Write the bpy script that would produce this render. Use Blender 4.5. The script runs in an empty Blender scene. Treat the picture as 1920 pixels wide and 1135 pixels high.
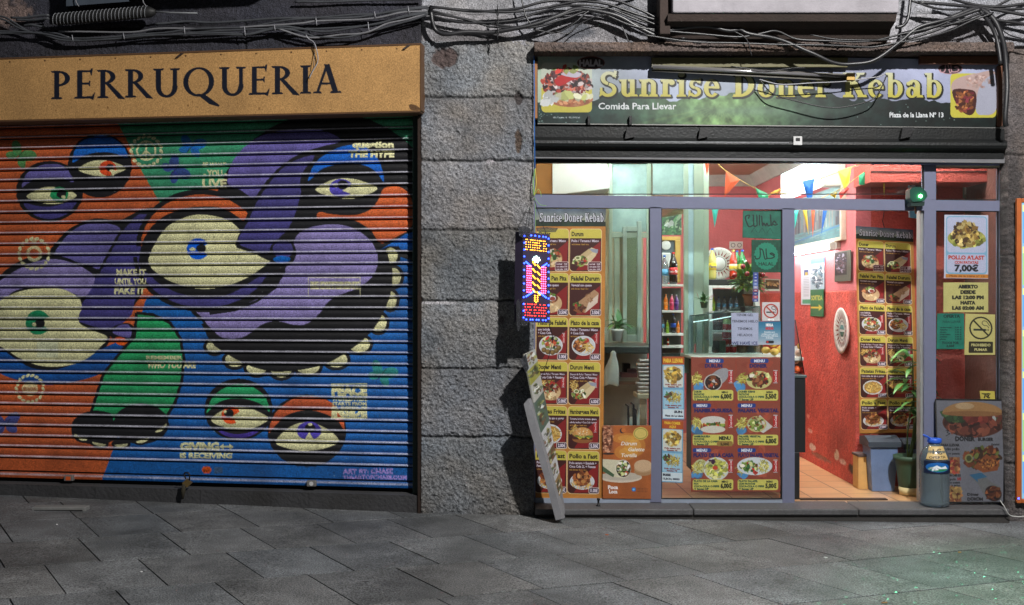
import bpy, bmesh, math, random
import numpy as np
from mathutils import Vector

scn = bpy.context.scene
COL = scn.collection
R = math.radians
# ---------------------------------------------------------------- camera, world, sun, exposure
CAMZ, CX, CY, FPX = 1.542, 960.0, 567.5, 2080.0
cam = bpy.data.cameras.new('camera'); cam.sensor_width = 36; cam.lens = FPX/1920*36
cam.clip_end = 300; cam.clip_start = .05
camo = bpy.data.objects.new('camera', cam); COL.objects.link(camo)
camo.location = (0, -8, CAMZ); camo.rotation_euler = (R(90), 0, 0)
scn.camera = camo
SUND = Vector((-0.5, 1.0, -0.86)).normalized()          # travel direction of the street light
wd = bpy.data.worlds.new('World'); scn.world = wd; wd.use_nodes = True
nt = wd.node_tree; bg = nt.nodes['Background']
sky = nt.nodes.new('ShaderNodeTexSky'); sky.sky_type = 'NISHITA'; sky.sun_disc = False
sky.sun_elevation = math.asin(-SUND.z); sky.sun_rotation = math.atan2(-SUND.x, -SUND.y)
nt.links.new(sky.outputs[0], bg.inputs[0]); bg.inputs[1].default_value = 0.010
# the square is lit by one street lamp on the right behind the camera
sl = bpy.data.lights.new('street_light', 'SPOT'); sl.energy = 2800; sl.color = (1.0, .975, .945); sl.shadow_soft_size = .10; sl.spot_size = R(150); sl.spot_blend = .3
so = bpy.data.objects.new('street_light', sl); COL.objects.link(so); so.location = (2.7, -5.4, 6.3)
so.rotation_euler = (Vector((0, -1.5, 0))-so.location).to_track_quat('-Z', 'Y').to_euler()
vs = scn.view_settings; vs.view_transform = 'Standard'; vs.look = 'None'; vs.exposure = 0; vs.gamma = 1

# ---------------------------------------------------------------- placing
def W(px, py, d=8.0):
    return Vector(((px-CX)*d/FPX, d-8, CAMZ-(py-CY)*d/FPX))
# the plane of the left building: depth 8 at px 790, 8.53 at px 0
LA = W(790, CY, 8.0); LB = W(0, CY, 8.53)
LDIR = (LB-LA); LDIR.z = 0; LDIR.normalize()             # along the wall, to the left
LN = Vector((-LDIR.y, LDIR.x, 0)); LN = LN if LN.y < 0 else -LN     # towards the street
def L(px, py, out=0.0):
    d = Vector(((px-CX)/FPX, 1, -(py-CY)/FPX)); o = Vector((0, -8, CAMZ))
    P0 = LA + LN*out
    t = (P0-o).dot(LN)/d.dot(LN)
    return o + d*t

def lin(c):
    c = np.asarray(c, dtype=float)
    return np.where(c <= .04045, c/12.92, ((c+.055)/1.055)**2.4)
def rgb(*c):
    return tuple(float(v) for v in lin(np.array(c[:3])/255.0))

# ---------------------------------------------------------------- materials
MATS = {}
def M(name, c=(128, 128, 128), rough=.6, metal=0.0, var=.18, vs_=8.0, bump=0.0, bs=60.0, emit=0.0, trans=0.0,
      alpha=1.0, attr=False, coat=0.0, spec=.5, dirt=0.0, speck=0.0, ss=350.0):
    if name in MATS: return MATS[name]
    m = bpy.data.materials.new(name); m.use_nodes = True; t = m.node_tree; n = t.nodes; l = t.links
    b = n['Principled BSDF']; b.inputs['Roughness'].default_value = rough; b.inputs['Metallic'].default_value = metal
    b.inputs['Transmission Weight'].default_value = trans; b.inputs['Alpha'].default_value = alpha
    b.inputs['Coat Weight'].default_value = coat; b.inputs['Specular IOR Level'].default_value = spec
    tc = n.new('ShaderNodeTexCoord')
    nz = n.new('ShaderNodeTexNoise'); nz.inputs['Scale'].default_value = vs_; nz.inputs['Detail'].default_value = 8
    nz.inputs['Roughness'].default_value = .65
    l.new(tc.outputs['Object'], nz.inputs['Vector'])
    mr = n.new('ShaderNodeMapRange'); mr.inputs['From Min'].default_value = .25; mr.inputs['From Max'].default_value = .75
    mr.inputs['To Min'].default_value = 1-var; mr.inputs['To Max'].default_value = 1+var
    l.new(nz.outputs['Fac'], mr.inputs['Value'])
    vm = n.new('ShaderNodeVectorMath'); vm.operation = 'SCALE'
    l.new(mr.outputs[0], vm.inputs['Scale'])
    if speck:
        n3 = n.new('ShaderNodeTexNoise'); n3.inputs['Scale'].default_value = ss; n3.inputs['Detail'].default_value = 2
        l.new(tc.outputs['Object'], n3.inputs['Vector'])
        m3 = n.new('ShaderNodeMapRange'); m3.inputs['From Min'].default_value = .3; m3.inputs['From Max'].default_value = .7
        m3.inputs['To Min'].default_value = 1-speck; m3.inputs['To Max'].default_value = 1+speck; l.new(n3.outputs['Fac'], m3.inputs['Value'])
        mm = n.new('ShaderNodeMath'); mm.operation = 'MULTIPLY'; l.new(mr.outputs[0], mm.inputs[0]); l.new(m3.outputs[0], mm.inputs[1]); l.new(mm.outputs[0], vm.inputs['Scale'])
    if attr:
        at = n.new('ShaderNodeAttribute'); at.attribute_name = 'Col'; l.new(at.outputs['Color'], vm.inputs[0])
    else:
        vm.inputs[0].default_value = rgb(*c)
    if dirt:
        n2 = n.new('ShaderNodeTexNoise'); n2.inputs['Scale'].default_value = 2.3; n2.inputs['Detail'].default_value = 10
        l.new(tc.outputs['Object'], n2.inputs['Vector'])
        m2 = n.new('ShaderNodeMapRange'); m2.inputs['From Min'].default_value = .5; m2.inputs['From Max'].default_value = .72
        m2.inputs['To Max'].default_value = dirt; l.new(n2.outputs['Fac'], m2.inputs['Value'])
        mx = n.new('ShaderNodeMix'); mx.data_type = 'RGBA'; l.new(m2.outputs[0], mx.inputs['Factor'])
        l.new(vm.outputs[0], mx.inputs['A']); mx.inputs['B'].default_value = (.02, .018, .015, 1)
        l.new(mx.outputs['Result'], b.inputs['Base Color'])
    else:
        l.new(vm.outputs[0], b.inputs['Base Color'])
    if bump:
        nb = n.new('ShaderNodeTexNoise'); nb.inputs['Scale'].default_value = bs; nb.inputs['Detail'].default_value = 6
        l.new(tc.outputs['Object'], nb.inputs['Vector'])
        bp = n.new('ShaderNodeBump'); bp.inputs['Strength'].default_value = bump; bp.inputs['Distance'].default_value = .01
        l.new(nb.outputs['Fac'], bp.inputs['Height']); l.new(bp.outputs[0], b.inputs['Normal'])
    if emit:
        b.inputs['Emission Strength'].default_value = emit; l.new(vm.outputs[0], b.inputs['Emission Color'])
    MATS[name] = m; return m

def glass_mat(name, tint=(225, 240, 238), refl=.05):
    if name in MATS: return MATS[name]
    m = bpy.data.materials.new(name); m.use_nodes = True; t = m.node_tree; n = t.nodes; l = t.links
    for x in list(n): n.remove(x)
    out = n.new('ShaderNodeOutputMaterial'); tr = n.new('ShaderNodeBsdfTransparent'); gl = n.new('ShaderNodeBsdfGlossy')
    df = n.new('ShaderNodeBsdfDiffuse'); df.inputs[0].default_value = (.5, .5, .5, 1)
    tr.inputs[0].default_value = (*rgb(*tint), 1); gl.inputs['Roughness'].default_value = .02
    tc = n.new('ShaderNodeTexCoord'); nz = n.new('ShaderNodeTexNoise'); nz.inputs['Scale'].default_value = 3.5
    nz.inputs['Detail'].default_value = 9; l.new(tc.outputs['Object'], nz.inputs['Vector'])
    mr = n.new('ShaderNodeMapRange'); mr.inputs['From Min'].default_value = .5; mr.inputs['From Max'].default_value = .8
    mr.inputs['To Max'].default_value = .05; l.new(nz.outputs['Fac'], mr.inputs['Value'])
    lw = n.new('ShaderNodeLayerWeight'); lw.inputs[0].default_value = .35
    ml = n.new('ShaderNodeMath'); ml.operation = 'MULTIPLY_ADD'; ml.inputs[1].default_value = .8; ml.inputs[2].default_value = refl
    l.new(lw.outputs['Fresnel'], ml.inputs[0])
    m1 = n.new('ShaderNodeMixShader'); m2 = n.new('ShaderNodeMixShader')
    l.new(ml.outputs[0], m1.inputs[0]); l.new(tr.outputs[0], m1.inputs[1]); l.new(gl.outputs[0], m1.inputs[2])
    l.new(mr.outputs[0], m2.inputs[0]); l.new(m1.outputs[0], m2.inputs[1]); l.new(df.outputs[0], m2.inputs[2])
    l.new(m2.outputs[0], out.inputs[0]); MATS[name] = m; return m

# ---------------------------------------------------------------- objects
def tag(o, label=None, cat=None, group=None, kind=None):
    if label: o['label'] = label
    if cat: o['category'] = cat
    if group: o['group'] = group
    if kind: o['kind'] = kind
    return o
def empty(name, loc, label, cat, group=None):
    o = bpy.data.objects.new(name, None); o.empty_display_size = .05; COL.objects.link(o); o.location = loc
    return tag(o, label, cat, group)
def copy_tree(o, parent=None):
    c = o.copy(); COL.objects.link(c)
    if parent: c.parent = parent
    for ch in [x for x in bpy.data.objects if x.parent == o]: copy_tree(ch, c)
    return c
def world_loc(o):
    v = Vector(o.location); p = o.parent
    while p: v = v+Vector(p.location); p = p.parent
    return v
def link_mesh(name, me, parent=None, loc=None):
    o = bpy.data.objects.new(name, me); COL.objects.link(o)
    if parent: o.parent = parent
    if loc is not None: o.location = loc
    return o

class MB:
    """collects shapes in world coordinates; build() links them as one mesh object"""
    def __init__(s): s.v = []; s.f = []; s.mi = []; s.sm = []; s.cur = 0; s.mats = []
    def mat(s, m):
        if m not in s.mats: s.mats.append(m)
        s.cur = s.mats.index(m); return s
    def add(s, vs, fs, smooth=False):
        b = len(s.v); s.v += [tuple(x) for x in vs]
        for f in fs: s.f.append([b+i for i in f]); s.mi.append(s.cur); s.sm.append(smooth)
        return s
    def hexa(s, p):          # 8 points: front quad (0-3), back quad (4-7)
        return s.add(p, [(0, 1, 2, 3), (7, 6, 5, 4), (0, 4, 5, 1), (1, 5, 6, 2), (2, 6, 7, 3), (3, 7, 4, 0)])
    def box(s, x0, x1, y0, y1, z0, z1):
        return s.hexa([(x0, y0, z0), (x1, y0, z0), (x1, y0, z1), (x0, y0, z1), (x0, y1, z0), (x1, y1, z0), (x1, y1, z1), (x0, y1, z1)])
    def bbox(s, x0, x1, y0, y1, z0, z1, b=.004):      # box with chamfered edges
        bm = bmesh.new(); bmesh.ops.create_cube(bm, size=1)
        for v in bm.verts:
            v.co = Vector((x0+(v.co.x+.5)*(x1-x0), y0+(v.co.y+.5)*(y1-y0), z0+(v.co.z+.5)*(z1-z0)))
        bmesh.ops.bevel(bm, geom=list(bm.edges), offset=b, segments=2, affect='EDGES', profile=.5)
        bm.verts.ensure_lookup_table()
        s.add([v.co for v in bm.verts], [[v.index for v in f.verts] for f in bm.faces]); bm.free(); return s
    def quad(s, a, b, c, d, thick=None):
        if thick is None: return s.add([a, b, c, d], [(0, 1, 2, 3)])
        n = (Vector(b)-Vector(a)).cross(Vector(d)-Vector(a)).normalized()*thick
        p = [Vector(x) for x in (a, b, c, d)]
        return s.hexa([q for q in p]+[q-n for q in p])
    def prism(s, pts, off):   # polygon pts (3D) extruded by vector off
        n = len(pts); o = Vector(off); v = [Vector(p) for p in pts]+[Vector(p)+o for p in pts]
        return s.add(v, [list(range(n)), list(range(2*n-1, n-1, -1))]+[(i, i+n, (i+1) % n+n, (i+1) % n) for i in range(n)])
    def tube(s, pts, r, n=8, caps=True):
        pts = [Vector(p) for p in pts]; rr = r if isinstance(r, (list, tuple)) else [r]*len(pts)
        vs, fs = [], []; up = Vector((0, 0, 1)); prev = None
        for i, p in enumerate(pts):
            t = (pts[min(i+1, len(pts)-1)]-pts[max(i-1, 0)]).normalized()
            if prev is None:
                a = t.cross(up)
                if a.length < .05: a = t.cross(Vector((1, 0, 0)))
            else: a = prev-t*prev.dot(t)
            a.normalize(); prev = a; b = t.cross(a)
            for k in range(n):
                an = 2*math.pi*k/n; vs.append(p+(a*math.cos(an)+b*math.sin(an))*rr[i])
        for i in range(len(pts)-1):
            for k in range(n): fs.append((i*n+k, i*n+(k+1) % n, (i+1)*n+(k+1) % n, (i+1)*n+k))
        s.add(vs, fs, True)
        if caps: s.add([], []); b0 = len(s.v)-len(vs); s.f += [[b0+k for k in range(n)][::-1], [b0+(len(pts)-1)*n+k for k in range(n)]]; s.mi += [s.cur]*2; s.sm += [False]*2
        return s
    def lathe(s, c, prof, n=20, axis='z', cap=True):
        vs, fs = [], []
        for r, h in prof:
            for k in range(n):
                a = 2*math.pi*k/n; x, y = r*math.cos(a), r*math.sin(a)
                vs.append((c[0]+x, c[1]+y, c[2]+h) if axis == 'z' else ((c[0]+h, c[1]+x, c[2]+y) if axis == 'x' else (c[0]+x, c[1]+h, c[2]+y)))
        for i in range(len(prof)-1):
            for k in range(n): fs.append((i*n+k, i*n+(k+1) % n, (i+1)*n+(k+1) % n, (i+1)*n+k))
        s.add(vs, fs, True)
        if cap:
            b0 = len(s.v)-len(vs); s.f += [[b0+k for k in range(n)][::-1], [b0+(len(prof)-1)*n+k for k in range(n)]]; s.mi += [s.cur]*2; s.sm += [False]*2
        return s
    def ball(s, c, r, n=10, m=7, sx=1, sy=1, sz=1):
        vs = [(c[0], c[1], c[2]+r*sz)]; fs = []
        for i in range(1, m):
            ph = math.pi*i/m
            for k in range(n):
                a = 2*math.pi*k/n; vs.append((c[0]+r*sx*math.sin(ph)*math.cos(a), c[1]+r*sy*math.sin(ph)*math.sin(a), c[2]+r*sz*math.cos(ph)))
        vs.append((c[0], c[1], c[2]-r*sz)); e = len(vs)-1
        for k in range(n):
            fs.append((0, 1+k, 1+(k+1) % n)); fs.append((e, 1+(m-2)*n+(k+1) % n, 1+(m-2)*n+k))
            for i in range(m-2): fs.append((1+i*n+k, 1+(i+1)*n+k, 1+(i+1)*n+(k+1) % n, 1+i*n+(k+1) % n))
        return s.add(vs, fs, True)
    def leaf(s, p, d, ln, w, droop=.3, seg=5, rnd=None):
        p = Vector(p); d = Vector(d).normalized(); side = d.cross(Vector((0, 0, 1)))
        if side.length < .05: side = Vector((1, 0, 0))
        side.normalize(); vs = []; q = p.copy(); dd = d.copy()
        for i in range(seg+1):
            t = i/seg; ww = w*math.sin(math.pi*min(.98, max(.06, t**.8)))*.5
            vs += [q-side*ww+Vector((0, 0, ww*.35)), q, q+side*ww+Vector((0, 0, ww*.35))]
            dd = (dd+Vector((0, 0, -droop/seg))).normalized(); q = q+dd*(ln/seg)
        fs = []
        for i in range(seg):
            b = i*3; fs += [(b, b+1, b+4, b+3), (b+1, b+2, b+5, b+4)]
        return s.add(vs, fs, True)
    def build(s, name, mats=None, parent=None, loc=None, fix=True):
        """parent: an Empty/object; geometry is in world space unless fix=False (local)"""
        me = bpy.data.meshes.new(name); off = Vector((0, 0, 0))
        if parent is not None and fix: off = world_loc(parent)
        if parent is None and loc is not None: off = Vector(loc)
        me.from_pydata([tuple(Vector(v)-off) for v in s.v], [], s.f)
        for m in (s.mats or (mats if isinstance(mats, (list, tuple)) else [mats])): me.materials.append(m)
        me.polygons.foreach_set('material_index', s.mi); me.polygons.foreach_set('use_smooth', s.sm); me.update()
        return link_mesh(name, me, parent, loc if parent is None else None)

def spline(pts, n=6, closed=False):
    P = [np.array(p, float) for p in pts]; N = len(P); out = []
    rng = range(N if closed else N-1)
    for i in rng:
        p1, p2 = P[i], P[(i+1) % N]
        p0 = P[(i-1) % N] if closed or i > 0 else p1*2-p2
        p3 = P[(i+2) % N] if closed or i+2 < N else p2*2-p1
        for k in range(n):
            t = k/n
            out.append(.5*((2*p1)+(p2-p0)*t+(2*p0-5*p1+4*p2-p3)*t*t+(3*p1-p0-3*p2+p3)*t**3))
    if not closed: out.append(P[-1])
    return out

def fbm(h, w, cells, seed=0, octs=4, gain=.55, aspect=1.0):
    """value noise in 0..1, h x w samples, 'cells' cells across the width"""
    r = np.random.RandomState(seed); out = np.zeros((h, w)); amp = 1; tot = 0
    for o in range(octs):
        cx = max(2, int(cells*2**o)); cy = max(2, int(cells*2**o*h/w*aspect))
        g = r.rand(cy+2, cx+2)
        y = np.linspace(0, cy, h); x = np.linspace(0, cx, w)
        yi = np.minimum(y.astype(int), cy); xi = np.minimum(x.astype(int), cx); fy = y-yi; fx = x-xi
        fy = (fy*fy*(3-2*fy))[:, None]; fx = (fx*fx*(3-2*fx))[None, :]
        a = g[yi][:, xi]; b = g[yi][:, xi+1]; c = g[yi+1][:, xi]; d = g[yi+1][:, xi+1]
        out += amp*((a*(1-fx)+b*fx)*(1-fy)+(c*(1-fx)+d*fx)*fy); tot += amp; amp *= gain
    return out/tot

# ---------------------------------------------------------------- printing: colours of flat graphics, as fine vertex colours
TXT = {}
def text_tris(body, bold):
    k = (body, bold)
    if k not in TXT:
        c = bpy.data.curves.new('t', 'FONT'); c.body = body; c.resolution_u = 2; c.offset = bold
        o = bpy.data.objects.new('t', c); me = o.to_mesh()
        co = np.zeros(len(me.vertices)*3); me.vertices.foreach_get('co', co); co = co.reshape(-1, 3)[:, :2]
        t = [tuple(p.vertices) for p in me.polygons]; tr = []
        for p in t:
            for i in range(1, len(p)-1): tr.append((p[0], p[i], p[i+1]))
        tr = np.array(tr, int).reshape(-1, 3)
        o.to_mesh_clear(); bpy.data.objects.remove(o); bpy.data.curves.remove(c)
        TXT[k] = (co, tr)
    return TXT[k]

class Cv:
    """a colour canvas; coordinates are those of the sheet being drawn (y down), ss samples per unit"""
    def __init__(s, x0, y0, x1, y1, bg=(255, 255, 255), ss=2.0):
        s.x0, s.y0, s.x1, s.y1, s.ss = x0, y0, x1, y1, ss
        s.w = int(round((x1-x0)*ss)); s.h = int(round((y1-y0)*ss))
        s.a = np.zeros((s.h, s.w, 3), np.float32); s.a[:] = np.array(bg)/255.; s.r = np.random.RandomState(5)
        s.clip = None
    def put(s, m, bx, col, al=1.0):
        i0, j0 = bx; h, w = m.shape
        if s.clip is not None: m = m & s.clip[j0:j0+h, i0:i0+w]
        sub = s.a[j0:j0+h, i0:i0+w]
        if callable(col): c = col(h, w)/255.
        else: c = np.array(col)/255.
        c = np.broadcast_to(c, sub.shape)
        sub[m] = sub[m]*(1-al)+c[m]*al
    def poly(s, pts, col, al=1.0, ret=False):
        P = (np.array(pts, float)-[s.x0, s.y0])*s.ss
        i0 = max(0, int(P[:, 0].min())); i1 = min(s.w, int(P[:, 0].max())+2)
        j0 = max(0, int(P[:, 1].min())); j1 = min(s.h, int(P[:, 1].max())+2)
        if i1 <= i0 or j1 <= j0: return None
        X = np.arange(i0, i1)+.5; m = np.zeros((j1-j0, i1-i0), bool)
        for k in range(len(P)):
            (xa, ya), (xb, yb) = P[k], P[(k+1) % len(P)]
            if ya == yb: continue
            lo, hi = min(ya, yb), max(ya, yb)
            a = max(j0, int(math.ceil(lo-.5))); b = min(j1, int(math.ceil(hi-.5)))
            if b <= a: continue
            ys = np.arange(a, b)+.5; xs = xa+(ys-ya)*(xb-xa)/(yb-ya)
            m[a-j0:b-j0] ^= X[None, :] < xs[:, None]
        if ret: return m, (i0, j0)
        s.put(m, (i0, j0), col, al)
    def smooth(s, pts, col, al=1.0, n=6): s.poly(spline(pts, n, True), col, al)
    def ell(s, cx, cy, rx, ry, col, al=1.0, rot=0, n=36, a0=0, a1=360):
        c, d = math.cos(R(rot)), math.sin(R(rot)); p = []
        for k in range(n+1):
            t = R(a0+(a1-a0)*k/n); x, y = rx*math.cos(t), ry*math.sin(t); p.append((cx+x*c-y*d, cy+x*d+y*c))
        s.poly(p, col, al)
    def rect(s, x0, y0, x1, y1, col, al=1.0): s.poly([(x0, y0), (x1, y0), (x1, y1), (x0, y1)], col, al)
    def rrect(s, x0, y0, x1, y1, r, col, al=1.0, corners=(1, 1, 1, 1)):
        p = []
        for (cx, cy, a, on) in ((x1-r, y0+r, -90, corners[1]), (x1-r, y1-r, 0, corners[2]), (x0+r, y1-r, 90, corners[3]), (x0+r, y0+r, 180, corners[0])):
            if on:
                for k in range(6): t = R(a+90*k/5); p.append((cx+r*math.cos(t), cy+r*math.sin(t)))
            else: p.append((x1 if a in (-90, 0) else x0, y0 if a in (-90, 180) else y1))
        s.poly(p, col, al)
    def line(s, pts, w, col, al=1.0, closed=False):
        pts = [np.array(p, float) for p in pts]
        if closed: pts = pts+[pts[0]]
        for a, b in zip(pts[:-1], pts[1:]):
            d = b-a; l = math.hypot(*d)
            if l < 1e-6: continue
            n = np.array([-d[1], d[0]])/l*w/2; e = d/l*w*.25
            s.poly([a-e+n, b+e+n, b+e-n, a-e-n], col, al)
    def text(s, body, x, y, size, col, align='l', bold=.0, sx=1.0, shear=0.0, rot=0, width=None, al=1.0, squash=1.0):
        """size: cap height; (x, y): baseline"""
        co, tr = text_tris(body, bold)
        if not len(co): return
        sc = size/.73; P = co*[sc*sx, -sc*squash]; P = P.copy(); P[:, 0] += -P[:, 1]*shear
        w0, w1 = P[:, 0].min(), P[:, 0].max()
        if width: P[:, 0] = (P[:, 0]-w0)*(width/(w1-w0)); w0, w1 = 0, width
        P[:, 0] -= {'l': w0, 'c': (w0+w1)/2, 'r': w1}[align]
        if rot:
            c, d = math.cos(R(rot)), math.sin(R(rot)); P = np.stack([P[:, 0]*c-P[:, 1]*d, P[:, 0]*d+P[:, 1]*c], 1)
        P = (P+[x-s.x0, y-s.y0])*s.ss
        i0 = max(0, int(P[:, 0].min())-1); j0 = max(0, int(P[:, 1].min())-1)
        i1 = min(s.w, int(P[:, 0].max())+2); j1 = min(s.h, int(P[:, 1].max())+2)
        if i1 <= i0 or j1 <= j0: return
        m = np.zeros((j1-j0, i1-i0), bool)
        T = P[tr]-[i0, j0]
        for t in T:
            a0, b0 = np.floor(t.min(0)).astype(int); a1, b1 = np.ceil(t.max(0)).astype(int)+1
            a0 = max(a0, 0); b0 = max(b0, 0); a1 = min(a1, m.shape[1]); b1 = min(b1, m.shape[0])
            if a1 <= a0 or b1 <= b0: continue
            X = np.arange(a0, a1)[None, :]+.5; Y = np.arange(b0, b1)[:, None]+.5
            (ax, ay), (bx, by), (cx, cy) = t
            e0 = (bx-ax)*(Y-ay)-(by-ay)*(X-ax); e1 = (cx-bx)*(Y-by)-(cy-by)*(X-bx); e2 = (ax-cx)*(Y-cy)-(ay-cy)*(X-cx)
            m[b0:b1, a0:a1] |= ((e0 >= 0) & (e1 >= 0) & (e2 >= 0)) | ((e0 <= 0) & (e1 <= 0) & (e2 <= 0))
        s.put(m, (i0, j0), col, al)
    def noise(s, cells, amt, seed=0, octs=4, region=None):
        f = (fbm(s.h, s.w, cells, seed, octs)-.5)*2*amt
        s.a = np.clip(s.a*(1+f[..., None]), 0, 1)
    def grain(s, amt, seed=1):
        s.a = np.clip(s.a*(1+(np.random.RandomState(seed).rand(s.h, s.w, 1)-.5)*2*amt), 0, 1)
    def blobs(s, n, cx, cy, rx, ry, size, cols, al=1.0, elong=1.6, seed=None):
        r = s.r if seed is None else np.random.RandomState(seed)
        for i in range(n):
            a = r.rand()*6.283; q = math.sqrt(r.rand()); x = cx+rx*q*math.cos(a); y = cy+ry*q*math.sin(a)
            c = cols[r.randint(len(cols))]; k = .75+.5*r.rand(); sz = size*(.6+.8*r.rand()); ro = r.rand()*3.14
            p = []
            for j in range(7):
                t = j*6.283/7; rr = sz*(.7+.5*r.rand()); ex, ey = rr*math.cos(t)*elong, rr*math.sin(t)
                p.append((x+ex*math.cos(ro)-ey*math.sin(ro), y+ex*math.sin(ro)+ey*math.cos(ro)))
            s.poly(p, tuple(min(255, v*k) for v in c), al)
    def sample(s, u, v):
        """u, v in sheet units -> linear rgb"""
        x = np.clip((u-s.x0)*s.ss-.5, 0, s.w-1.001); y = np.clip((v-s.y0)*s.ss-.5, 0, s.h-1.001)
        xi = x.astype(int); yi = y.astype(int); fx = (x-xi)[..., None]; fy = (y-yi)[..., None]; a = s.a
        c = (a[yi, xi]*(1-fx)+a[yi, np.minimum(xi+1, s.w-1)]*fx)*(1-fy)+(a[np.minimum(yi+1, s.h-1), xi]*(1-fx)+a[np.minimum(yi+1, s.h-1), np.minimum(xi+1, s.w-1)]*fx)*fy
        return lin(c)

def grid_mesh(name, X, col, mat, parent=None, smooth=True, extra=None, loc=None):
    """X: (ny, nx, 3) world positions, col: (ny, nx, 3) linear colours"""
    ny, nx = X.shape[:2]; off = np.array(world_loc(parent)) if parent else (np.array(loc) if loc is not None else np.zeros(3))
    V = (X-off).reshape(-1, 3); C = np.concatenate([col.reshape(-1, 3), np.ones((ny*nx, 1))], 1)
    i = np.arange(ny*nx).reshape(ny, nx)
    F = np.stack([i[:-1, :-1], i[1:, :-1], i[1:, 1:], i[:-1, 1:]], -1).reshape(-1, 4)
    if extra is not None:        # closed back: (vector offset)
        b = np.array(extra); rim = np.concatenate([i[0, :], i[1:, -1], i[-1, -2::-1], i[-2:0:-1, 0]])
        n0 = len(V); VB = V[rim]+b; V = np.concatenate([V, VB]); C = np.concatenate([C, np.tile(C[rim].mean(0)*.6, (len(rim), 1))])
        k = np.arange(len(rim)); k2 = (k+1) % len(rim)
        F = np.concatenate([F, np.stack([rim, rim[k2], n0+k2, n0+k], -1)]); C[:, 3] = 1
    me = bpy.data.meshes.new(name); me.vertices.add(len(V)); me.vertices.foreach_set('co', V.astype(np.float32).ravel())
    nf = len(F); me.loops.add(nf*4); me.loops.foreach_set('vertex_index', F.astype(np.int32).ravel())
    me.polygons.add(nf); me.polygons.foreach_set('loop_start', np.arange(0, nf*4, 4, dtype=np.int32))
    me.polygons.foreach_set('loop_total', np.full(nf, 4, np.int32))
    me.polygons.foreach_set('use_smooth', np.full(nf, smooth, bool))
    me.update(calc_edges=True)
    at = me.color_attributes.new('Col', 'FLOAT_COLOR', 'POINT'); at.data.foreach_set('color', C.astype(np.float32).ravel())
    me.materials.append(mat); me.validate()
    return link_mesh(name, me, parent, loc if parent is None else None)

def sheet(name, cv, corners, parent=None, mat=None, res=1.0, thick=.003, gain=1.0, bulge=None, normal=None, loc=None):
    """corners: TL, TR, BR, BL as world points; the canvas is printed on it as fine vertex colours"""
    nx = max(3, int((cv.x1-cv.x0)*res)+1); ny = max(3, int((cv.y1-cv.y0)*res)+1)
    u = np.linspace(0, 1, nx)[None, :, None]; v = np.linspace(0, 1, ny)[:, None, None]
    tl, tr, br, bl = [np.array(c, float) for c in corners]
    X = (tl*(1-u)+tr*u)*(1-v)+(bl*(1-u)+br*u)*v
    n = np.cross(tr-tl, bl-tl); n /= np.linalg.norm(n)      # points away from the reader
    if bulge is not None: X = X-n*bulge(np.broadcast_to(u, X.shape[:2]+(1,)), np.broadcast_to(v, X.shape[:2]+(1,)))
    c = cv.sample(cv.x0+np.broadcast_to(u[..., 0], (ny, nx))*(cv.x1-cv.x0), cv.y0+np.broadcast_to(v[..., 0], (ny, nx))*(cv.y1-cv.y0))*gain
    c = c*.80+c.mean(-1, keepdims=True)*.05
    return grid_mesh(name, X, c, mat or PRINT, parent, extra=n*thick, loc=loc)

PRINT = M('printed_sheet', attr=True, rough=.5, var=.08, vs_=30, bump=.06, bs=120, speck=.16, ss=200)
PAINT = M('sprayed_paint', attr=True, rough=.5, var=.16, vs_=12, bump=.35, bs=240, dirt=.3, speck=.5, ss=130)
STONE = M('hewn_stone', attr=True, rough=.9, var=.25, vs_=28, bump=1.0, bs=110, speck=.55, ss=115)
# ---------------------------------------------------------------- serif lettering, drawn stroke by stroke (y up, cap height 1)
def ring(cx, cy, rx, ry, wx, wy, a0=0, a1=360, n=28):
    o = [(cx+rx*math.cos(R(a0+(a1-a0)*k/n)), cy+ry*math.sin(R(a0+(a1-a0)*k/n))) for k in range(n+1)]
    i = [(cx+(rx-wx)*math.cos(R(a0+(a1-a0)*k/n)), cy+(ry-wy)*math.sin(R(a0+(a1-a0)*k/n))) for k in range(n+1)]
    return o+i[::-1]
def st(x0, y0, x1, y1, w): return [(x0-w/2, y0), (x0+w/2, y0), (x1+w/2, y1), (x1-w/2, y1)]
def sf(x, y, w, up=1, h=.05): return [(x-w/2, y), (x+w/2, y), (x+w/2-.03, y+h*up), (x-w/2+.03, y+h*up)]
def hb(x0, x1, y, h): return [(x0, y-h/2), (x1, y-h/2), (x1, y+h/2), (x0, y+h/2)]
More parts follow.
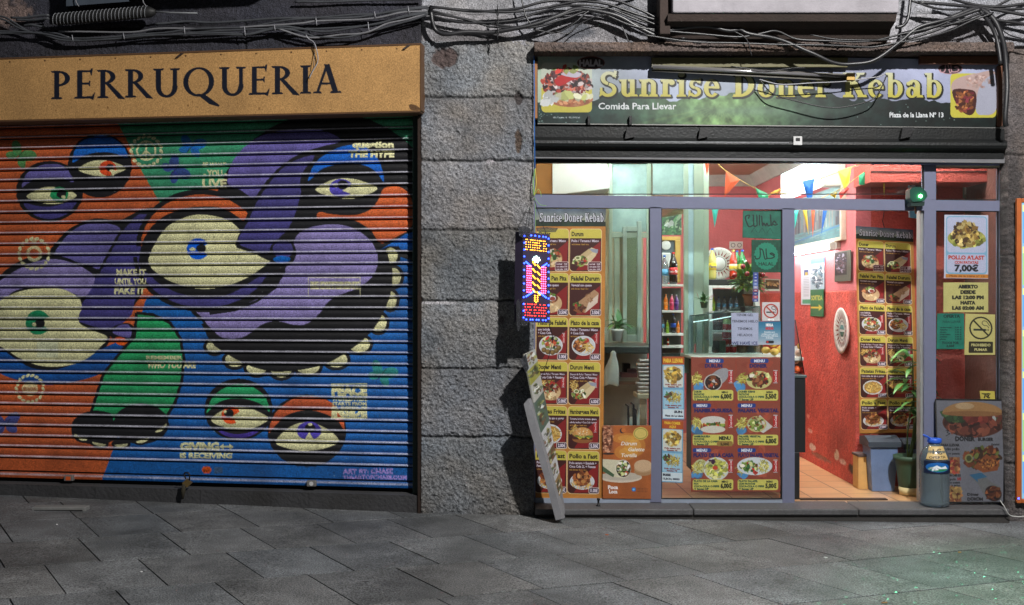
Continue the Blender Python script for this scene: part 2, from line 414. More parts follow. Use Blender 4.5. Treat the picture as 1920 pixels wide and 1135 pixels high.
CAPS = {
 'P': (.60, [st(.16, 0, .16, 1, .13), sf(.16, 0, .32), sf(.12, 1, .24, -1), ring(.20, .73, .34, .27, .13, .05, -95, 90)]),
 'E': (.60, [st(.16, 0, .16, 1, .13), sf(.12, 0, .24), hb(.1, .50, .975, .05), hb(.16, .44, .53, .05), hb(.1, .54, .03, .06),
             [(.50, 1.06), (.53, 1.06), (.50, .82), (.46, .95)], [(.44, .62), (.46, .62), (.45, .43), (.42, .5)], [(.50, .03), (.60, .2), (.55, -.05), (.45, 0)]]),
 'R': (.74, [st(.16, 0, .16, 1, .13), sf(.16, 0, .32), sf(.12, 1, .24, -1), ring(.20, .75, .32, .25, .13, .05, -90, 90), [(.24, .52), (.37, .5), (.80, -.06), (.62, -.03)]]),
 'U': (.80, [st(.16, .35, .16, 1, .13), st(.64, .30, .64, 1, .10), sf(.16, 1, .30, -1), sf(.64, 1, .28, -1), ring(.40, .34, .305, .37, .13, .07, 180, 365)]),
 'Q': (.98, [ring(.46, .50, .44, .52, .13, .05), [(.42, .06), (.62, .05), (1.06, -.36), (1.04, -.40), (.78, -.30)]]),
 'I': (.34, [st(.17, 0, .17, 1, .13), sf(.17, 0, .32), sf(.17, 1, .30, -1)]),
 'A': (.74, [st(.10, 0, .38, 1, .06), st(.64, 0, .38, 1.03, .14), hb(.2, .52, .34, .05), sf(.10, 0, .24), sf(.64, 0, .32)]),
}
xh = .70
SLAB = {
 'S': (.62, [ring(.33, .74, .29, .28, .15, .13, 20, 262), ring(.29, .27, .30, .29, .15, .13, -160, 82), [(.06, .30), (.0, .0), (.1, .16)], [(.50, 1.06), (.60, 1.04), (.56, .74), (.47, .84)], [(.02, .36), (.10, .36), (.12, .08), (0, -.02)]]),
 'u': (.64, [st(.17, .2, .17, xh, .17), st(.46, 0, .46, xh, .17), sf(.14, xh, .28, -1, .09), sf(.42, xh, .25, -1, .09), sf(.52, 0, .28, 1, .09), ring(.30, .2, .215, .22, .17, .12, 180, 340)]),
 'n': (.68, [st(.17, 0, .17, xh, .17), st(.50, 0, .50, .5, .17), sf(.14, xh, .28, -1, .09), sf(.17, 0, .34, 1, .09), sf(.50, 0, .32, 1, .09), ring(.34, .48, .245, .24, .17, .12, 0, 140)]),
 'r': (.50, [st(.17, 0, .17, xh, .17), sf(.14, xh, .28, -1, .09), sf(.19, 0, .38, 1, .09), ring(.34, .46, .20, .26, .13, .14, 40, 160), ring(.40, .57, .10, .10, .1, .1)]),
 'i': (.36, [st(.18, 0, .18, xh, .17), sf(.15, xh, .28, -1, .09), sf(.18, 0, .34, 1, .09), ring(.18, .90, .115, .11, .115, .11)]),
 's': (.48, [ring(.25, .52, .21, .20, .13, .10, 20, 265), ring(.23, .20, .22, .21, .13, .10, -160, 85), [(.38, .76), (.45, .74), (.42, .52), (.34, .58)], [(.02, .26), (.08, .26), (.1, .06), (.0, -.03)]]),
 'e': (.56, [ring(.28, .35, .27, .37, .16, .10, 0, 320), hb(.14, .54, .38, .09)]),
 'D': (.80, [st(.20, 0, .20, 1, .20), sf(.16, 0, .32, 1, .10), sf(.16, 1, .32, -1, .10), ring(.26, .5, .48, .5, .20, .11, -90, 90)]),
 'o': (.60, [ring(.30, .35, .29, .37, .17, .09)]),
 'K': (.82, [st(.20, 0, .20, 1, .20), sf(.20, 0, .38, 1, .10), sf(.20, 1, .38, -1, .10), st(.28, .42, .62, 1, .10), st(.66, 0, .40, .62, .20), sf(.62, 1, .30, -1, .09), sf(.68, 0, .34, 1, .10)]),
 'b': (.64, [st(.17, 0, .17, 1, .17), sf(.12, 1, .24, -1, .09), ring(.32, .35, .28, .37, .17, .09, -150, 150)]),
 'a': (.60, [ring(.22, .21, .20, .23, .14, .09), st(.42, .05, .42, .5, .17), ring(.28, .47, .225, .25, .17, .10, 0, 165), sf(.50, 0, .24, 1, .09), ring(.11, .56, .08, .08, .08, .08)]),
 ' ': (.34, []),
}
def glyph_word(cv, word, font, x0, x1, base, H, col, base2=None, rise=0.0, al=1.0, gap=.05, grow=0.0):
    """letters of a word spread from x0 to x1 in sheet units; base line may slope to base2"""
    tot = sum(font[c][0]+gap for c in word)-gap; k = (x1-x0)/tot; x = 0
    base2 = base if base2 is None else base2
    for c in word:
        adv, ps = font[c]
        for p in ps:
            q = []
            for (a, b) in p:
                X = x0+(x+a)*k; t = (X-x0)/(x1-x0); q.append((X, base+(base2-base)*t-b*H))
            if grow: cv.line(q, grow, col, al, closed=True)
            cv.poly(q, col, al)
        x += adv+gap

# ---------------------------------------------------------------- mural on the roller shutter (sheet units are photograph pixels)
BLK = (20, 20, 23); ORG = (172, 84, 46); GRN = (52, 130, 96); BLU = (22, 84, 150); DPU = (60, 56, 112); MPU = (92, 86, 144); LPU = (126, 116, 166); CRM = (196, 194, 150)
def mural():
    c = Cv(-190, 205, 800, 915, ORG, 2.0)
    def eye(cx, cy, w, h, top, iris, ix, iy, ir, pr, dx=0):
        c.smooth([(cx-w, cy+2), (cx-w*.5, cy-h*.8), (cx, cy-h), (cx+w*.5, cy-h*.75), (cx+w, cy), (cx+w*.5, cy+h*.8), (cx, cy+h), (cx-w*.5, cy+h*.8)], CRM)
    # ground colours
    c.poly([(205, 200), (790, 200), (790, 330), (560, 340), (430, 352), (360, 356), (300, 380), (262, 313), (238, 262)], GRN)
    c.poly([(188, 920), (196, 888), (213, 842), (240, 760), (262, 600), (275, 560), (330, 540), (560, 540), (690, 460), (800, 425), (800, 920)], BLU)
    c.poly([(-200, 640), (0, 640), (40, 700), (-200, 700)], (28, 80, 150))
    c.ell(617, 432, 221, 221, BLK)
    c.poly([(395, 500), (617, 432), (800, 500), (800, 700), (395, 700)], BLU)
    # left pair of eyes
    c.ell(188, 311, 60, 60, BLK)
    c.smooth([(137, 305), (145, 275), (170, 258), (205, 256), (232, 275), (240, 297), (215, 288), (188, 286), (160, 292)], (22, 90, 172))
    eye(192, 316, 45, 15, 0, 0, 0, 0, 0, 0); c.ell(203, 316, 16, 14, (196, 70, 34)); c.ell(207, 315, 8, 7, BLK); c.poly([(207, 316), (222, 322), (212, 332)], CRM); c.ell(209, 320, 3, 3, CRM)
    c.ell(94, 359, 63, 57, BLK)
    c.smooth([(42, 352), (52, 325), (80, 310), (112, 309), (130, 322), (138, 342), (115, 334), (88, 334), (62, 338)], MPU)
    c.ell(94, 362, 54, 49, DPU, a0=18, a1=162)
    c.smooth([(40, 372), (60, 345), (95, 338), (140, 345), (152, 362), (130, 378), (95, 388), (60, 384)], BLK)
    eye(98, 367, 47, 16, 0, 0, 0, 0, 0, 0); c.ell(112, 365, 17, 14, (30, 130, 80)); c.ell(116, 364, 9, 8, BLK); c.ell(120, 370, 4, 3.5, CRM)
    # purple arm and lid on the left
    c.smooth([(95, 485), (112, 448), (140, 424), (180, 410), (225, 413), (262, 395), (290, 390), (300, 400), (280, 430), (272, 480), (275, 520), (262, 560), (225, 600), (200, 600), (150, 560)], BLK, n=4)
    c.smooth([(102, 480), (124, 445), (152, 424), (185, 418), (226, 428), (213, 458), (200, 489), (186, 505), (160, 495), (125, 490)], MPU)
    c.ell(90, 600, 122, 122, BLK)
    c.poly([(262, 402), (284, 402), (272, 425), (266, 455), (264, 480), (270, 505), (258, 545), (248, 590), (225, 612), (205, 622), (148, 603), (152, 575), (163, 557), (182, 517), (204, 477), (228, 433), (247, 412)], DPU)
    c.line([(247, 412), (228, 433), (204, 477), (184, 515)], 5, BLK)
    c.smooth([(-40, 590), (-20, 545), (30, 508), (72, 490), (112, 487), (152, 500), (178, 520), (170, 545), (156, 556), (120, 545), (80, 540), (30, 545), (-10, 580)], LPU)
    c.smooth([(-40, 660), (0, 655), (60, 690), (120, 690), (190, 655), (232, 640), (225, 668), (190, 700), (140, 716), (90, 722), (40, 715), (-20, 690)], (22, 74, 140))
    c.smooth([(-24, 610), (-10, 575), (10, 558), (45, 545), (82, 541), (120, 543), (147, 558), (154, 575), (148, 603), (175, 620), (202, 632), (188, 652), (165, 672), (135, 684), (95, 688), (55, 680), (18, 660), (-10, 640)], CRM)
    c.ell(72, 605, 23, 23, (24, 122, 80)); c.poly([(72, 605), (102, 590), (102, 624)], CRM); c.ell(75, 607, 10, 8, BLK); c.ell(65, 609, 4, 4, CRM)
    c.smooth([(206, 625), (215, 612), (240, 606), (256, 618), (255, 640), (235, 650), (216, 640)], BLK); c.smooth([(211, 622), (225, 610), (243, 610), (246, 632), (225, 630)], MPU)
    c.smooth([(214, 636), (228, 632), (246, 644), (232, 648), (220, 645)], (196, 84, 30))
    # green body
    g = [(259, 590), (287, 593), (318, 608), (336, 635), (343, 672), (339, 713), (327, 753), (306, 788), (178, 790), (176, 768), (185, 740), (197, 703), (231, 660), (256, 632)]
    c.line(g, 11, BLK, closed=True); c.poly(g, (36, 138, 84))
    # large snout, lower lid, cheek
    body = [(560, 470), (575, 432), (630, 418), (668, 426), (700, 448), (716, 480), (716, 520), (735, 540), (725, 582), (697, 622), (650, 657), (600, 682), (528, 692), (478, 686), (436, 668), (404, 640), (384, 606), (352, 566), (420, 560), (520, 520)]
    TEETH = ((733, 480, 13, 15), (739, 520, 13, 17), (732, 563, 12, 17), (710, 606, 15, 17), (674, 646, 20, 15), (631, 675, 21, 14), (578, 688, 22, 14), (528, 695, 19, 13), (482, 690, 19, 13), (441, 675, 18, 13), (403, 650, 15, 12))
    for tx, ty, rx, ry in TEETH:
        c.ell(tx, ty, rx+6, ry+6, BLK)
    for tx, ty, rx, ry in TEETH:
        c.ell(tx, ty, rx, ry, CRM)
    c.smooth([(560, 440), (628, 415), (700, 440), (724, 470), (731, 500), (729, 545), (714, 585), (690, 622), (650, 655), (600, 681), (528, 692), (478, 684), (436, 664), (402, 640), (384, 608), (360, 575), (450, 540)], BLK, n=5)
    c.line(spline([(731, 500), (729, 545), (714, 585), (690, 622), (650, 655), (600, 681), (528, 692), (478, 684), (436, 664), (402, 640), (384, 608)], 5), 10, BLK)
    c.smooth([(546, 470), (556, 444), (574, 430), (600, 423), (630, 421), (662, 428), (692, 448), (707, 474), (708, 498), (696, 522), (668, 542), (630, 556), (612, 571), (598, 590), (574, 608), (551, 609), (517, 602), (492, 609), (472, 623), (452, 634), (420, 634), (400, 620), (380, 597), (366, 578), (400, 584), (442, 578), (480, 562), (515, 540), (532, 515)], LPU, n=5)
    # centre eye
    c.ell(385, 482, 134, 104, BLK, a0=0, a1=180); c.ell(384, 480, 126, 97, DPU, a0=0, a1=180)
    c.line([(395, 588), (440, 582), (482, 565), (516, 540), (534, 508)], 5, BLK)
    c.ell(378, 462, 122, 107, BLK, a0=180, a1=360); c.ell(378, 462, 113, 97, (178, 86, 44), a0=180, a1=360)
    c.smooth([(262, 500), (268, 455), (292, 418), (330, 396), (375, 388), (420, 392), (462, 420), (520, 480), (520, 500), (485, 520), (430, 552), (370, 558), (312, 540), (280, 515)], BLK)
    c.smooth([(279, 490), (290, 460), (310, 430), (335, 413), (370, 403), (410, 407), (436, 418), (452, 436), (448, 460), (480, 473), (508, 486), (486, 507), (460, 523), (430, 535), (390, 542), (350, 538), (315, 525), (290, 508)], CRM)
    c.ell(372, 467, 21, 20, (8, 84, 190)); c.poly([(374, 466), (402, 452), (402, 486)], CRM); c.ell(378, 466, 9, 8, BLK); c.ell(362, 468, 6, 3.5, CRM)
    # trunk and curl
    c.smooth([(428, 330), (436, 305), (455, 280), (485, 258), (520, 247), (575, 241), (612, 247), (640, 264), (605, 275), (572, 285), (548, 297), (522, 318), (503, 338), (489, 358), (477, 373), (452, 357), (430, 348)], (94, 86, 150))
    c.poly([(600, 282), (548, 297), (520, 318), (500, 340), (478, 372), (460, 412), (441, 460), (502, 486), (530, 460), (560, 430), (566, 396), (576, 353), (580, 322), (596, 296)], BLK)
    c.smooth([(590, 292), (550, 303), (523, 323), (506, 344), (484, 376), (466, 415), (448, 457), (500, 476), (516, 455), (540, 430), (548, 415), (556, 396), (567, 353), (573, 322)], DPU, n=4)
    c.ell(531, 474, 25, 27, BLK); c.ell(531, 468, 19, 17, DPU); c.smooth([(513, 486), (526, 480), (545, 484), (538, 493), (520, 493)], (10, 90, 170))
    c.line([(446, 462), (480, 474), (505, 486), (515, 480)], 6, BLK)
    # right eye
    c.ell(645, 345, 82, 61, BLK)
    c.smooth([(578, 340), (591, 307), (614, 288), (643, 275), (677, 273), (704, 291), (717, 318), (720, 342), (708, 326), (688, 312), (653, 306), (618, 312), (598, 322)], (20, 88, 176))
    eye(650, 354, 58, 19, 0, 0, 0, 0, 0, 0); c.ell(640, 353, 22, 17, (74, 66, 160)); c.ell(643, 347, 10, 9, BLK); c.ell(630, 348, 5, 4, CRM); c.poly([(642, 358), (662, 346), (664, 366)], CRM)
    c.smooth([(721, 353), (750, 351), (772, 372), (774, 421), (745, 444), (714, 456), (696, 433), (668, 415), (634, 408), (597, 411), (599, 398), (622, 402), (662, 404), (690, 396), (708, 378)], (180, 86, 44), n=4)
    c.poly([(712, 470), (740, 452), (760, 440), (790, 430), (790, 470), (752, 470), (748, 462), (728, 462)], (20, 88, 168))
    # feet
    c.ell(182, 802, 48, 32, BLK); c.ell(265, 795, 52, 38, BLK); c.poly([(205, 765), (222, 765), (214, 790)], (36, 138, 84))
    for tx, ty, ro in ((152, 818, 25), (187, 830, 10), (228, 832, -5), (268, 823, -18), (302, 802, -35)):
        c.ell(tx, ty, 18, 11, BLK, rot=ro)
    for tx, ty, ro in ((152, 819, 25), (187, 831, 10), (228, 833, -5), (268, 824, -18), (302, 802, -35)):
        c.ell(tx, ty, 13, 6, CRM, rot=ro, a0=0, a1=180)
    # lower eyes
    c.ell(448, 768, 64, 58, BLK); c.smooth([(388, 775), (402, 742), (435, 722), (465, 722), (496, 742), (506, 772), (488, 757), (460, 748), (430, 748), (405, 758)], (38, 146, 92))
    c.ell(448, 772, 56, 50, (66, 50, 140), a0=20, a1=160); c.smooth([(392, 790), (400, 770), (440, 755), (490, 768), (508, 784), (490, 802), (450, 814), (412, 806)], BLK)
    eye(450, 785, 54, 22, 0, 0, 0, 0, 0, 0); c.ell(434, 779, 18, 16, (206, 76, 30)); c.poly([(434, 782), (456, 768), (452, 800)], CRM); c.ell(430, 775, 9, 8, BLK); c.ell(423, 772, 3, 3, CRM)
    c.ell(576, 808, 74, 68, BLK); c.smooth([(504, 812), (516, 776), (548, 749), (585, 743), (622, 755), (642, 780), (646, 806), (634, 790), (610, 776), (575, 769), (540, 778), (520, 795)], (176, 82, 48))
    c.smooth([(517, 828), (545, 800), (577, 792), (610, 802), (636, 826), (612, 840), (573, 846), (538, 840)], CRM); c.ell(580, 808, 23, 17, (72, 60, 160)); c.ell(582, 803, 10, 9, BLK); c.poly([(580, 810), (570, 828), (592, 828)], CRM); c.ell(582, 796, 4, 3, CRM)
    # stencils
    def wreath(x, y, r):
        for k in range(18):
            a = k*6.283/18; c.ell(x+r*math.cos(a), y+r*math.sin(a), r*.17, r*.11, CRM, rot=math.degrees(a)+60)
    wreath(275, 284, 28); c.ell(275, 283, 19, 19, CRM); c.ell(275, 283, 15.5, 15.5, GRN); c.line([(275, 265), (275, 301)], 3.5, CRM); c.line([(275, 283), (263, 295)], 3.5, CRM); c.line([(275, 283), (287, 295)], 3.5, CRM)
    wreath(65, 476, 28); c.text('BE', 65, 456, 7, CRM, 'c', .03); c.ell(65, 476, 15, 15, CRM, .85); c.ell(65, 476, 9, 9, ORG)
    wreath(57, 729, 25); c.ell(57, 729, 15, 14, CRM, .8); c.text('BE NOW', 57, 733, 7, (150, 70, 40), 'c', .03, width=24)
    T = lambda b, x, y, s, w, bold=.05: c.text(b, x, y, s, CRM, 'l', bold, width=w)
    T('BE WHAT', 381, 313, 8, 44); T('- YOU -', 382, 331, 12, 44); T('LIVE', 380, 352, 16, 46)
    T('question', 661, 277, 12, 78, .06); T('THE HYPE', 654, 295, 12, 86, .06)
    T('MAKE IT', 219, 517, 12, 56); T('UNTIL YOU', 216, 533, 11, 59); T('FAKE IT', 215, 551, 13, 58)
    c.line([(579, 521), (676, 521), (676, 557), (579, 557)], 1.5, CRM, .8, closed=True); c.rect(582, 528, 675, 543, CRM, .55); T('BE DIFFERENT', 582, 541, 13, 92)
    T('REMEMBER', 275, 674, 7, 68); T('WHO YOU ARE', 276, 690, 12, 92)
    c.rect(621, 719, 689, 721.5, CRM); c.rect(621, 782, 689, 785, CRM); T('PEACE', 622, 741, 18, 67, .08); T('WORLDWIDE', 622, 752, 8, 67); T('STARTS FROM', 623, 760, 6, 65); T('INSIDE', 622, 780, 17, 67, .08)
    T('GIVING', 338, 844, 14, 74, .07); c.line([(416, 838), (436, 838)], 3.5, CRM); c.poly([(412, 838), (420, 832), (420, 844)], CRM); c.poly([(439, 838), (431, 832), (431, 844)], CRM); T('IS RECEIVING', 338, 859, 10, 98, .06)
    c.text('ART BY: CHASE', 643, 888, 9, (150, 130, 196), 'l', .05, width=94); c.text('THEARTOFCHASE.COM', 643, 899, 8, (150, 130, 196), 'l', .05, width=120)
    def fly(x, y, s, col, ro):
        for dx, dy, rx, ry, a in ((-8, -6, 10, 6, 50), (9, -5, 11, 7, -30), (-9, 5, 7, 5, -20), (6, 6, 8, 5, 40)):
            q = R(ro); c.ell(x+s*(dx*math.cos(q)-dy*math.sin(q)), y+s*(dx*math.sin(q)+dy*math.cos(q)), rx*s, ry*s, col, .8, rot=a+ro)
        c.line([(x-6*s, y+7*s), (x+6*s, y-7*s)], 1.6, BLK, .6)
    fly(38, 292, 1.5, (50, 130, 76), 30); fly(360, 276, 1.4, (20, 84, 168), 10); fly(328, 320, 1.5, (44, 52, 130), 50); fly(716, 702, 1.5, (40, 130, 110), 20); fly(12, 796, 1.5, (40, 70, 150), -10)
    # worn places and stickers
    for k in range(90):
        x = random.Random(k).uniform(0, 770); y = random.Random(k+900).uniform(260, 900); c.ell(x, y, random.Random(k+5).uniform(.4, 1.6), .6, (190, 190, 190), .5)
    c.ell(388, 881, 9, 7, (206, 84, 26)); c.text('SOS', 388, 884, 5, (90, 30, 10), 'c', .03)
    c.rect(402, 876, 418, 887, (70, 80, 100), .7); c.rect(70, 640, 110, 670, (170, 190, 190), .25)
    c.noise(14, .10, 3); c.grain(.06); return c

def perruqueria_sign():
    c = Cv(-190, 80, 790, 222, (184, 142, 90), 2.0)
    glyph_word(c, 'PERRUQUERIA', CAPS, 96, 636, 186, 52, (22, 26, 40), base2=174, gap=.07, grow=1.3)
    for x in range(-180, 790, 66): c.ell(x, 112-x*.034+5, 1.6, 1.4, (60, 36, 20))
    for k in range(14):
        r = random.Random(k); c.ell(r.uniform(0, 780), r.uniform(180, 212), r.uniform(.5, 2), r.uniform(.6, 3), (110, 76, 40), .6)
    c.smooth([(768, 196), (780, 198), (788, 206), (770, 206)], (70, 50, 34), .8)
    c.noise(9, .07, 8); c.grain(.05); return c

# ---------------------------------------------------------------- food pictures
FRY = [(214, 168, 70), (228, 190, 96), (196, 144, 50), (238, 206, 120)]; MEAT = [(120, 66, 36), (150, 86, 48), (92, 46, 28), (176, 112, 66), (74, 36, 24)]
VEG = [(96, 130, 50), (140, 160, 70), (60, 96, 40), (190, 196, 130), (176, 40, 30), (220, 214, 196)]; CHK = [(148, 82, 36), (120, 60, 26), (178, 112, 52), (92, 44, 22), (196, 136, 70)]
BREAD = [(206, 172, 122), (186, 146, 92), (222, 194, 150)]
def fries(c, x, y, rx, ry, n=60, s=1.0, cols=FRY):
    for i in range(n):
        a = c.r.rand()*6.28; q = math.sqrt(c.r.rand()); px, py = x+rx*q*math.cos(a), y+ry*q*math.sin(a); t = c.r.rand()*3.14; l = (3.5+3*c.r.rand())*s
        k = .7+.4*c.r.rand(); col = tuple(min(255, v*k) for v in cols[c.r.randint(4)])
        c.line([(px-l*math.cos(t), py-l*math.sin(t)), (px+l*math.cos(t), py+l*math.sin(t))], 1.5*s, col)
def plate(c, x, y, rx, ry): c.ell(x, y, rx, ry, (216, 220, 224)); c.ell(x, y+.5, rx*.9, ry*.88, (176, 184, 196)); c.ell(x, y, rx*.86, ry*.82, (210, 212, 214))
def f_pita(c, x, y, s):
    c.ell(x, y+3*s, 19*s, 15*s, (170, 120, 70)); c.ell(x, y+5*s, 18*s, 13*s, (214, 180, 130)); c.blobs(70, x-1*s, y-3*s, 15*s, 9*s, 2.6*s, MEAT+VEG+[(170, 40, 30)]); c.blobs(26, x, y+11*s, 13*s, 4*s, 2.4*s, BREAD)
def f_wrap(c, x, y, s):
    c.poly([(x-8*s, y-2*s), (x+12*s, y-16*s), (x+24*s, y-12*s), (x+20*s, y-2*s), (x+6*s, y+14*s), (x-2*s, y+14*s)], (214, 194, 150)); c.poly([(x+8*s, y-14*s), (x+24*s, y-13*s), (x+23*s, y-6*s), (x+14*s, y-8*s)], (150, 156, 172))
    c.poly([(x-6*s, y-4*s), (x+8*s, y-14*s), (x+14*s, y-8*s), (x-1*s, y+4*s)], (196, 172, 124)); c.ell(x-8*s, y+7*s, 13*s, 9*s, (196, 176, 130)); c.blobs(60, x-8*s, y+7*s, 11*s, 7.5*s, 2.2*s, MEAT+VEG)
    c.ell(x-12*s, y+2*s, 5*s, 3.5*s, (226, 226, 180)); c.ell(x-12*s, y+2*s, 3.3*s, 2*s, (110, 120, 60))
def f_roll(c, x, y, s):
    c.poly([(x-14*s, y+4*s), (x+18*s, y-20*s), (x+26*s, y-14*s), (x+24*s, y+2*s), (x+2*s, y+20*s), (x-8*s, y+16*s)], (176, 136, 98)); c.poly([(x+2*s, y+20*s), (x+8*s, y+2*s), (x+25*s, y-12*s), (x+24*s, y+2*s)], (216, 196, 178))
    c.blobs(50, x-8*s, y+12*s, 9*s, 6*s, 2.2*s, MEAT); c.blobs(14, x-12*s, y+6*s, 7*s, 2*s, 2*s, VEG[:3]+[(190, 40, 30)]); c.blobs(20, x+8*s, y-6*s, 10*s, 8*s, 1.2*s, [(150, 106, 70)], .6)
def f_pita2(c, x, y, s):
    c.ell(x, y+4*s, 19*s, 16*s, (206, 170, 124)); c.ell(x-3*s, y-5*s, 15*s, 9*s, (120, 62, 34)); c.blobs(20, x-3*s, y-5*s, 13*s, 7*s, 2.4*s, MEAT); c.ell(x+1*s, y-5*s, 7*s, 5*s, (226, 226, 226)); c.ell(x+2*s, y-4*s, 5*s, 3.5*s, (150, 60, 50)); c.blobs(8, x-4*s, y-10*s, 10*s, 3*s, 2.2*s, VEG[:2]+[(200, 40, 30)]); c.blobs(20, x, y+10*s, 14*s, 6*s, 2*s, BREAD, .7)
def f_falafel(c, x, y, s):
    plate(c, x, y, 21*s, 17*s); c.blobs(50, x, y-5*s, 15*s, 9*s, 2.2*s, VEG+[(40, 30, 40)]); c.blobs(20, x, y-3*s, 8*s, 5*s, 2*s, [(226, 204, 150), (200, 80, 40)])
    for dx, dy in ((-12, 8), (-5, 11), (3, 12), (10, 9), (14, 4)): c.ell(x+dx*s, y+dy*s, 4.6*s, 4.4*s, (110, 84, 40)); c.ell(x+dx*s-1, y+dy*s-1, 2.6*s, 2.4*s, (142, 112, 60))
def f_plato(c, x, y, s):
    plate(c, x, y, 21*s, 17*s); c.blobs(70, x-7*s, y, 11*s, 10*s, 2.2*s, CHK); fries(c, x+8*s, y+4*s, 9*s, 8*s, 40, .8*s); c.ell(x+5*s, y-9*s, 5*s, 4*s, (190, 50, 30)); c.blobs(8, x-3*s, y-11*s, 7*s, 2*s, 1.6*s, VEG[:3])
def f_fries(c, x, y, s):
    plate(c, x, y, 21*s, 17*s); c.ell(x, y, 18*s, 14*s, (190, 140, 54)); fries(c, x, y, 15*s, 12*s, 110, 1.0*s)
def f_burger(c, x, y, s, top=(196, 140, 70)):
    c.ell(x, y+9*s, 20*s, 7*s, (150, 92, 44)); c.rect(x-19*s, y+2*s, x+19*s, y+9*s, (80, 40, 22)); c.poly([(x-20*s, y+2*s), (x+20*s, y+2*s), (x+12*s, y+8*s), (x+4*s, y+4*s), (x-6*s, y+9*s), (x-12*s, y+4*s)], (230, 190, 40)); c.blobs(26, x, y+3*s, 19*s, 2*s, 1.8*s, VEG[:3])
    c.ell(x, y+1*s, 20*s, 15*s, top, a0=180, a1=360); c.ell(x, y-4*s, 14*s, 8*s, tuple(min(255, v*1.18) for v in top), .6); c.blobs(50, x, y-5*s, 16*s, 7*s, .55*s, [(238, 220, 180)])
def f_chicken(c, x, y, s):
    plate(c, x, y+4*s, 22*s, 14*s); fries(c, x, y+9*s, 18*s, 6*s, 40, .8*s); c.ell(x-1*s, y, 15*s, 12*s, (140, 76, 34)); c.blobs(60, x-1*s, y-1*s, 14*s, 11*s, 2.6*s, CHK); c.ell(x-5*s, y-4*s, 4*s, 3*s, (214, 158, 96), .6); c.ell(x+6*s, y-3*s, 3*s, 3*s, (204, 146, 84), .6)
def coke(c, x, y, s):
    c.rrect(x-3.6*s, y-9*s, x+3.6*s, y+9*s, 1.4*s, (176, 24, 28)); c.rect(x-3*s, y-10*s, x+3*s, y-8.6*s, (190, 190, 196)); c.rect(x-3*s, y+8.6*s, x+3*s, y+9.8*s, (170, 170, 176)); c.text('Coca-Cola', x+1.8*s, y+8*s, 3.4*s, (240, 236, 236), 'l', .02, shear=.25, rot=-90, width=16*s)

HX = dict(hdr=(58, 72, 66))
def header_art(c, x0, y0, x1, y1):
    w, h = x1-x0, y1-y0
    f = fbm(c.h, c.w, 7, 4); j0, j1 = int((y0-c.y0)*c.ss), int((y1-c.y0)*c.ss); i0, i1 = int((x0-c.x0)*c.ss), int((x1-c.x0)*c.ss)
    v = np.linspace(0, 1, j1-j0)[:, None]; n = f[j0:j1, i0:i1]; sky_ = np.array([70, 84, 104])*(1-v[..., None])+np.array([190, 190, 150])*v[..., None]
    sky_ = sky_*(.8+.5*n[..., None]); land = np.array([26, 44, 30])*(.5+1.2*n[..., None]); m = (v+(n-.5)*.5 > .62)[..., None]
    c.a[j0:j1, i0:i1] = np.where(m, land, sky_)/255.
MENU = [('Doner', 'Durum'), ('Falafel Pan Pita', 'Falafel Durum'), ('Plato de Falafel', 'Plato de la casa'), ('Doner Menú', 'Durum Menú'), ('Patatas Fritas', 'Hamburguesa Menú'), ("Pollo a l'ast", "Pollo a l'ast")]
MSUB = [(('Pollo / Ternera / Mixto',), ('Pollo / Ternera / Mixto',)), (('Vegetal con queso',), ('Vegetal con queso',)), (('con bebida', '+ Coca Cola'), ('Pollo / Ternera / Mixto', '+ Coca Cola')),
        (('Doner de Pollo / Ternera / Mixto', '+ Coca Cola + Patatas'), ('Durum de Pollo / Ternera / Mixto', '+ Coca Cola + Patatas')), (('Con salsa de ajo o yogur',), ('Ternera, lechuga, tomate, queso,', 'cebolla, ketchup + Coca Cola + patatas')), (('Pollo entero +', 'Patatas'), ('Pollo entero + Ensalada +', 'Coca Cola 2L + Patatas'))]
MPR = [(None, None), ('3.50€', '3.50€'), ('5.00€', '6.00€'), ('5.00€', '6.00€'), ('2.00€', '5.50€'), ('7.00€', '11.00€')]
